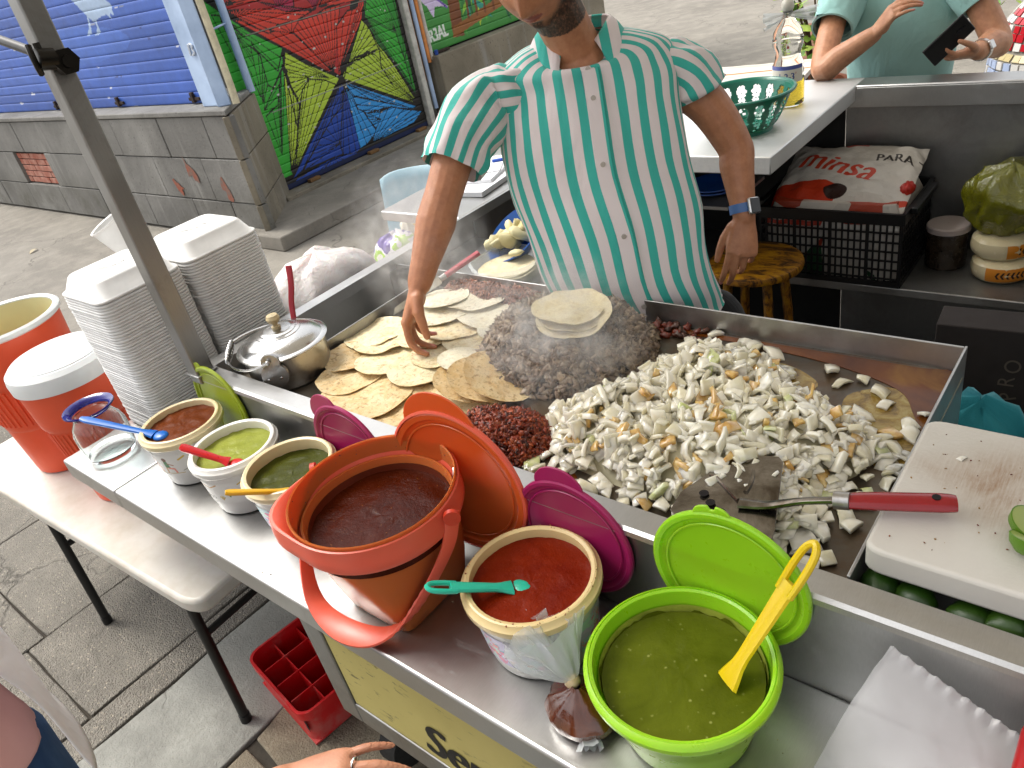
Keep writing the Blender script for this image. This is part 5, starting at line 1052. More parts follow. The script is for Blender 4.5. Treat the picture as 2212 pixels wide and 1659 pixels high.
def cooler(c, s, label, open_):
    t = empty('drink_cooler', (*c,TZ), label=label, cat='cooler', group='orange drink coolers'); H = .49*s
    prof = [(.001,.0),(.108*s,0),(.118*s,.006),(.130*s,.17*s),(.136*s,.18*s),(.138*s,.19*s),(.150*s,.335*s),(.158*s,.345*s),(.160*s,.36*s),(.168*s,.47*s)]
    obj('body', MB().lathe(prof+[(.170*s,H),(.162*s,H),(.150*s,.36*s),(.12*s,.02),(.001,.012)], 64), ORC, t)
    m = MB()
    for i in range(46):
        a = 2*math.pi*i/46; m.tube([(.1385*s*math.cos(a),.1385*s*math.sin(a),.2*s),(.149*s*math.cos(a),.149*s*math.sin(a),.325*s)], .0045*s, 6)
    obj('ribbed_band', m, ORC, t)
    if open_:
        obj('rim', MB().lathe([(.170*s,H-.012),(.178*s,H-.006),(.179*s,H+.006),(.172*s,H+.012),(.160*s,H+.008),(.157*s,H-.02),(.170*s,H-.012)], 64), plastic('cooler_white','#d9dcdb',.35), t)
        obj('liner', MB().lathe([(.158*s,H+.004),(.145*s,.3*s),(.12*s,.03),(.001,.03)], 48), plastic('cooler_inside','#d2cd9c',.4), t)
    else:
        obj('cover', MB().lathe([(.168*s,H-.004),(.178*s,H),(.180*s,H+.035*s),(.176*s,H+.055*s),(.160*s,H+.070*s),(.156*s,H+.0705*s),(.153*s,H+.075*s),(.10*s,H+.084*s),(.001,H+.087*s)], 64), plastic('cooler_white','#d9dcdb',.35), t)
    return t
cooler((-2.40,.605), .86, 'orange drink cooler with closed white lid on the folding table', False)
cooler((-2.80,.60), 1.06, 'open orange drink cooler with cream inside at the picture edge', True)
cr = empty('bottle_crate', (-1.70,.605,0), R(-8), label='red plastic bottle crate on the ground under the counter', cat='crate')
RC = (lambda k: (k.set(col=k.mix(k.ramp(k.noise(9,5,.7),[(.5,0.),(.75,.6)]), '#c20d14','#a8746c'), rough=.42), k.m)[1])(NT('crate_red'))
m = MB(); cw, cd, chh = .165,.120,.135
obj('floor', MB().box(-cw,cw,-cd,cd,.004,.010), RC, cr)
def ringr(a, b, rc, z): return [(x*(a-rc)+0, y, z) for x, y in []]
def rrect(a, b, rc, z, n=5):
    o = []
    for cx, cy, s0 in ((1,1,0),(-1,1,90),(-1,-1,180),(1,-1,270)):
        for i in range(n): t = R(s0+90*i/(n-1)); o.append((cx*(a-rc)+rc*math.cos(t), cy*(b-rc)+rc*math.sin(t), z))
    return o
obj('wall', MB().loft([rrect(cw-.004,cd-.004,.035,0), rrect(cw,cd,.035,.006), rrect(cw-.006,cd-.006,.035,.095), rrect(cw-.006,cd-.006,.035,.100), rrect(cw+.006,cd+.006,.04,.105), rrect(cw+.006,cd+.006,.04,chh), rrect(cw-.002,cd-.002,.035,chh), rrect(cw-.008,cd-.008,.035,.10), rrect(cw-.008,cd-.008,.035,.01)], cap=False), RC, cr)
for i in range(1,4): x = -cw+2*cw*i/4; obj('divider', MB().box(x-.0018,x+.0018,-cd+.008,cd-.008,.012,chh-.014), RC, cr)
for i in range(1,3): y = -cd+2*cd*i/3; obj('divider', MB().box(-cw+.008,cw-.008,y-.0018,y+.0018,.012,chh-.018), RC, cr)
for i in range(4):
    for j in range(3): x = -cw+2*cw*(i+.5)/4; y = -cd+2*cd*(j+.5)/3; obj('slot', MB().box(x+.012,x+.030,y-.0350,y-.0345,.05,.09), mat('slot_dark','#2a0507',.8), cr)

# ---------------------------------------------------------------- splashes and crumbs
n = 70; a_ = rng.uniform(0,6.28,n); z_ = rng.uniform(.19,.236,n); rr_ = .1385+(z_-.19)*.03
ps = np.stack([rr_*np.cos(a_), rr_*np.sin(a_), z_], 1); obj('splash_specks', lumps('splash_specks', ps, rng.uniform(.0008,.0022,n), mixcol(n,['#5a1a06','#3a1005']), CHOR, tv=IV1, tf=IF1), CHOR, pail, kind='stuff')
n = 60; a_ = rng.uniform(0,6.28,n); ps = np.stack([-.640+(.099+rng.uniform(0,.006,n))*np.cos(a_), .584+(.099+rng.uniform(0,.006,n))*np.sin(a_), CT+.1445+rng.uniform(-.001,.0006,n)], 1)
ps[:,0] += .640; ps[:,1] -= .584; ps[:,2] -= CT
obj('splash_specks', lumps('splash_specks', ps, rng.uniform(.0007,.002,n), mixcol(n,['#8a3210','#a86a2c']), CHOR, tv=IV1, tf=IF1), CHOR, [o for o in bpy.data.objects if o.name.startswith('salsa_tub') and 'largest' in o['label']][0], kind='stuff')
n = 46; ps = np.stack([rng.uniform(-1.75,.0,n), rng.uniform(.43,.66,n), np.full(n, CT+.0008)], 1); sel = rng.random(n) < .5; ps[sel,0] = rng.uniform(-.30,.0,sel.sum())
obj('crumbs', lumps('crumbs', ps, rng.uniform(.0009,.0026,n), mixcol(n,['#b9ad8c','#7a4a22','#5c6a1e','#c9c0a4']), MEAT, tv=IV1, tf=IF1), MEAT, label='tiny food crumbs scattered on the front counter', cat='crumbs', kind='stuff')
n = 40; ps = np.stack([rng.uniform(-.20,.0,n), rng.uniform(.80,1.06,n), np.full(n, 1.1006)], 1)
obj('crumbs', lumps('crumbs', ps, rng.uniform(.0007,.0022,n), mixcol(n,['#8a4a1c','#b08a50','#7a2a14']), MEAT, tv=IV1, tf=IF1), MEAT, label='tiny brown crumbs on the white cutting board', cat='crumbs', kind='stuff')
# ================================================================== people
def skin_mat(name):
    k = NT(name); a = k.n('Attribute'); a.attribute_name = 'Col'; n1 = k.noise(35,5,.65); n2 = k.noise(300,3,.6)
    c = k.mix(1, a.outputs['Color'], k.ramp(n1, [(.3,(.80,.70,.66)),(.65,(1.06,1.02,1.))]), 'MULTIPLY')
    k.set(col=c, rough=k.math('ADD',.40,k.math('MULTIPLY',n2,.14)), sss=.14, spec=.45, nrm=k.bump(k.math('ADD',n2,k.math('MULTIPLY',n1,.6)),.22,.0015)).sssr((1,.35,.2),.006); return k.m
SKIN = skin_mat('skin')
def limb(m, pts, rads, n=16, flat=1.0, k=6, up=(0,0,1)):
    P = curve(pts, k); m.tube(P, lerps(rads, len(P)), n, True, flat, up); m.ball(tuple(P[0]), rads[0]*.98, 12, 8); m.ball(tuple(P[-1]), rads[-1]*.98, 12, 8); return m
def frame(o, y, z, right=True):
    """hand frame: y finger direction, z back of the hand; x is the thumb side"""
    y = Vector(y).normalized(); z = Vector(z); z = (z-y*z.dot(y)).normalized(); x = y.cross(z) if not right else z.cross(y)
    return Matrix(((x.x,y.x,z.x,o[0]),(x.y,y.y,z.y,o[1]),(x.z,y.z,z.z,o[2]),(0,0,0,1)))
def hand(m, M, curls, thumb=((.55,.80,-.25),(.35,.90,-.3),(.1,.95,-.3)), s=1.0, spread=(.10,.03,-.04,-.13)):
    st = len(m.v); nails = []
    rings = []
    for y, w, t, zc in ((-.01,.026,.020,0),(.015,.029,.019,0),(.04,.036,.0175,0),(.07,.041,.0155,.001),(.09,.041,.013,.002),(.099,.036,.010,.001)):
        rings.append([(w*math.copysign(abs(math.cos(a))**.8,math.cos(a)), y, zc+t*math.copysign(abs(math.sin(a))**.8,math.sin(a))) for a in (2*math.pi*i/18 for i in range(18))])
    m.loft(rings); m.ball((.024,.035,-.008), .019, 12, 8, (.9,1.5,.85)); m.ball((-.024,.04,-.008), .014, 12, 8, (.8,1.7,.8))
    base = [(.030,.090,0),(.0105,.096,.002),(-.0105,.092,.001),(-.030,.082,-.001)]; seg = [(.040,.024,.021),(.044,.028,.022),(.041,.026,.022),(.032,.020,.019)]; rad = [(.0094,.0088,.0080,.0066),(.0096,.009,.0082,.0068),(.009,.0085,.0077,.0064),(.0080,.0073,.0066,.0055)]
    for i in range(4):
        p = Vector(base[i]); ang = 0; pts = [p-Vector((0,.02,0)), p]; sp = spread[i]; d = None
        for L, c in zip(seg[i], curls[i]):
            ang += R(c); d = Vector((math.sin(sp)*math.cos(ang), math.cos(sp)*math.cos(ang), -math.sin(ang))); p = p+d*L; pts.append(p)
        r_ = rad[i]; m.tube(curve(pts, 4), lerps([r_[0],r_[0],r_[1],r_[2],r_[3]], 17), 12); m.ball(tuple(pts[-1]), r_[3]*1.0, 12, 8)
        for q in (2,3): m.ball(tuple(pts[q]), r_[q-1]*1.06, 10, 6)
        m.ball((base[i][0],base[i][1]-.004,base[i][2]+.005), .0095, 10, 6)
        dn = Vector((0,math.sin(ang),math.cos(ang))); nails.append((M @ (pts[-1]-d*.003+dn*r_[3]*.75), M.to_3x3() @ d, M.to_3x3() @ dn))
    p = Vector((.026,.022,-.006)); pts = [p]
    for v, L in zip(thumb, (.036,.032,.026)): p = p+Vector(v).normalized()*L; pts.append(p)
    m.tube(curve(pts, 4), lerps([.0145,.0125,.0105,.0080], 13), 12); m.ball(tuple(pts[-1]), .0085, 12, 8); m.ball(tuple(pts[1]), .0135, 12, 8)
    S = Matrix.Scale(s,4); 
    for i in range(st, len(m.v)): m.v[i] = tuple(M @ (S @ Vector(m.v[i])))
    return nails
def head(m, c, F, U, s=1.0):
    F = Vector(F).normalized(); U = Vector(U); U = (U-F*U.dot(F)).normalized(); X = U.cross(F)
    n, mm = 64, 56; rings = []
    g = lambda x, y, cx, cy, sx, sy: math.exp(-((x-cx)/sx)**2-((y-cy)/sy)**2)
    for j in range(mm+1):
        ph = math.pi*(j/mm-.5); ring = []
        for i in range(n):
            t = 2*math.pi*i/n; cx, sy_, cz = math.cos(ph)*math.cos(t), math.sin(ph), math.cos(ph)*math.sin(t)
            x, y, z = .076*cx, .118*sy_, .096*cz
            if y < 0: k = -y/.118; x *= 1-.22*k**1.8; z = z*(1-.10*k) if z > 0 else z*(1-.55*k**1.1)
            else: x *= 1+.02*y/.118
            if z > 0:
                f = min(1, z/.03); dz = .024*g(x,y,0,-.018,.011,.022)+.006*g(x,y,0,-.026,.020,.010)+.010*g(x,y,0,.01,.009,.03)-.010*g(x,y,.031,.016,.017,.012)-.010*g(x,y,-.031,.016,.017,.012)+.005*g(x,y,0,.036,.05,.010)+.009*g(x,y,0,-.049,.022,.006)+.010*g(x,y,0,-.062,.019,.006)-.0075*g(x,y,0,-.0555,.026,.0026)+.012*g(x,y,0,-.098,.022,.016)-.004*g(x,y,0,-.077,.02,.006)+.004*g(x,y,.04,-.02,.02,.02)+.004*g(x,y,-.04,-.02,.02,.02)
                z += dz*f
            ring.append(Vector(c)+(X*x+U*y+F*z)*s)
        rings.append(ring)
    m.loft(rings)
    for sg in (-1,1):
        e = Vector(c)+(X*(.077*sg)+U*.0+F*-.008)*s; b = len(m.v); m.ball((0,0,0), .03*s, 12, 8, (.28,1,.6)); 
        for i in range(b, len(m.v)): v = m.v[i]; m.v[i] = tuple(e+X*v[0]+U*v[1]+F*v[2]-F*(v[0]*sg*.3))
    return X, U, F
def organic(m, voxel, it=6, name='body'): return baked(m, [('REMESH', dict(mode='VOXEL', voxel_size=voxel, adaptivity=0)), ('SMOOTH', dict(factor=.5, iterations=it))], name)
def colour_body(me, base, heads=(), nails=(), extra=None, knees=()):
    V = np.array([v.co[:] for v in me.vertices]); Cc = np.tile(np.array(C3(base)), (len(V),1))
    for (c, X, U, F, beard) in heads:
        d = V-np.array(c); x, y, z = d@np.array(X), d@np.array(U), d@np.array(F); near = (np.abs(y) < .15) & (np.abs(x) < .1) & (np.abs(z) < .15)
        lips = near & (z > .05) & (np.abs(x) < .026) & (np.abs(y+.0555) < .0115*(1-(x/.03)**2)); Cc[lips] = C3('#8f4a40')
        if beard:
            jaw = np.clip((-.062-y+.35*np.clip(.05-z,-.02,.09))*38, 0, 1)*near*(z > -.03); chin = np.clip((.020-np.abs(x))*90,0,1)*np.clip((-.070-y)*140,0,1)*near*(z > .03); mo = np.clip((.030-np.abs(x))*70,0,1)*np.clip(1-np.abs(y+.041)*130,0,1)*near*(z > .06)*.30
            cheek = np.clip((-.02-y)*25,0,1)*np.clip((.062-z)*40,0,1)*near*(z > -.02)
            w = np.clip(np.maximum(np.maximum(jaw*np.clip((.085-z)*30,.35,1), chin), np.maximum(mo, cheek)), 0, 1)*np.array([.72+.4*mnoise.noise(Vector(p)*260) for p in V])
            w = np.clip(w*1.25,0,.95)[:,None]; Cc = Cc*(1-w)+np.array(C3('#1a120d'))*w
        brow = near & (z > .05) & (np.abs(np.abs(x)-.031) < .02) & (np.abs(y-.036) < .005); Cc[brow] = C3('#1a120d')
    for (p, d, n_) in nails:
        q = V-np.array(p); s_ = np.cross(np.array(d), np.array(n_)); m_ = (np.abs(q@np.array(d)) < .007) & (np.abs(q@s_) < .0048) & (np.abs(q@np.array(n_)) < .004); Cc[m_] = C3('#d08f86')
    if extra: extra(V, Cc)
    set_col(me, Cc)
def cloth_mat(name, col, rough=.85, fold=.5, fscale=7, weave=True, col2=None):
    if name in _MC: return _MC[name]
    k = NT(name); n1 = k.noise(fscale,4,.6,dist=.6,stretch=(1,1,.55)); n2 = k.noise(500,2,.5); c = C3(col)
    k.set(col=k.ramp(k.noise(3,4,.6), [(.3, tuple(x*.88 for x in c)),(.7,c)]), rough=rough, sheen=.15, spec=.25, nrm=k.bump(k.math('ADD',n1,k.math('MULTIPLY',n2,.06)),fold,.012)); _MC[name] = k.m; return k.m
def stripe_mat(name, c1, c2):
    k = NT(name); a = k.n('Attribute'); a.attribute_name = 'stripe'; fr = k.math('FRACT', a.outputs['Fac'])
    f = k.ramp(fr, [(.0,0.),(.012,1.),(.47,1.),(.485,0.)]); n1 = k.noise(6,4,.55,dist=.5,stretch=(1,1,.4)); n2 = k.noise(420,2,.5)
    c = k.mix(f, c1, c2); c = k.mix(1, c, k.ramp(k.noise(4,4,.6), [(.3,(.9,.9,.9)),(.7,(1.,1.,1.))]), 'MULTIPLY')
    k.set(col=c, rough=.8, sheen=.2, spec=.25, sss=.06, nrm=k.bump(k.math('ADD',n1,k.math('MULTIPLY',n2,.03)),.75,.02)).sssr((1,1,1),.004); return k.m
def garment(rings, n, nstripe, seed, wr=.005, fold_k=5, off=0., dip=None, close=True):
    """tube of cloth: rings = (centre, e1, e2, half width, half depth); returns mesh with stripe attribute"""
    m = MB(); st = []; N = len(rings); out = []
    for j, (c, e1, e2, hw, hd) in enumerate(rings):
        c, e1, e2 = Vector(c), Vector(e1), Vector(e2); ring = []
        for i in range(n+1):
            t = 2*math.pi*i/n; ct, sn = math.cos(t), math.sin(t); q = 2.5; r_ = 1/((abs(ct)**q+abs(sn)**q)**(1/q))
            w = 1+wr/max(hw,.05)*(1.5*nz(ct*1.6+seed,sn*1.6,j*.16*fold_k/5)+.8*nz(ct*4.5,sn*4.5+seed,j*.28))
            p = c+(e1*(hw*ct)+e2*(hd*sn))*(r_*w)
            if dip: p = p+dip(t, j/(N-1), p)
            ring.append(p); st.append(nstripe*i/n+off+.05*nz(j*.3,i*.2,seed)*0)
        out.append(ring)
    vs = [p for r_ in out for p in r_]; fs = [(k*(n+1)+i,k*(n+1)+i+1,(k+1)*(n+1)+i+1,(k+1)*(n+1)+i) for k in range(N-1) for i in range(n)]
    m.add(vs, fs); me = m.mesh('cloth', True, 80); set_f(me, st, 'stripe'); return me
def resample(keys, n):
    """keys: list of tuples of equal length (numbers / vectors flattened) -> smooth interpolation"""
    K = np.array(keys, float); t = np.linspace(0, len(K)-1, n); out = []
    for q in t:
        i = min(int(q), len(K)-2); f = q-i; p0, p1, p2, p3 = K[max(i-1,0)], K[i], K[i+1], K[min(i+2,len(K)-1)]
        out.append(.5*(2*p1+(p2-p0)*f+(2*p0-5*p1+4*p2-p3)*f*f+(3*p1-p0-3*p2+p3)*f**3))
    return out
HAIR = mat('dark_hair','#140e0a',.55,var=.3,scale=60,bump=.8,bscale=140)
def hair_cap(parent, c, X, U, F, s=1.0, low=-.03, long=0):
    m = MB(); rings = []
    for j in range(15):
        ph = j/14; ring = []
        for i in range(40):
            t = 2*math.pi*i/40; front = math.sin(t); lo = low*(1 if front < .1 else 0)+(.055 if front > .35 else .0)-long*max(0,-front)
            y = lo+(.128-lo)*math.sin(ph*math.pi/2); k = math.cos(ph*math.pi/2*.98); w = 1+.05*nz(math.cos(t)*4,math.sin(t)*4,j*.6)
            prof = max(.05, 1-max(0,y/.13)**2)**.5
            ring.append(Vector(c)+(X*(.083*math.cos(t)*prof*w)+U*y+F*(.102*math.sin(t)*prof*w-.004))*s)
        rings.append(ring)
    m.loft(rings, cap=False); o = obj('hair', m, HAIR, parent); q = o.modifiers.new('s','SOLIDIFY'); q.thickness = .008; return o
def eyes(parent, c, X, U, F, s=1.):
    for sg in (-1,1): obj('eye', MB().ball(tuple(Vector(c)+(X*(.031*sg)+U*.016+F*.078)*s), .0115*s, 12, 8), mat('eye_white','#b9b0a6',.2), parent)

# ------------------------------------------------------------------ the cook
cook = empty('person', (0,0,0), label='man in a turquoise and white striped shirt reaching over the griddle', cat='person')
E1, E2 = Vector((.77,.638,0)), Vector((.638,-.77,0))
SR, ELR, WRR = Vector((-1.285,1.43,1.565)), Vector((-1.295,1.215,1.352)), Vector((-1.300,1.078,1.190))
SL, ELL, WRL = Vector((-.975,1.735,1.525)), Vector((-.838,1.770,1.292)), Vector((-.790,1.709,1.132))
HC, HF, HU = Vector((-1.112,1.440,1.773)), (.26,-.75,-.46), (.14,-.46,.866)
m = MB()
limb(m, [(-.955,1.495,1.03),(-.97,1.49,1.08),(-1.03,1.53,1.25),(-1.09,1.57,1.42),(-1.13,1.60,1.52)], [.105,.115,.135,.135,.09], 20, .74, up=E2)
limb(m, [SR+Vector((.10,.09,-.07)), (-1.13,1.60,1.49), SL+Vector((-.09,-.07,-.06))], [.045,.055,.045])
limb(m, [(-1.13,1.60,1.53),(-1.125,1.555,1.62),(-1.11,1.49,1.70)], [.066,.058,.058])
limb(m, [SR+Vector((.02,.02,-.065)), SR.lerp(ELR,.5)+Vector((-.002,-.004,-.006)), ELR, ELR.lerp(WRR,.32), ELR.lerp(WRR,.75), WRR], [.050,.049,.044,.0475,.034,.0285])
limb(m, [SL+Vector((-.02,-.02,-.06)), SL.lerp(ELL,.5), ELL, ELL.lerp(WRL,.3), ELL.lerp(WRL,.75), WRL], [.050,.052,.043,.042,.032,.0265])
limb(m, [(-.955,1.50,1.04),(-.87,1.59,.84),(-.83,1.66,.48),(-.82,1.68,.08)], [.08,.075,.06,.045]); limb(m, [(-.955,1.50,1.04),(-1.0,1.49,.84),(-1.03,1.56,.48),(-1.03,1.60,.08)], [.08,.075,.06,.045])
nl = hand(m, frame(WRR-Vector((0,0,.0)), (-.22,-.46,-.86), (-.80,-.42,.42)), [(28,34,20),(30,36,22),(34,40,25),(38,42,26)], ((.40,.80,-.40),(-.05,.85,-.55),(-.25,.85,-.50)), 1.06, (.0,-.01,-.03,-.06))
nl += hand(m, frame(WRL, (.06,-.42,-.90), (.62,-.72,.36), False), [(14,16,10),(22,24,14),(34,34,20),(44,40,24)], ((.42,.86,-.30),(.25,.93,-.2),(.12,.96,-.2)), .98)
hx = head(m, HC, HF, HU, 1.08)
me = organic(m, .0036, 5); colour_body(me, '#b5805f', [(HC,)+hx+(True,)], nl); obj('body', me, SKIN, cook)
hair_cap(cook, HC, *hx); eyes(cook, HC, *hx)
SHIRT = stripe_mat('striped_shirt', '#e0d6d6', '#3fb0a3')
keys = [(-.945,1.475,.93,.185,.118),(-.955,1.468,1.0,.188,.120),(-.981,1.452,1.088,.194,.121),(-1.017,1.482,1.208,.208,.121),(-1.069,1.517,1.331,.218,.120),(-1.106,1.566,1.457,.214,.117),(-1.125,1.593,1.520,.214,.110),(-1.133,1.600,1.558,.200,.098),(-1.138,1.600,1.588,.140,.080),(-1.138,1.598,1.602,.084,.068)]
rg = [((k[0],k[1],k[2]), E1, E2, k[3], k[4]) for k in resample(keys, 46)]
def dip(t, u, p):
    f = max(0, math.sin(t)); d = Vector((0,0,0))
    if u > .72: d += Vector((0,0,-.115*((u-.72)/.28)**1.5*f**5))
    # hem rises at the sides
    if u < .12: d += Vector((0,0,.05*(1-u/.12)*abs(math.cos(t))**2))
    # horizontal creases over the belly and diagonal folds from the armpit
    d += E2*(.0045*math.sin(u*34+3*math.cos(t))*max(0,.42-u)*2.2*f)+E2*(.006*math.sin(9*math.cos(t)+u*16)*f*math.exp(-((u-.62)/.2)**2))
    return d
o = obj('shirt', garment(rg, 132, 30, 3., .006, 5, .28, dip), SHIRT, cook)
def sleeve(path, rads, seed, ns, off):
    ks = resample([(*p, r_) for p, r_ in zip(path, rads)], 26); out = []; e1 = None
    for i, k in enumerate(ks):
        a, b = Vector(ks[max(i-1,0)][:3]), Vector(ks[min(i+1,25)][:3]); d = (b-a).normalized()
        if e1 is None: e1 = d.cross(Vector((0,0,1))).normalized()
        e1 = (e1-d*e1.dot(d)).normalized(); out.append((tuple(k[:3]), e1, d.cross(e1), k[3], k[3]*.98))
    return obj('sleeve', garment(out, 72, ns, seed, .009, 9, off), SHIRT, cook)
sleeve([SR+Vector((.085,.075,-.070)), SR+Vector((.035,.030,-.062)), SR+Vector((-.002,-.012,-.066)), SR.lerp(ELR,.50)+Vector((0,-.004,-.006)), Vector((-1.292,1.262,1.402))], [.058,.070,.076,.074,.070], 5., 13, .1)
sleeve([SL+Vector((-.085,-.07,-.060)), SL+Vector((-.040,-.03,-.052)), SL+Vector((.0,.0,-.054)), SL.lerp(ELL,.32), Vector((-.918,1.752,1.422))], [.058,.070,.076,.076,.073], 9., 13, .4)
# collar flaps, placket and buttons
def front_pt(u, x):                                          # point on the shirt front: u along the body, x metres to his left
    k = resample(keys, 46)[min(45,int(u*45))]; return Vector(k[:3])+E1*x+E2*(k[4]*1.04+.002)
WHC = cloth_mat('shirt_white','#e0d6d6',.8,.2); TEALC = cloth_mat('shirt_teal','#3fb0a3',.8,.2)
pl = [front_pt(u, .006)+Vector((0,0,-.115*max(0,(u-.72)/.28)**1.5)) for u in np.linspace(.02,.84,26)]
m = MB(); m.loft([[p+E1*-.015-E2*.004, p+E1*-.015+E2*.0015, p+E1*.015+E2*.0015, p+E1*.015-E2*.004] for p in pl]); obj('placket', m, WHC, cook)
m = MB(); m.loft([[p+E1*.015-E2*.003, p+E1*.015+E2*.002, p+E1*.021+E2*.002, p+E1*.021-E2*.003] for p in pl]); obj('placket_edge', m, TEALC, cook)
for u in (.77,.62,.475,.335,.195,.06):
    p = front_pt(u, .006)+Vector((0,0,-.115*max(0,(u-.72)/.28)**1.5)); obj('button', MB().tube([p+E2*.0015, p+E2*.0045], .0058, 14), mat('pearl_button','#b9b2aa',.2,coat=.5), cook)
def flap(sg):
    nb = Vector((-1.136,1.600,1.606)); m = MB()
    def fn(u, v):
        a = R(90)+sg*R(-18-128*u) if False else R(90-sg*(27+140*u)); r0 = .080+.012*v; lift = .022*(1-v)
        p = nb+E1*(r0*math.cos(a))+E2*(r0*.85*math.sin(a))+Vector((0,0,-.052*max(0,math.sin(a))**3+lift))
        out = (E1*math.cos(a)+E2*math.sin(a))*(.038*v*(1-.35*u)+.012*v*max(0,.25-u)*4); return p+out+Vector((0,0,-.040*v*v-.018*v*max(0,.3-u)*3))
    m.grid(fn, 22, 8); me = m.mesh('collar', True, 80); set_f(me, [(v.co-nb).dot(E1)*21 for v in me.vertices], 'stripe'); o = obj('collar', me, SHIRT, cook); q = o.modifiers.new('s','SOLIDIFY'); q.thickness = .003
flap(1); flap(-1)
TRS = cloth_mat('black_trousers','#17171a',.85,.4)
m = MB(); limb(m, [(-.945,1.50,.985),(-.935,1.525,.9),(-.93,1.55,.84)], [.140,.148,.14], 20, .72, up=E2); limb(m, [(-.85,1.60,.88),(-.83,1.66,.48),(-.82,1.68,.06)], [.100,.078,.062]); limb(m, [(-1.02,1.47,.88),(-1.03,1.56,.48),(-1.03,1.60,.06)], [.100,.078,.062])
obj('trousers', organic(m, .012, 3), TRS, cook)
for c_ in ((-.815,1.64),(-1.03,1.56)): obj('shoe', MB().ball((c_[0],c_[1],.035),.05,14,8,(1,2.4,.9)), BLACKP, cook)
# watch
wd = (WRL-ELL).normalized(); ws = wd.cross(Vector((0,0,1))).normalized(); wn = wd.cross(ws); wc = WRL-wd*.022
m = MB(); rings = []
for i in range(29):
    a = 2*math.pi*i/28; q = (ws*math.cos(a)*1.02+wn*math.sin(a)*.95); rings.append([wc+q*.0285-wd*.011, wc+q*.0325-wd*.011, wc+q*.0325+wd*.011, wc+q*.0285+wd*.011])
m.loft(rings, cap=False); wt = obj('watch', m, plastic('strap_blue','#4f74ad',.45), cook)
fd = Vector((.86,-.30,.22)); fd = (fd-wd*fd.dot(wd)).normalized(); fs = wd.cross(fd); wcp = wc+fd*.036
def wbox(a, b, c_, off): return [wcp+fd*off*1+wd*x*a+fs*y*b+fd*z*c_ for z in (-1,1) for x, y in ((-1,-1),(1,-1),(1,1),(-1,1))]
m = MB(); m.add(wbox(.020,.017,.0055,0), [(0,3,2,1),(4,5,6,7),(0,1,5,4),(1,2,6,5),(2,3,7,6),(3,0,4,7)]); obj('watch_case', m, steel_mat('watch_silver',.75,.22), wt, bevel=.005, seg=3)
m = MB(); m.add(wbox(.0175,.0145,.0008,.0062), [(0,3,2,1),(4,5,6,7),(0,1,5,4),(1,2,6,5),(2,3,7,6),(3,0,4,7)]); obj('watch_glass', m, mat('watch_black','#050506',.08,rvar=.03), wt, bevel=.0008)

# ------------------------------------------------------------------ customer at the far bar, tapping a phone
P2 = empty('person', (0,0,0), label='person in an aqua polo shirt holding a black phone behind the bar', cat='person')
elR, wrR, shR = Vector((-1.075,3.035,1.155)), Vector((-.905,3.06,1.258)), Vector((-1.155,3.54,1.345)); shL, elL, wrL = Vector((-.76,3.58,1.30)), Vector((-.575,3.36,1.145)), Vector((-.600,3.185,1.150))
bc = Vector((-.93,3.58,1.0)); f1, f2 = Vector((.98,.2,0)), Vector((.2,-.98,0))
shR, shL = Vector((-1.135,3.44,1.42)), Vector((-.735,3.46,1.40))
m = MB(); limb(m, [(-.93,3.50,.9),(-.93,3.47,1.1),(-.935,3.46,1.3),(-.935,3.47,1.40)], [.13,.14,.145,.10], 20, .75, up=f2); limb(m, [shR,(-.935,3.47,1.41),shL], [.06,.065,.06]); limb(m, [(-.935,3.47,1.42),(-.935,3.44,1.52)], [.058,.055])
limb(m, [shR, shR.lerp(elR,.5), elR, elR.lerp(wrR,.35), wrR], [.056,.047,.042,.043,.028]); limb(m, [shL, shL.lerp(elL,.5), elL, elL.lerp(wrL,.35), wrL], [.056,.050,.048,.046,.029])
limb(m, [(-.84,3.50,.9),(-.83,3.52,.5),(-.83,3.52,.08)], [.09,.065,.05]); limb(m, [(-1.02,3.50,.9),(-1.03,3.52,.5),(-1.03,3.52,.08)], [.09,.065,.05])
nl = hand(m, frame(wrR, (.62,-.05,.72), (-.62,-.5,.5)), [(18,12,8),(38,26,14),(30,22,14),(20,14,10)], ((.5,.8,-.4),(.25,.9,-.4),(.1,.95,-.2)), 1.0, (.16,.05,-.06,-.16))
nl += hand(m, frame(wrL, (-.72,-.62,.05), (.10,-.30,-.95), False), [(30,50,30),(34,52,32),(36,54,32),(38,54,32)], ((.75,.6,-.3),(.3,.9,-.35),(.0,.95,-.4)), 1.0, (.06,.02,-.03,-.08))
hx2 = head(m, Vector((-.92,3.40,1.64)), (.1,-.85,-.5), (.05,-.5,.86))
me = organic(m, .0045, 4); colour_body(me, '#c79574', [(Vector((-.92,3.40,1.64)),)+hx2+(False,)], nl); obj('body', me, SKIN, P2); hair_cap(P2, Vector((-.92,3.40,1.64)), *hx2); eyes(P2, Vector((-.92,3.40,1.64)), *hx2)
POLO = cloth_mat('aqua_polo','#9fcdc8',.85,1.0,7)
k2 = [(-.93,3.50,.92,.185,.13),(-.93,3.48,1.05,.19,.135),(-.93,3.465,1.2,.205,.135),(-.935,3.465,1.33,.215,.125),(-.935,3.47,1.40,.18,.10),(-.935,3.47,1.45,.10,.075),(-.935,3.47,1.465,.075,.066)]
obj('polo', garment([((k[0],k[1],k[2]),f1,f2,k[3],k[4]) for k in resample(k2,30)], 72, 1, 14., .008, 5), POLO, P2)
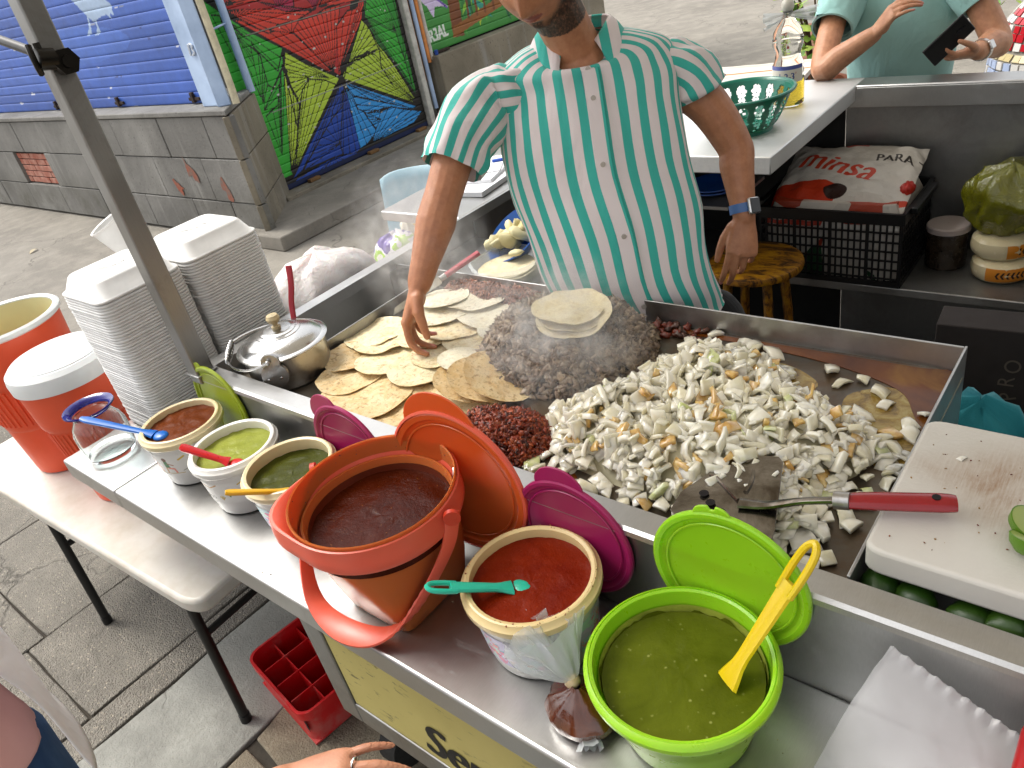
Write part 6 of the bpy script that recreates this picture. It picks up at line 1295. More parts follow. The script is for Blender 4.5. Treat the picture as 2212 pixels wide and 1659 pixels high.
def sleeve2(p0, p1, r0, r1, seed, par, mt):
    d = (p1-p0).normalized(); e1 = d.cross(Vector((0,0,1))).normalized(); e2 = d.cross(e1).normalized(); ks = resample([(*p0,r0*.8,r0*.8),(*p0.lerp(p1,.3),r0,r0),(*p1,r1,r1)], 14)
    obj('sleeve', garment([((k[0],k[1],k[2]),e1,e2,k[3],k[4]) for k in ks], 48, 1, seed, .008, 8), mt, par)
    cf = MB(); cf.loft([[p1+(e1*math.cos(a)+e2*math.sin(a))*rr+d*dz for a in (2*math.pi*i/40 for i in range(40))] for rr, dz in ((r1*.98,-.03),(r1*1.06,-.028),(r1*1.06,.0),(r1*.96,.001))], cap=False); obj('cuff', cf, mt, par)
sleeve2(shR+Vector((.03,.0,.01)), shR.lerp(elR,.60), .085, .072, 3., P2, POLO); sleeve2(shL+Vector((-.03,0,.01)), shL.lerp(elL,.55), .085, .070, 6., P2, POLO)
m = MB(); limb(m, [(-.93,3.50,.96),(-.93,3.5,.86)], [.14,.145], 20, .8); limb(m, [(-.84,3.50,.88),(-.83,3.52,.06)], [.1,.07]); limb(m, [(-1.02,3.50,.88),(-1.03,3.52,.06)], [.1,.07]); obj('trousers', organic(m, .014, 3), cloth_mat('grey_trousers','#3a3d45'), P2)
wd2 = (wrL-elL).normalized(); wc2 = wrL-wd2*.03; a1 = wd2.cross(Vector((0,0,1))).normalized(); a2 = wd2.cross(a1)
wb2 = None
for i in range(16):
    a = 2*math.pi*i/16; q = a1*math.cos(a)+a2*math.sin(a); p = wc2+q*.033; mm_ = MB(); mm_.add([p+q*z+wd2*x*.010+wd2.cross(q)*y*.0058 for z in (-.003,.003) for x, y in ((-1,-1),(1,-1),(1,1),(-1,1))], [(0,3,2,1),(4,5,6,7),(0,1,5,4),(1,2,6,5),(2,3,7,6),(3,0,4,7)])
    if wb2 is None: wb2 = obj('watch_band', mm_, steel_mat('watch_silver'), P2)
    else: obj('band_link', mm_, steel_mat('watch_silver'), wb2)
q = Vector((.2,-.95,.2)); q = (q-wd2*q.dot(wd2)).normalized(); p = wc2+q*.037; m = MB(); m.add([p+q*z+wd2*x*.017+wd2.cross(q)*y*.015 for z in (-.004,.005) for x, y in ((-1,-1),(1,-1),(1,1),(-1,1))], [(0,3,2,1),(4,5,6,7),(0,1,5,4),(1,2,6,5),(2,3,7,6),(3,0,4,7)]); obj('watch_case', m, steel_mat('watch_silver'), P2, bevel=.003)
# phone
pc = Vector((-.672,3.085,1.215)); px_ = Vector((.62,.38,.62)).normalized(); pn = Vector((-.05,-.85,-.50)); pn = (pn-px_*pn.dot(px_)).normalized(); py_ = pn.cross(px_)
m = MB(); m.add([pc+px_*x*.078+py_*y*.037+pn*z*.0042 for z in (-1,1) for x, y in ((-1,-1),(1,-1),(1,1),(-1,1))], [(0,3,2,1),(4,5,6,7),(0,1,5,4),(1,2,6,5),(2,3,7,6),(3,0,4,7)])
ph = obj('phone', m, mat('phone_black','#0d0d0f',.35), bevel=.004, seg=3, label='black mobile phone held in the left hand behind the bar', cat='phone')
for x in (.058,.046,.034): c0 = pc+px_*x+py_*.0+pn*.0043; obj('lens', MB().tube([c0, c0+pn*.0012], .0042, 12), mat('lens_black','#1c1c20',.1), ph)

# ------------------------------------------------------------------ passer-by at the lower left: pink top, open white shirt, jeans
P3 = empty('person', (0,0,0), label='person in a pink top, open white shirt and blue jeans at lower left', cat='person')
g1, g2 = Vector((.10,-.995,0)), Vector((.995,.10,0)); cx, cy_ = -1.43, -.150
m = MB(); limb(m, [(cx,cy_,.88),(cx,cy_,1.1),(cx-.01,cy_,1.3)], [.12,.105,.11], 20, .72, up=g2); limb(m, [(cx,cy_+.16,1.36),(cx,cy_,1.37),(cx,cy_-.16,1.36)], [.05,.055,.05]); limb(m, [(cx,cy_,1.38),(cx+.01,cy_,1.47)], [.05,.048])
limb(m, [(cx-.02,cy_+.13,1.35),(cx-.16,cy_+.10,1.12),(cx-.22,cy_+.04,.92)], [.045,.038,.025]); limb(m, [(cx,cy_-.17,1.35),(cx-.05,cy_-.22,1.12),(cx+.02,cy_-.22,.92)], [.045,.038,.025])
hx3 = head(m, Vector((cx+.02,cy_,1.575)), (.95,.2,-.2), (.2,0,.98), .95); me = organic(m, .007, 4); colour_body(me, '#b07e60', [(Vector((cx+.02,cy_,1.575)),)+hx3+(False,)]); obj('body', me, SKIN, P3); hair_cap(P3, Vector((cx+.02,cy_,1.575)), *hx3, .95, -.06, .1)
JEAN = (lambda k: (k.set(col=k.mix(k.ramp(k.noise(5,5,.6,stretch=(1,1,.3)),[(.4,0.),(.65,1.)]),'#34507a','#5f7fa8'), rough=.85, spec=.2, nrm=k.bump(k.math('ADD',k.noise(8,4,.6,dist=.5),k.math('MULTIPLY',k.noise(600,2,.5),.1)),.4,.01)), k.m)[1])(NT('denim'))
m = MB(); limb(m, [(cx,cy_,.95),(cx+.005,cy_,.84),(cx,cy_,.78)], [.120,.135,.12], 20, .8, up=g2); limb(m, [(cx+.01,cy_+.085,.80),(cx+.035,cy_+.09,.45),(cx,cy_+.09,.06)], [.092,.068,.05]); limb(m, [(cx+.01,cy_-.085,.80),(cx+.02,cy_-.09,.45),(cx,cy_-.09,.06)], [.092,.068,.05]); obj('jeans', organic(m, .010, 3), JEAN, P3)
for dy in (-.09,.09): obj('shoe', MB().ball((cx+.05,cy_+dy,.03),.045,14,8,(2.2,.9,.8)), mat('shoe_white','#c9c6c0',.6), P3)
PINK = cloth_mat('pink_knit','#efbab6',.9,.6,6); k3 = [(cx+.012,cy_,.80,.150,.115),(cx+.008,cy_,.83,.158,.122),(cx,cy_,1.0,.150,.112),(cx,cy_,1.2,.165,.115),(cx,cy_,1.33,.165,.10),(cx,cy_,1.41,.075,.06)]
obj('pink_top', garment([((k[0],k[1],k[2]),g1,g2,k[3],k[4]) for k in resample(k3,26)], 64, 1, 21., .010, 5), PINK, P3)
WSH = cloth_mat('white_shirt','#f5f3f4',.8,1.0,9); m = MB()
def wf(u, v):
    a = R(133+274*u); z = 1.36-.50*v; fl = .014+.040*v*v*(1+.8*math.sin(a*3+1)); w = 1 if v < .12 else 1
    rw, rd = .172+fl*.9, .118+fl; ee = max(0, 1-min(u,1-u)*9)
    p = Vector((cx+.005,cy_,z))+g1*(rw*math.cos(a)*(1-.25*max(0,.12-v)*5))+g2*(rd*math.sin(a)); p += g2*(.05*v*v*ee)+g1*(.012*math.sin(v*9+a*2))+Vector((0,0,-.07*v*ee+.03*v*math.sin(a*2))); return p
m.grid(wf, 60, 34); o = obj('overshirt', m, WSH, P3); q = o.modifiers.new('s','SOLIDIFY'); q.thickness = .003
sleeve2(Vector((cx-.02,cy_+.10,1.36)), Vector((cx-.155,cy_+.10,1.10)), .070, .055, 5., P3, WSH); sleeve2(Vector((cx,cy_-.14,1.37)), Vector((cx-.055,cy_-.20,1.10)), .075, .06, 3., P3, WSH)

# ------------------------------------------------------------------ bystander whose ringed hand comes in at the bottom edge
P4 = empty('person', (0,0,0), label='person reaching in at the bottom edge, hand with pink nails and a silver ring', cat='person')
sh4, el4, wr4 = Vector((-.74,-.40,1.36)), Vector((-.80,-.13,1.06)), Vector((-.690,.150,1.04)); b4 = Vector((-.58,-.45,0))
m = MB(); limb(m, [b4+Vector((0,0,.9)), b4+Vector((0,0,1.1)), b4+Vector((0,0,1.32))], [.12,.105,.11], 18, .72, up=(0,1,0)); limb(m, [sh4, b4+Vector((0,.02,1.37)), b4+Vector((.16,0,1.35))], [.048,.055,.048]); limb(m, [b4+Vector((0,.01,1.38)), b4+Vector((0,.02,1.47))], [.048,.046])
limb(m, [sh4, sh4.lerp(el4,.5), el4, el4.lerp(wr4,.3), wr4], [.047,.040,.036,.037,.0245]); limb(m, [b4+Vector((.16,0,1.35)), b4+Vector((.20,-.05,1.1)), b4+Vector((.18,.05,.9))], [.045,.036,.025])
hf = Vector((.80,.58,.10)); nl = hand(m, frame(wr4, hf, (-.10,-.12,.98), False), [(22,26,14),(18,24,14),(10,20,12),(0,18,12)], ((.7,.7,-.3),(.5,.8,-.3),(.3,.9,-.3)), .88, (.12,.04,-.06,-.24))
hx4 = head(m, b4+Vector((.0,.03,1.575)), (-.3,.9,-.3), (-.1,.3,.95), .95); me = organic(m, .0036, 5); colour_body(me, '#b58265', [(b4+Vector((0,.03,1.575)),)+hx4+(False,)], nl); obj('body', me, SKIN, P4); hair_cap(P4, b4+Vector((0,.03,1.575)), *hx4, .95, -.06, .12)
k4 = [(b4.x,b4.y,.80,.165,.12),(b4.x,b4.y,1.0,.15,.112),(b4.x,b4.y,1.25,.165,.115),(b4.x,b4.y,1.36,.15,.09),(b4.x,b4.y,1.42,.07,.06)]
obj('top', garment([((k[0],k[1],k[2]),(1,0,0),(0,1,0),k[3],k[4]) for k in resample(k4,22)], 56, 1, 31., .008, 5), cloth_mat('grey_top','#7d7f86'), P4)
m = MB(); limb(m, [b4+Vector((0,0,.95)), b4+Vector((0,0,.82))], [.12,.135], 18, .8); limb(m, [b4+Vector((-.085,0,.82)), b4+Vector((-.09,0,.06))], [.09,.055]); limb(m, [b4+Vector((.085,0,.82)), b4+Vector((.09,0,.06))], [.09,.055]); obj('trousers', organic(m, .012, 3), JEAN, P4)
M4 = frame(wr4, hf, (-.10,-.12,.98), False); rp = M4 @ (Vector((-.0105-.004,.105,.0))*.88); rd_ = (M4.to_3x3() @ Vector((-.08,1,-.1))).normalized(); r1_ = rd_.cross(Vector((0,0,1))).normalized(); r2_ = rd_.cross(r1_)
obj('ring', MB().tube([rp+(r1_*math.cos(a)+r2_*math.sin(a))*.0097+rd_*.0015*math.sin(a*2) for a in (2*math.pi*i/24 for i in range(25))], .0013, 6), steel_mat('ring_silver',.8,.12), P4)
# ================================================================== bar behind the cook, shelf goods, background
BZ = 1.12
bar = empty('steel_bar', (0,0,0), label='dull stainless steel bar counter with shelf behind the cook', cat='bar counter')
def RP(name, m, mt, parent=None, **kw): return obj(name, m, mt, parent or bar, **kw)
RP('counter_top', MB().box(-1.75,-.918,2.175,3.03,BZ-.055,BZ), steel_mat('pale_steel', .85, .46, .03), bevel=.004)
RP('far_ledge', MB().box(-.966,1.4,2.925,3.035,BZ-.05,BZ-.001), STEEL_Y, bevel=.004)
RP('far_panel', MB().box(-.97,1.4,2.99,2.996,.02,BZ-.05), STEEL_DARK)
RP('shade_panel', MB().box(-1.734,-.972,2.985,2.992,.02,BZ-.055), mat('shade_panel_black','#141414',.6))  # added black backing that paints in the darkness under the bar
RP('front_ledge_lip', MB().box(-.965,1.4,2.921,2.926,BZ-.075,BZ-.008), STEEL_Y, bevel=.001)
RP('side_support', MB().box(-1.745,-1.735,2.2,3.0,.02,BZ-.055), STEEL_DARK)
RP('lower_shelf', MB().box(-1.73,1.4,2.615,2.985,.478,.51), STEEL_DARK, bevel=.004)
for x in (-1.7,.9): RP('leg', MB().box(x-.02,x+.02,2.62,2.66,0,.478), STEEL_DARK)
RP('brace', MB().tube([(-1.36,2.25,1.06),(-1.30,2.9,.75)], .018, 8), BLACK)
# colander with flower shaped holes
GRNP = plastic('green_plastic','#12705c',.3,sss=.2,sr=(.2,1,.7))
col = empty('colander', (-1.115,2.43,BZ), R(15), label='dark green plastic colander with flower shaped holes on the bar', cat='colander')
n, mm = 260, 46; V = []; F = []
def colp(t, v): r_ = .095+.060*v**.75; return (r_*math.cos(t), r_*math.sin(t), .012+.108*v**1.1)
holes = []
for kf in range(18):
    a0 = 2*math.pi*kf/18
    for v0, rr in ((.72,.017),(.40,.014)):
        for p in range(6): holes.append((a0+(.095*math.cos(p*math.pi/3))*.72*(.14/(.095+.06*v0)), v0+.115*math.sin(p*math.pi/3), .0078 if v0 > .5 else .0068))
        holes.append((a0, v0, .0045))
    for v0 in (.12,.2): holes.append((a0+(.05 if v0 > .15 else -.05), v0, .0055))
HA = np.array(holes); vs_ = [colp(2*math.pi*i/n, j/(mm-1)) for j in range(mm) for i in range(n)]
for j in range(mm-1):
    v = (j+.5)/(mm-1); r_ = .095+.060*v**.75
    for i in range(n):
        t = 2*math.pi*(i+.5)/n; dt = (HA[:,0]-t+math.pi) % (2*math.pi)-math.pi
        if np.any((dt*r_)**2+((HA[:,1]-v)*.125)**2 < HA[:,2]**2): continue
        F.append((j*n+i, j*n+(i+1) % n, (j+1)*n+(i+1) % n, (j+1)*n+i))
m = MB(); m.add(vs_, F); o = obj('bowl', m, GRNP, col); q = o.modifiers.new('s','SOLIDIFY'); q.thickness = .0028
obj('rim', MB().lathe([(.154,.116),(.158,.117),(.166,.119),(.168,.123),(.165,.127),(.158,.127),(.153,.122),(.154,.116)], 64), GRNP, col); obj('foot', MB().lathe([(.001,.008),(.09,.008),(.096,.013),(.094,.0),(.089,.0),(.088,.006),(.001,.006)], 48), GRNP, col)
# oil bottle topped with a knotted bag
ob = empty('oil_bottle', (-1.072,2.705,BZ), label='clear plastic oil bottle with a plastic bag tied over its neck', cat='bottle')
k = NT('bottle_clear'); k.set(col=(.93,.95,.93), rough=.06, trans=.95, ior=1.15, spec=.6); BCL = k.m
obj('body', MB().lathe([(.001,.004),(.042,.003),(.050,.010),(.051,.09),(.049,.10),(.051,.11),(.051,.135),(.043,.155),(.041,.175),(.049,.195),(.050,.205),(.047,.21),(.050,.216),(.046,.24),(.028,.268),(.016,.285),(.015,.31)], 40, wob=lambda t, z: 1+.02*math.cos(t*8)*(1 if .13 < z < .2 else 0)), BCL, ob)
obj('oil', MB().lathe([(.001,.006),(.046,.008),(.048,.088),(.001,.088)], 32), (lambda k: (k.set(col=(.75,.55,.05), rough=.05, trans=.8, ior=1.3), k.m)[1])(NT('cooking_oil')), ob)
pt = Paint(.16,.06,120,46,'#e4dfd2'); pt.poly([(0,.045),(.16,.045),(.16,.06),(0,.06)],'#5560a8'); pt.text('1-2-3',.05,.012,.032,'#27408c',bold=.001); pt.text('oil',.12,.03,.012,'#b03a2a')
obj('label', patch(pt, lambda u, v: (.0522*math.cos(R(-150)+R(140)*u), .0522*math.sin(R(-150)+R(140)*u), .085+.055*v)), attr_mat('label_print'), ob)
obj('tied_bag', plume((0,0,.285),(.0,.0,1),.055,.028,3.), FILM, ob); obj('bag_wing', plume((0,0,.29),(.8,.3,-.05),.085,.030,6.), FILM, ob); obj('bag_wing', plume((0,0,.29),(-.8,-.3,-.15),.075,.030,9.), FILM, ob); obj('knot', MB().ball((0,0,.318),.021,14,10,(1,1,1.1)), mat('knot_white','#d6d2c6',.35,bump=.8,bscale=70), ob)
# stool
k = NT('worn_yellow'); w_ = k.noise(14,6,.75,stretch=(1,3,1),dist=.5); k.set(col=k.ramp(w_, [(.40,'#2c1a0a'),(.49,'#8a5a12'),(.6,'#a8780f')]), rough=.45, nrm=k.bump(w_,.35,.004))
st = empty('stool', (-1.085,2.42,0), label='round wooden stool with worn yellow paint behind the cook', cat='stool')
obj('seat', MB().lathe([(.001,.630),(.15,.630),(.163,.636),(.166,.648),(.162,.660),(.15,.664),(.001,.662)], 44), k.m, st)
for a in range(4): t = R(45+90*a); obj('leg', MB().tube([(.10*math.cos(t),.10*math.sin(t),.635),(.155*math.cos(t),.155*math.sin(t),0)], .017, 10), k.m, st)
obj('rung', MB().tube([(.13*math.cos(R(45+90*i)),.13*math.sin(R(45+90*i)),.25) for i in range(5)], .010, 8), k.m, st)
# black crate stuffed with bags
cz_ = .512; ct = empty('storage_crate', (-.90,2.79,cz_), label='black lattice plastic crate full of bags on the shelf', cat='crate'); w2, d2, h2 = .245,.175,.27
obj('floor', MB().box(-w2,w2,-d2,d2,0,.008), BLACKP, ct)
def lattice(axis, s):
    m = MB(); L = w2 if axis == 'x' else d2
    for i in range(int(L*2/.021)+1):
        x = -L+i*.021; big = i % 6 == 0
        b_ = .0055 if big else .003
        m.box(x-b_,x+b_,-.003,.003,.008,h2-.035)
    for z in np.arange(.03,h2-.03,.034): m.box(-L,L,-.0032,.0032,z-.0028,z+.0028)
    m.box(-L-.003,L+.003,-.006,.006,h2-.04,h2); m.box(-L,L,-.004,.004,0,.02)
    M_ = Matrix.Translation((0,s*d2,0)) if axis == 'x' else Matrix.Translation((s*w2,0,0)) @ Matrix.Rotation(R(90),4,'Z'); m.xf(M_); return m
for s_ in (-1,1): obj('lattice_wall', lattice('x', s_), BLACKP, ct); obj('lattice_wall', lattice('y', s_), BLACKP, ct)
for x0 in (-w2-.03, w2+.006): obj('handle_lip', MB().box(x0,x0+.024,-d2*.7,d2*.7,h2-.02,h2+.004), BLACKP, ct, bevel=.004)
BAGP = attr_mat('printed_bag', rough=.38, noise_amt=.05, bump=.45, bscale=14, bdist=.02)
pt = Paint(.46,.36,330,260,'#c9c4bc'); OR_ = '#c23a1c'
pt.poly([(.0,.0),(.20,.0),(.25,.08),(.18,.125),(.0,.11)], OR_); pt.disc((.225,.075),.04,'#2a120e',1,.7); pt.poly([(.17,.34),(.26,.36),(.27,.31),(.20,.30)], OR_); pt.text('minsa',.045,.205,.125,OR_,shear=.15,rot=-.28,bold=.003); pt.text('PARA T',.315,.225,.05,'#2b2320',rot=.10,bold=.0015); pt.line([(.38,.02),(.46,.08)],.02,OR_)
def bagf(u, v):
    x, y = (u-.5)*.46, (v-.5)*.33; e = min(u,1-u,v,1-v); z = .29+.05*(1-math.exp(-e*9))-.10*max(0,.2-v)*2+.012*nz(u*4,v*4,2)+.006*nz(u*11,v*11,5)+.13*(v-.35)
    return (x, y, z)
bg_ = obj('flour_bag', patch(pt, bagf), BAGP, ct.parent, loc=(-.90,2.79,cz_), label='white and orange printed paper flour bag lying on top of the crate', cat='bag')
m = MB(); rings = []
cc = [(-.235,.23),(.235,.23)]
pf = MB(); pf.loft([[(x*s_+.006*nz(i*.9,z*9), y*s_, z) for i, (x, y) in enumerate([(w2*.94*math.cos(a)/max(abs(math.cos(a)),abs(math.sin(a))), d2*.92*math.sin(a)/max(abs(math.cos(a)),abs(math.sin(a)))) for a in (2*math.pi*q/60 for q in range(60))])] for z, s_ in ((.012,.97),(.08,1.0),(.16,1.0),(.24,.98),(.285,.9))])
k = NT('mixed_bags'); vv_ = k.n('TexVoronoi'); vv_.inputs['Scale'].default_value = 9; k.lk(k.coord(), vv_.inputs['Vector'])
k.set(col=k.ramp(k.math('MULTIPLY', vv_.outputs['Color'], 1), [(.2,'#b9b3aa'),(.48,'#a03a20'),(.56,'#c4beb4'),(.72,'#1f4a2a'),(.82,'#bdb6ab')], 'CONSTANT'), rough=.4, nrm=k.bump(k.noise(18,4,.7),.6,.01))
obj('plastic_bag', pf, k.m, loc=(-.90,2.79,cz_), label='mixed red, white and green plastic bags packed inside the black crate', cat='bag')
for (x,y,z) in ((.20,-.02,.30),): obj('bag_scrap', crumple('wrapper','small red wrapper at the right end of the black crate',(-.70,2.77,.80),.03,.045,.05,4,plastic('wrap_red','#b02418',.35)).data, None) if False else crumple('wrapper','small red wrapper at the right end of the black crate',(-.69,2.77,.79),.025,.045,.045,4,plastic('wrap_red','#b02418',.35))
# jar, packs and yellow bag on the shelf
jr = empty('lidded_jar', (-.565,2.84,.511), label='round jar with a dull white screw lid on the shelf', cat='jar')
obj('body', MB().lathe([(.001,.002),(.062,.002),(.066,.008),(.066,.125),(.062,.135),(.001,.135)], 40), mat('jar_brown','#33291f',.25,var=.3,scale=30), jr); obj('screw_lid', MB().lathe([(.064,.133),(.069,.135),(.069,.152),(.065,.157),(.001,.158)], 40), plastic('lid_grey','#a89c98',.5), jr)
def pack(name, label, c, rz, seed):
    t = empty(name, c, rz, label=label, cat='tortilla pack', group='tortilla packs on the shelf')
    obj('stack', MB().lathe([(.001,.0),(.075,.001),(.088,.014),(.092,.035),(.088,.058),(.072,.070),(.001,.073)], 44, wob=lambda a, z: 1+.03*nz(math.cos(a)*3,math.sin(a)*3,seed)), plastic('pack_cream','#cfc3a0',.25,sss=.2,coat=.4), t)
    pt = Paint(.16,.06,120,46,'#c47a1c')
    for i in range(7): pt.poly([(.03+i*.015,.030),(.037+i*.015,.045),(.044+i*.015,.045),(.037+i*.015,.030),(.044+i*.015,.015),(.037+i*.015,.015)],'#1e1208')
    obj('label', patch(pt, lambda u, v: ((.0925-.004*abs(2*v-1)**2)*math.cos(R(-120)+R(100)*u), (.0925-.004*abs(2*v-1)**2)*math.sin(R(-120)+R(100)*u), .012+.046*v)), attr_mat('label_print'), t)
pack('tortilla_pack', 'lower wrapped tortilla pack with orange chevron label', (-.385,2.80,.511), R(10), 1); pack('tortilla_pack', 'upper wrapped tortilla pack with orange chevron label', (-.395,2.815,.586), R(50), 4)
k = NT('olive_film'); k.set(col='#85851c', rough=.14, spec=.9, trans=.45, nrm=k.bump(k.noise(14,5,.65,dist=1.),.9,.012)); ybag = crumple('plastic_bag','yellow green plastic bag of goods above the tortilla packs',(-.40,2.835,.662), .125,.11,.22, 15, k.m, fold=.45)
# things under the cutting board side: teal bags and a dark box
for i, (x,y,z,s_) in enumerate(((-.215,1.56,.52,.115),(-.055,1.57,.52,.12))): crumple('cloth_bag', ['teal cloth bundle below the griddle corner, left one','teal cloth bundle below the cutting board, right one'][i], (x,y,z), s_,s_,.30, 20+i, cloth_mat('teal_cloth','#2a8a97',.8,.6,5))['category'] = 'bundle'
obj('bundle_shelf', MB().box(-.6,1.25,1.45,1.95,.485,.518), STEEL_DARK, cart)
k = mat('dark_card','#2a2320',.85); bx_ = empty('carton', (-.16,1.93,.519), R(4), label='dark round stamped carton in the shadow under the cart', cat='carton'); obj('panel', MB().box(-.22,.30,-.05,.05,0,.30), k, bx_, bevel=.003)
m = MB()
for i, chr_ in enumerate('PRO MODO PRO MODO '):
    a = R(200-i*20)
    if chr_ == ' ': continue
    tmx = text_mesh(chr_)
    for pg in tmx.polygons: m.add([(.06+.10*math.cos(a)+(tmx.vertices[j].co.x-.3)*.05*math.sin(a)+(tmx.vertices[j].co.y)*.05*math.cos(a), -.0515, .16+.10*math.sin(a)-(tmx.vertices[j].co.x-.3)*.05*math.cos(a)+tmx.vertices[j].co.y*.05*math.sin(a)) for j in pg.vertices], [tuple(range(len(pg.vertices)))])
obj('stamped_ring', m.mesh('stamped_ring', False), mat('stamp_grey','#5b5147',.8), bx_)
for z, rz in ((.005,.1),(.016,.3)): obj('plate', MB().lathe([(.001,.0),(.07,.0),(.095,.012),(.094,.015),(.068,.004),(.001,.004)], 40), plastic('plate_blue2','#0f4da0',.35), loc=(-1.235,2.44,.905+z), label='blue plastic plate behind the cook, %s of two' % ('lower' if z < .01 else 'upper'), cat='plate', group='blue plates')
RP('plate_rack', MB().box(-1.4,-1.12,2.3,2.6,.893,.904), STEEL_DARK)
# ---------------------------------------------------------------- street beyond: tray, kerb, plant, mosaic planter
obj('kerb', MB().prism([(-3.6,9.2),(-2.3,6.2),(-2.1,6.28),(-3.4,9.3)], -.02, .16), mat('kerb_brick','#8a5f48',.9,var=.25,scale=8,bump=.4), bevel=.01, kind='structure')
pt = Paint(.6,.6,80,80,'#cfc8bc')
for i in range(9): pt.line([(0,.05+i*.065),(.6,.08+i*.06)],.025,['#c9702e','#d9d2c4','#b9b2a4'][i%3])
tr_ = empty('tray_table', (-1.62,3.55,0), R(8), label='low table with an orange striped cloth beyond the oil bottle', cat='table')
obj('cloth', patch(pt, lambda u, v: ((u-.5)*.55,(v-.5)*.6,1.0+.004*nz(u*5,v*5))), attr_mat('cloth_print',rough=.7), tr_); obj('tabletop', MB().box(-.26,.26,-.29,.29,.96,.995), STEEL, tr_, bevel=.004)
for x in (-.22,.22):
    for y in (-.25,.25): obj('leg', MB().tube([(x,y,-.02),(x,y,.96)], .014, 8), BLACK, tr_)
LEAF = [mat('leaf_%d'%i, c, .5, var=.15, scale=20, sss=.15, sr=(.5,1,.2)) for i, c in enumerate(('#5f8a2c','#86a83a','#a9bf55'))]
def shrub(name, label, c, n, rad, h, seed, red=0):
    t = empty(name, c, label=label, cat='plant'); r_ = random.Random(seed); st_ = MB(); lf = [MB() for _ in range(3)]
    for i in range(14):
        a = r_.uniform(0,6.28); p = [(0,0,0),(rad*.3*math.cos(a),rad*.3*math.sin(a),h*.5),(rad*.7*math.cos(a+.3),rad*.7*math.sin(a+.3),h*r_.uniform(.7,1))]; st_.tube(curve(p,4), lerps([.012,.008,.004],9), 6)
    for i in range(n):
        a, rr, z = r_.uniform(0,6.28), rad*r_.uniform(.2,1)**.6, h*r_.uniform(.25,1.05); cpt = Vector((rr*math.cos(a),rr*math.sin(a),z)); d = Vector((r_.uniform(-1,1),r_.uniform(-1,1),r_.uniform(-.4,.9))).normalized(); s_ = d.cross(Vector((r_.uniform(-1,1),r_.uniform(-1,1),1))).normalized(); L = r_.uniform(.05,.09); w = L*.32
        lf[i%3].add([cpt, cpt+d*L*.5+s_*w, cpt+d*L, cpt+d*L*.5-s_*w], [(0,1,2,3)])
    obj('stems', st_, mat('stem_brown','#5a4630',.8), t)
    for i in range(3): obj('foliage', lf[i].mesh('foliage', False), LEAF[i], t)
    if red:
        b = MB()
        for i in range(red): a = r_.uniform(0,6.28); b.ball((rad*.9*math.cos(a),rad*.9*math.sin(a),h*r_.uniform(.7,1.05)), .03, 8, 6)
        obj('flower', b, mat('flower_red','#b0323c',.5), t)
shrub('shrub', 'leafy bright green shrub beyond the person at the right edge', (-1.05,8.2,-.02), 900, .75, 1.5, 3); shrub('potted_plant', 'small leafy plant with red buds left of the person in aqua', (-1.92,5.25,.55), 220, .20, .60, 8, 6)
pp_ = empty('planter', (-1.92,5.25,-.02), label='terracotta planter under the small leafy plant', cat='planter'); obj('pot', MB().lathe([(.001,0),(.16,0),(.20,.5),(.22,.5),(.22,.57),(.19,.57),(.18,.5),(.001,.5)], 30), mat('terracotta','#8f5236',.85,bump=.2), pp_); obj('soil', MB().lathe([(.185,.53),(.001,.54)], 24), mat('soil','#2b211a',.95), pp_)
mo = empty('mosaic_dome', (-.72,6.95,-.02), label='small domed structure covered in red, white and blue mosaic tiles', cat='mosaic dome'); 
grout = obj('core', MB().lathe([(.52,0),(.50,.30),(.47,.34),(.46,.36),(.42,.52),(.32,.64),(.18,.70),(.001,.72)], 36), mat('grout','#8a857c',.9), mo)
TLM = [mat('tile_'+nm, c, .15, var=.1) for nm, c in (('red','#b3202c'),('white','#d5d3cf'),('blue','#a9b9d8'),('gold','#b5a67a'))]
tile = MB().box(-.5,.5,-.5,.5,0,1).mesh('mosaic_tile', False); tiles = [tile.copy() for _ in TLM]
for t_, mt_ in zip(tiles, TLM): t_.materials.append(mt_)
def prof(z):
    P = [(.52,0),(.50,.30),(.47,.34),(.46,.36),(.42,.52),(.32,.64),(.18,.70)]
    return np.interp(z, [p[1] for p in P], [p[0] for p in P])
rr_ = random.Random(4); cnt = 0
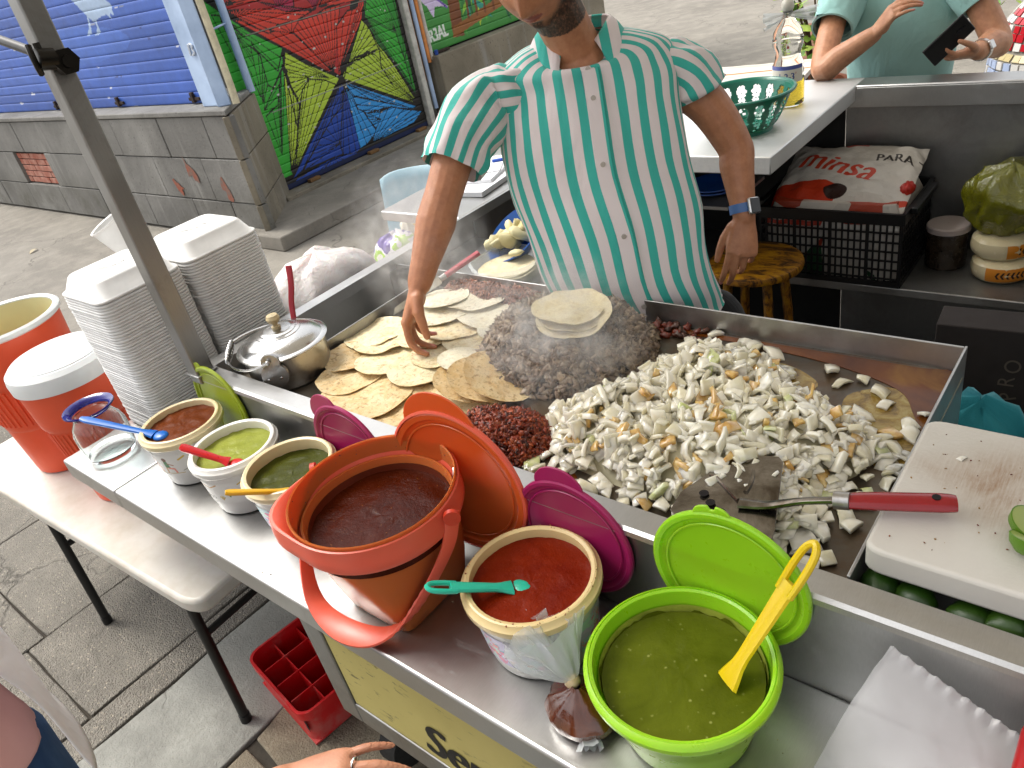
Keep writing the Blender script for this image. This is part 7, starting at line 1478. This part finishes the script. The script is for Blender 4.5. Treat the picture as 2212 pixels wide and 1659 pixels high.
for zi, z in enumerate(list(np.arange(.03,.30,.062))+[.33]+[.40,.455,.505,.55,.59,.625,.655]):
    r0 = prof(z); nseg = int(2*math.pi*r0/.066); sl = math.atan2(prof(z-.012)-prof(z+.012), .024)
    for i in range(nseg):
        a = 2*math.pi*(i+rr_.uniform(-.08,.08)+(.5 if zi % 2 else 0))/nseg; da = (a-R(-95)+math.pi) % (2*math.pi)-math.pi
        if abs(da) > 1.45 or cnt >= 298 or (abs(da-.25) < .42 and z < .27): continue
        mi = 3 if abs(z-.33) < .01 else ((rr_.random() < .3)*1 if z > .36 else (2 if rr_.random() < .7 else 1)); o = bpy.data.objects.new('tile', tiles[int(mi)]); COL.objects.link(o); o.parent = mo
        o.location = (r0*math.cos(a), r0*math.sin(a), z); o.rotation_euler = (0, math.pi/2-sl, a); s_ = rr_.uniform(.85,1.0); o.scale = (.052*s_,.058*s_,.010); cnt += 1
obj('arched_opening', MB().tube([(.52*math.cos(R(-81)),.52*math.sin(R(-81)),.16),(.44*math.cos(R(-81)),.44*math.sin(R(-81)),.16)], .13, 20), mat('mouth_red','#6b2024',.8), mo)
# ---------------------------------------------------------------- steam over the hot meat
st_ = MB(); st_.ball((0,0,0), 1, 24, 16); k = NT('steam_vapour'); k.t.nodes.remove(k.b); pv_ = k.n('VolumePrincipled'); pv_.inputs['Color'].default_value = (.95,.95,.95,1); pv_.inputs['Anisotropy'].default_value = .0
nn_ = k.noise(3.2, 5, .62, k.coord('Object'), dist=1.3); gr_ = k.n('TexGradient'); gr_.gradient_type = 'SPHERICAL'; k.lk(k.coord('Object'), gr_.inputs[0])
k.lk(k.math('MULTIPLY', k.math('MULTIPLY', k.ramp(nn_, [(.45,0.),(.72,1.)]), gr_.outputs['Fac']), 16.0), pv_.inputs['Density']); k.lk(pv_.outputs[0], k.out.inputs['Volume'])
for c_, s_ in (((-.92,1.05,1.15),(.24,.20,.17)), ((-1.40,1.20,1.22),(.20,.18,.24))):
    o = obj('steam', st_.mesh('steam'), k.m, loc=c_, label='thin white steam rising from the ' + ('beef heap' if c_[0] > -1.1 else 'tortillas round the cook\'s arm'), cat='steam', kind='stuff'); o.scale = s_
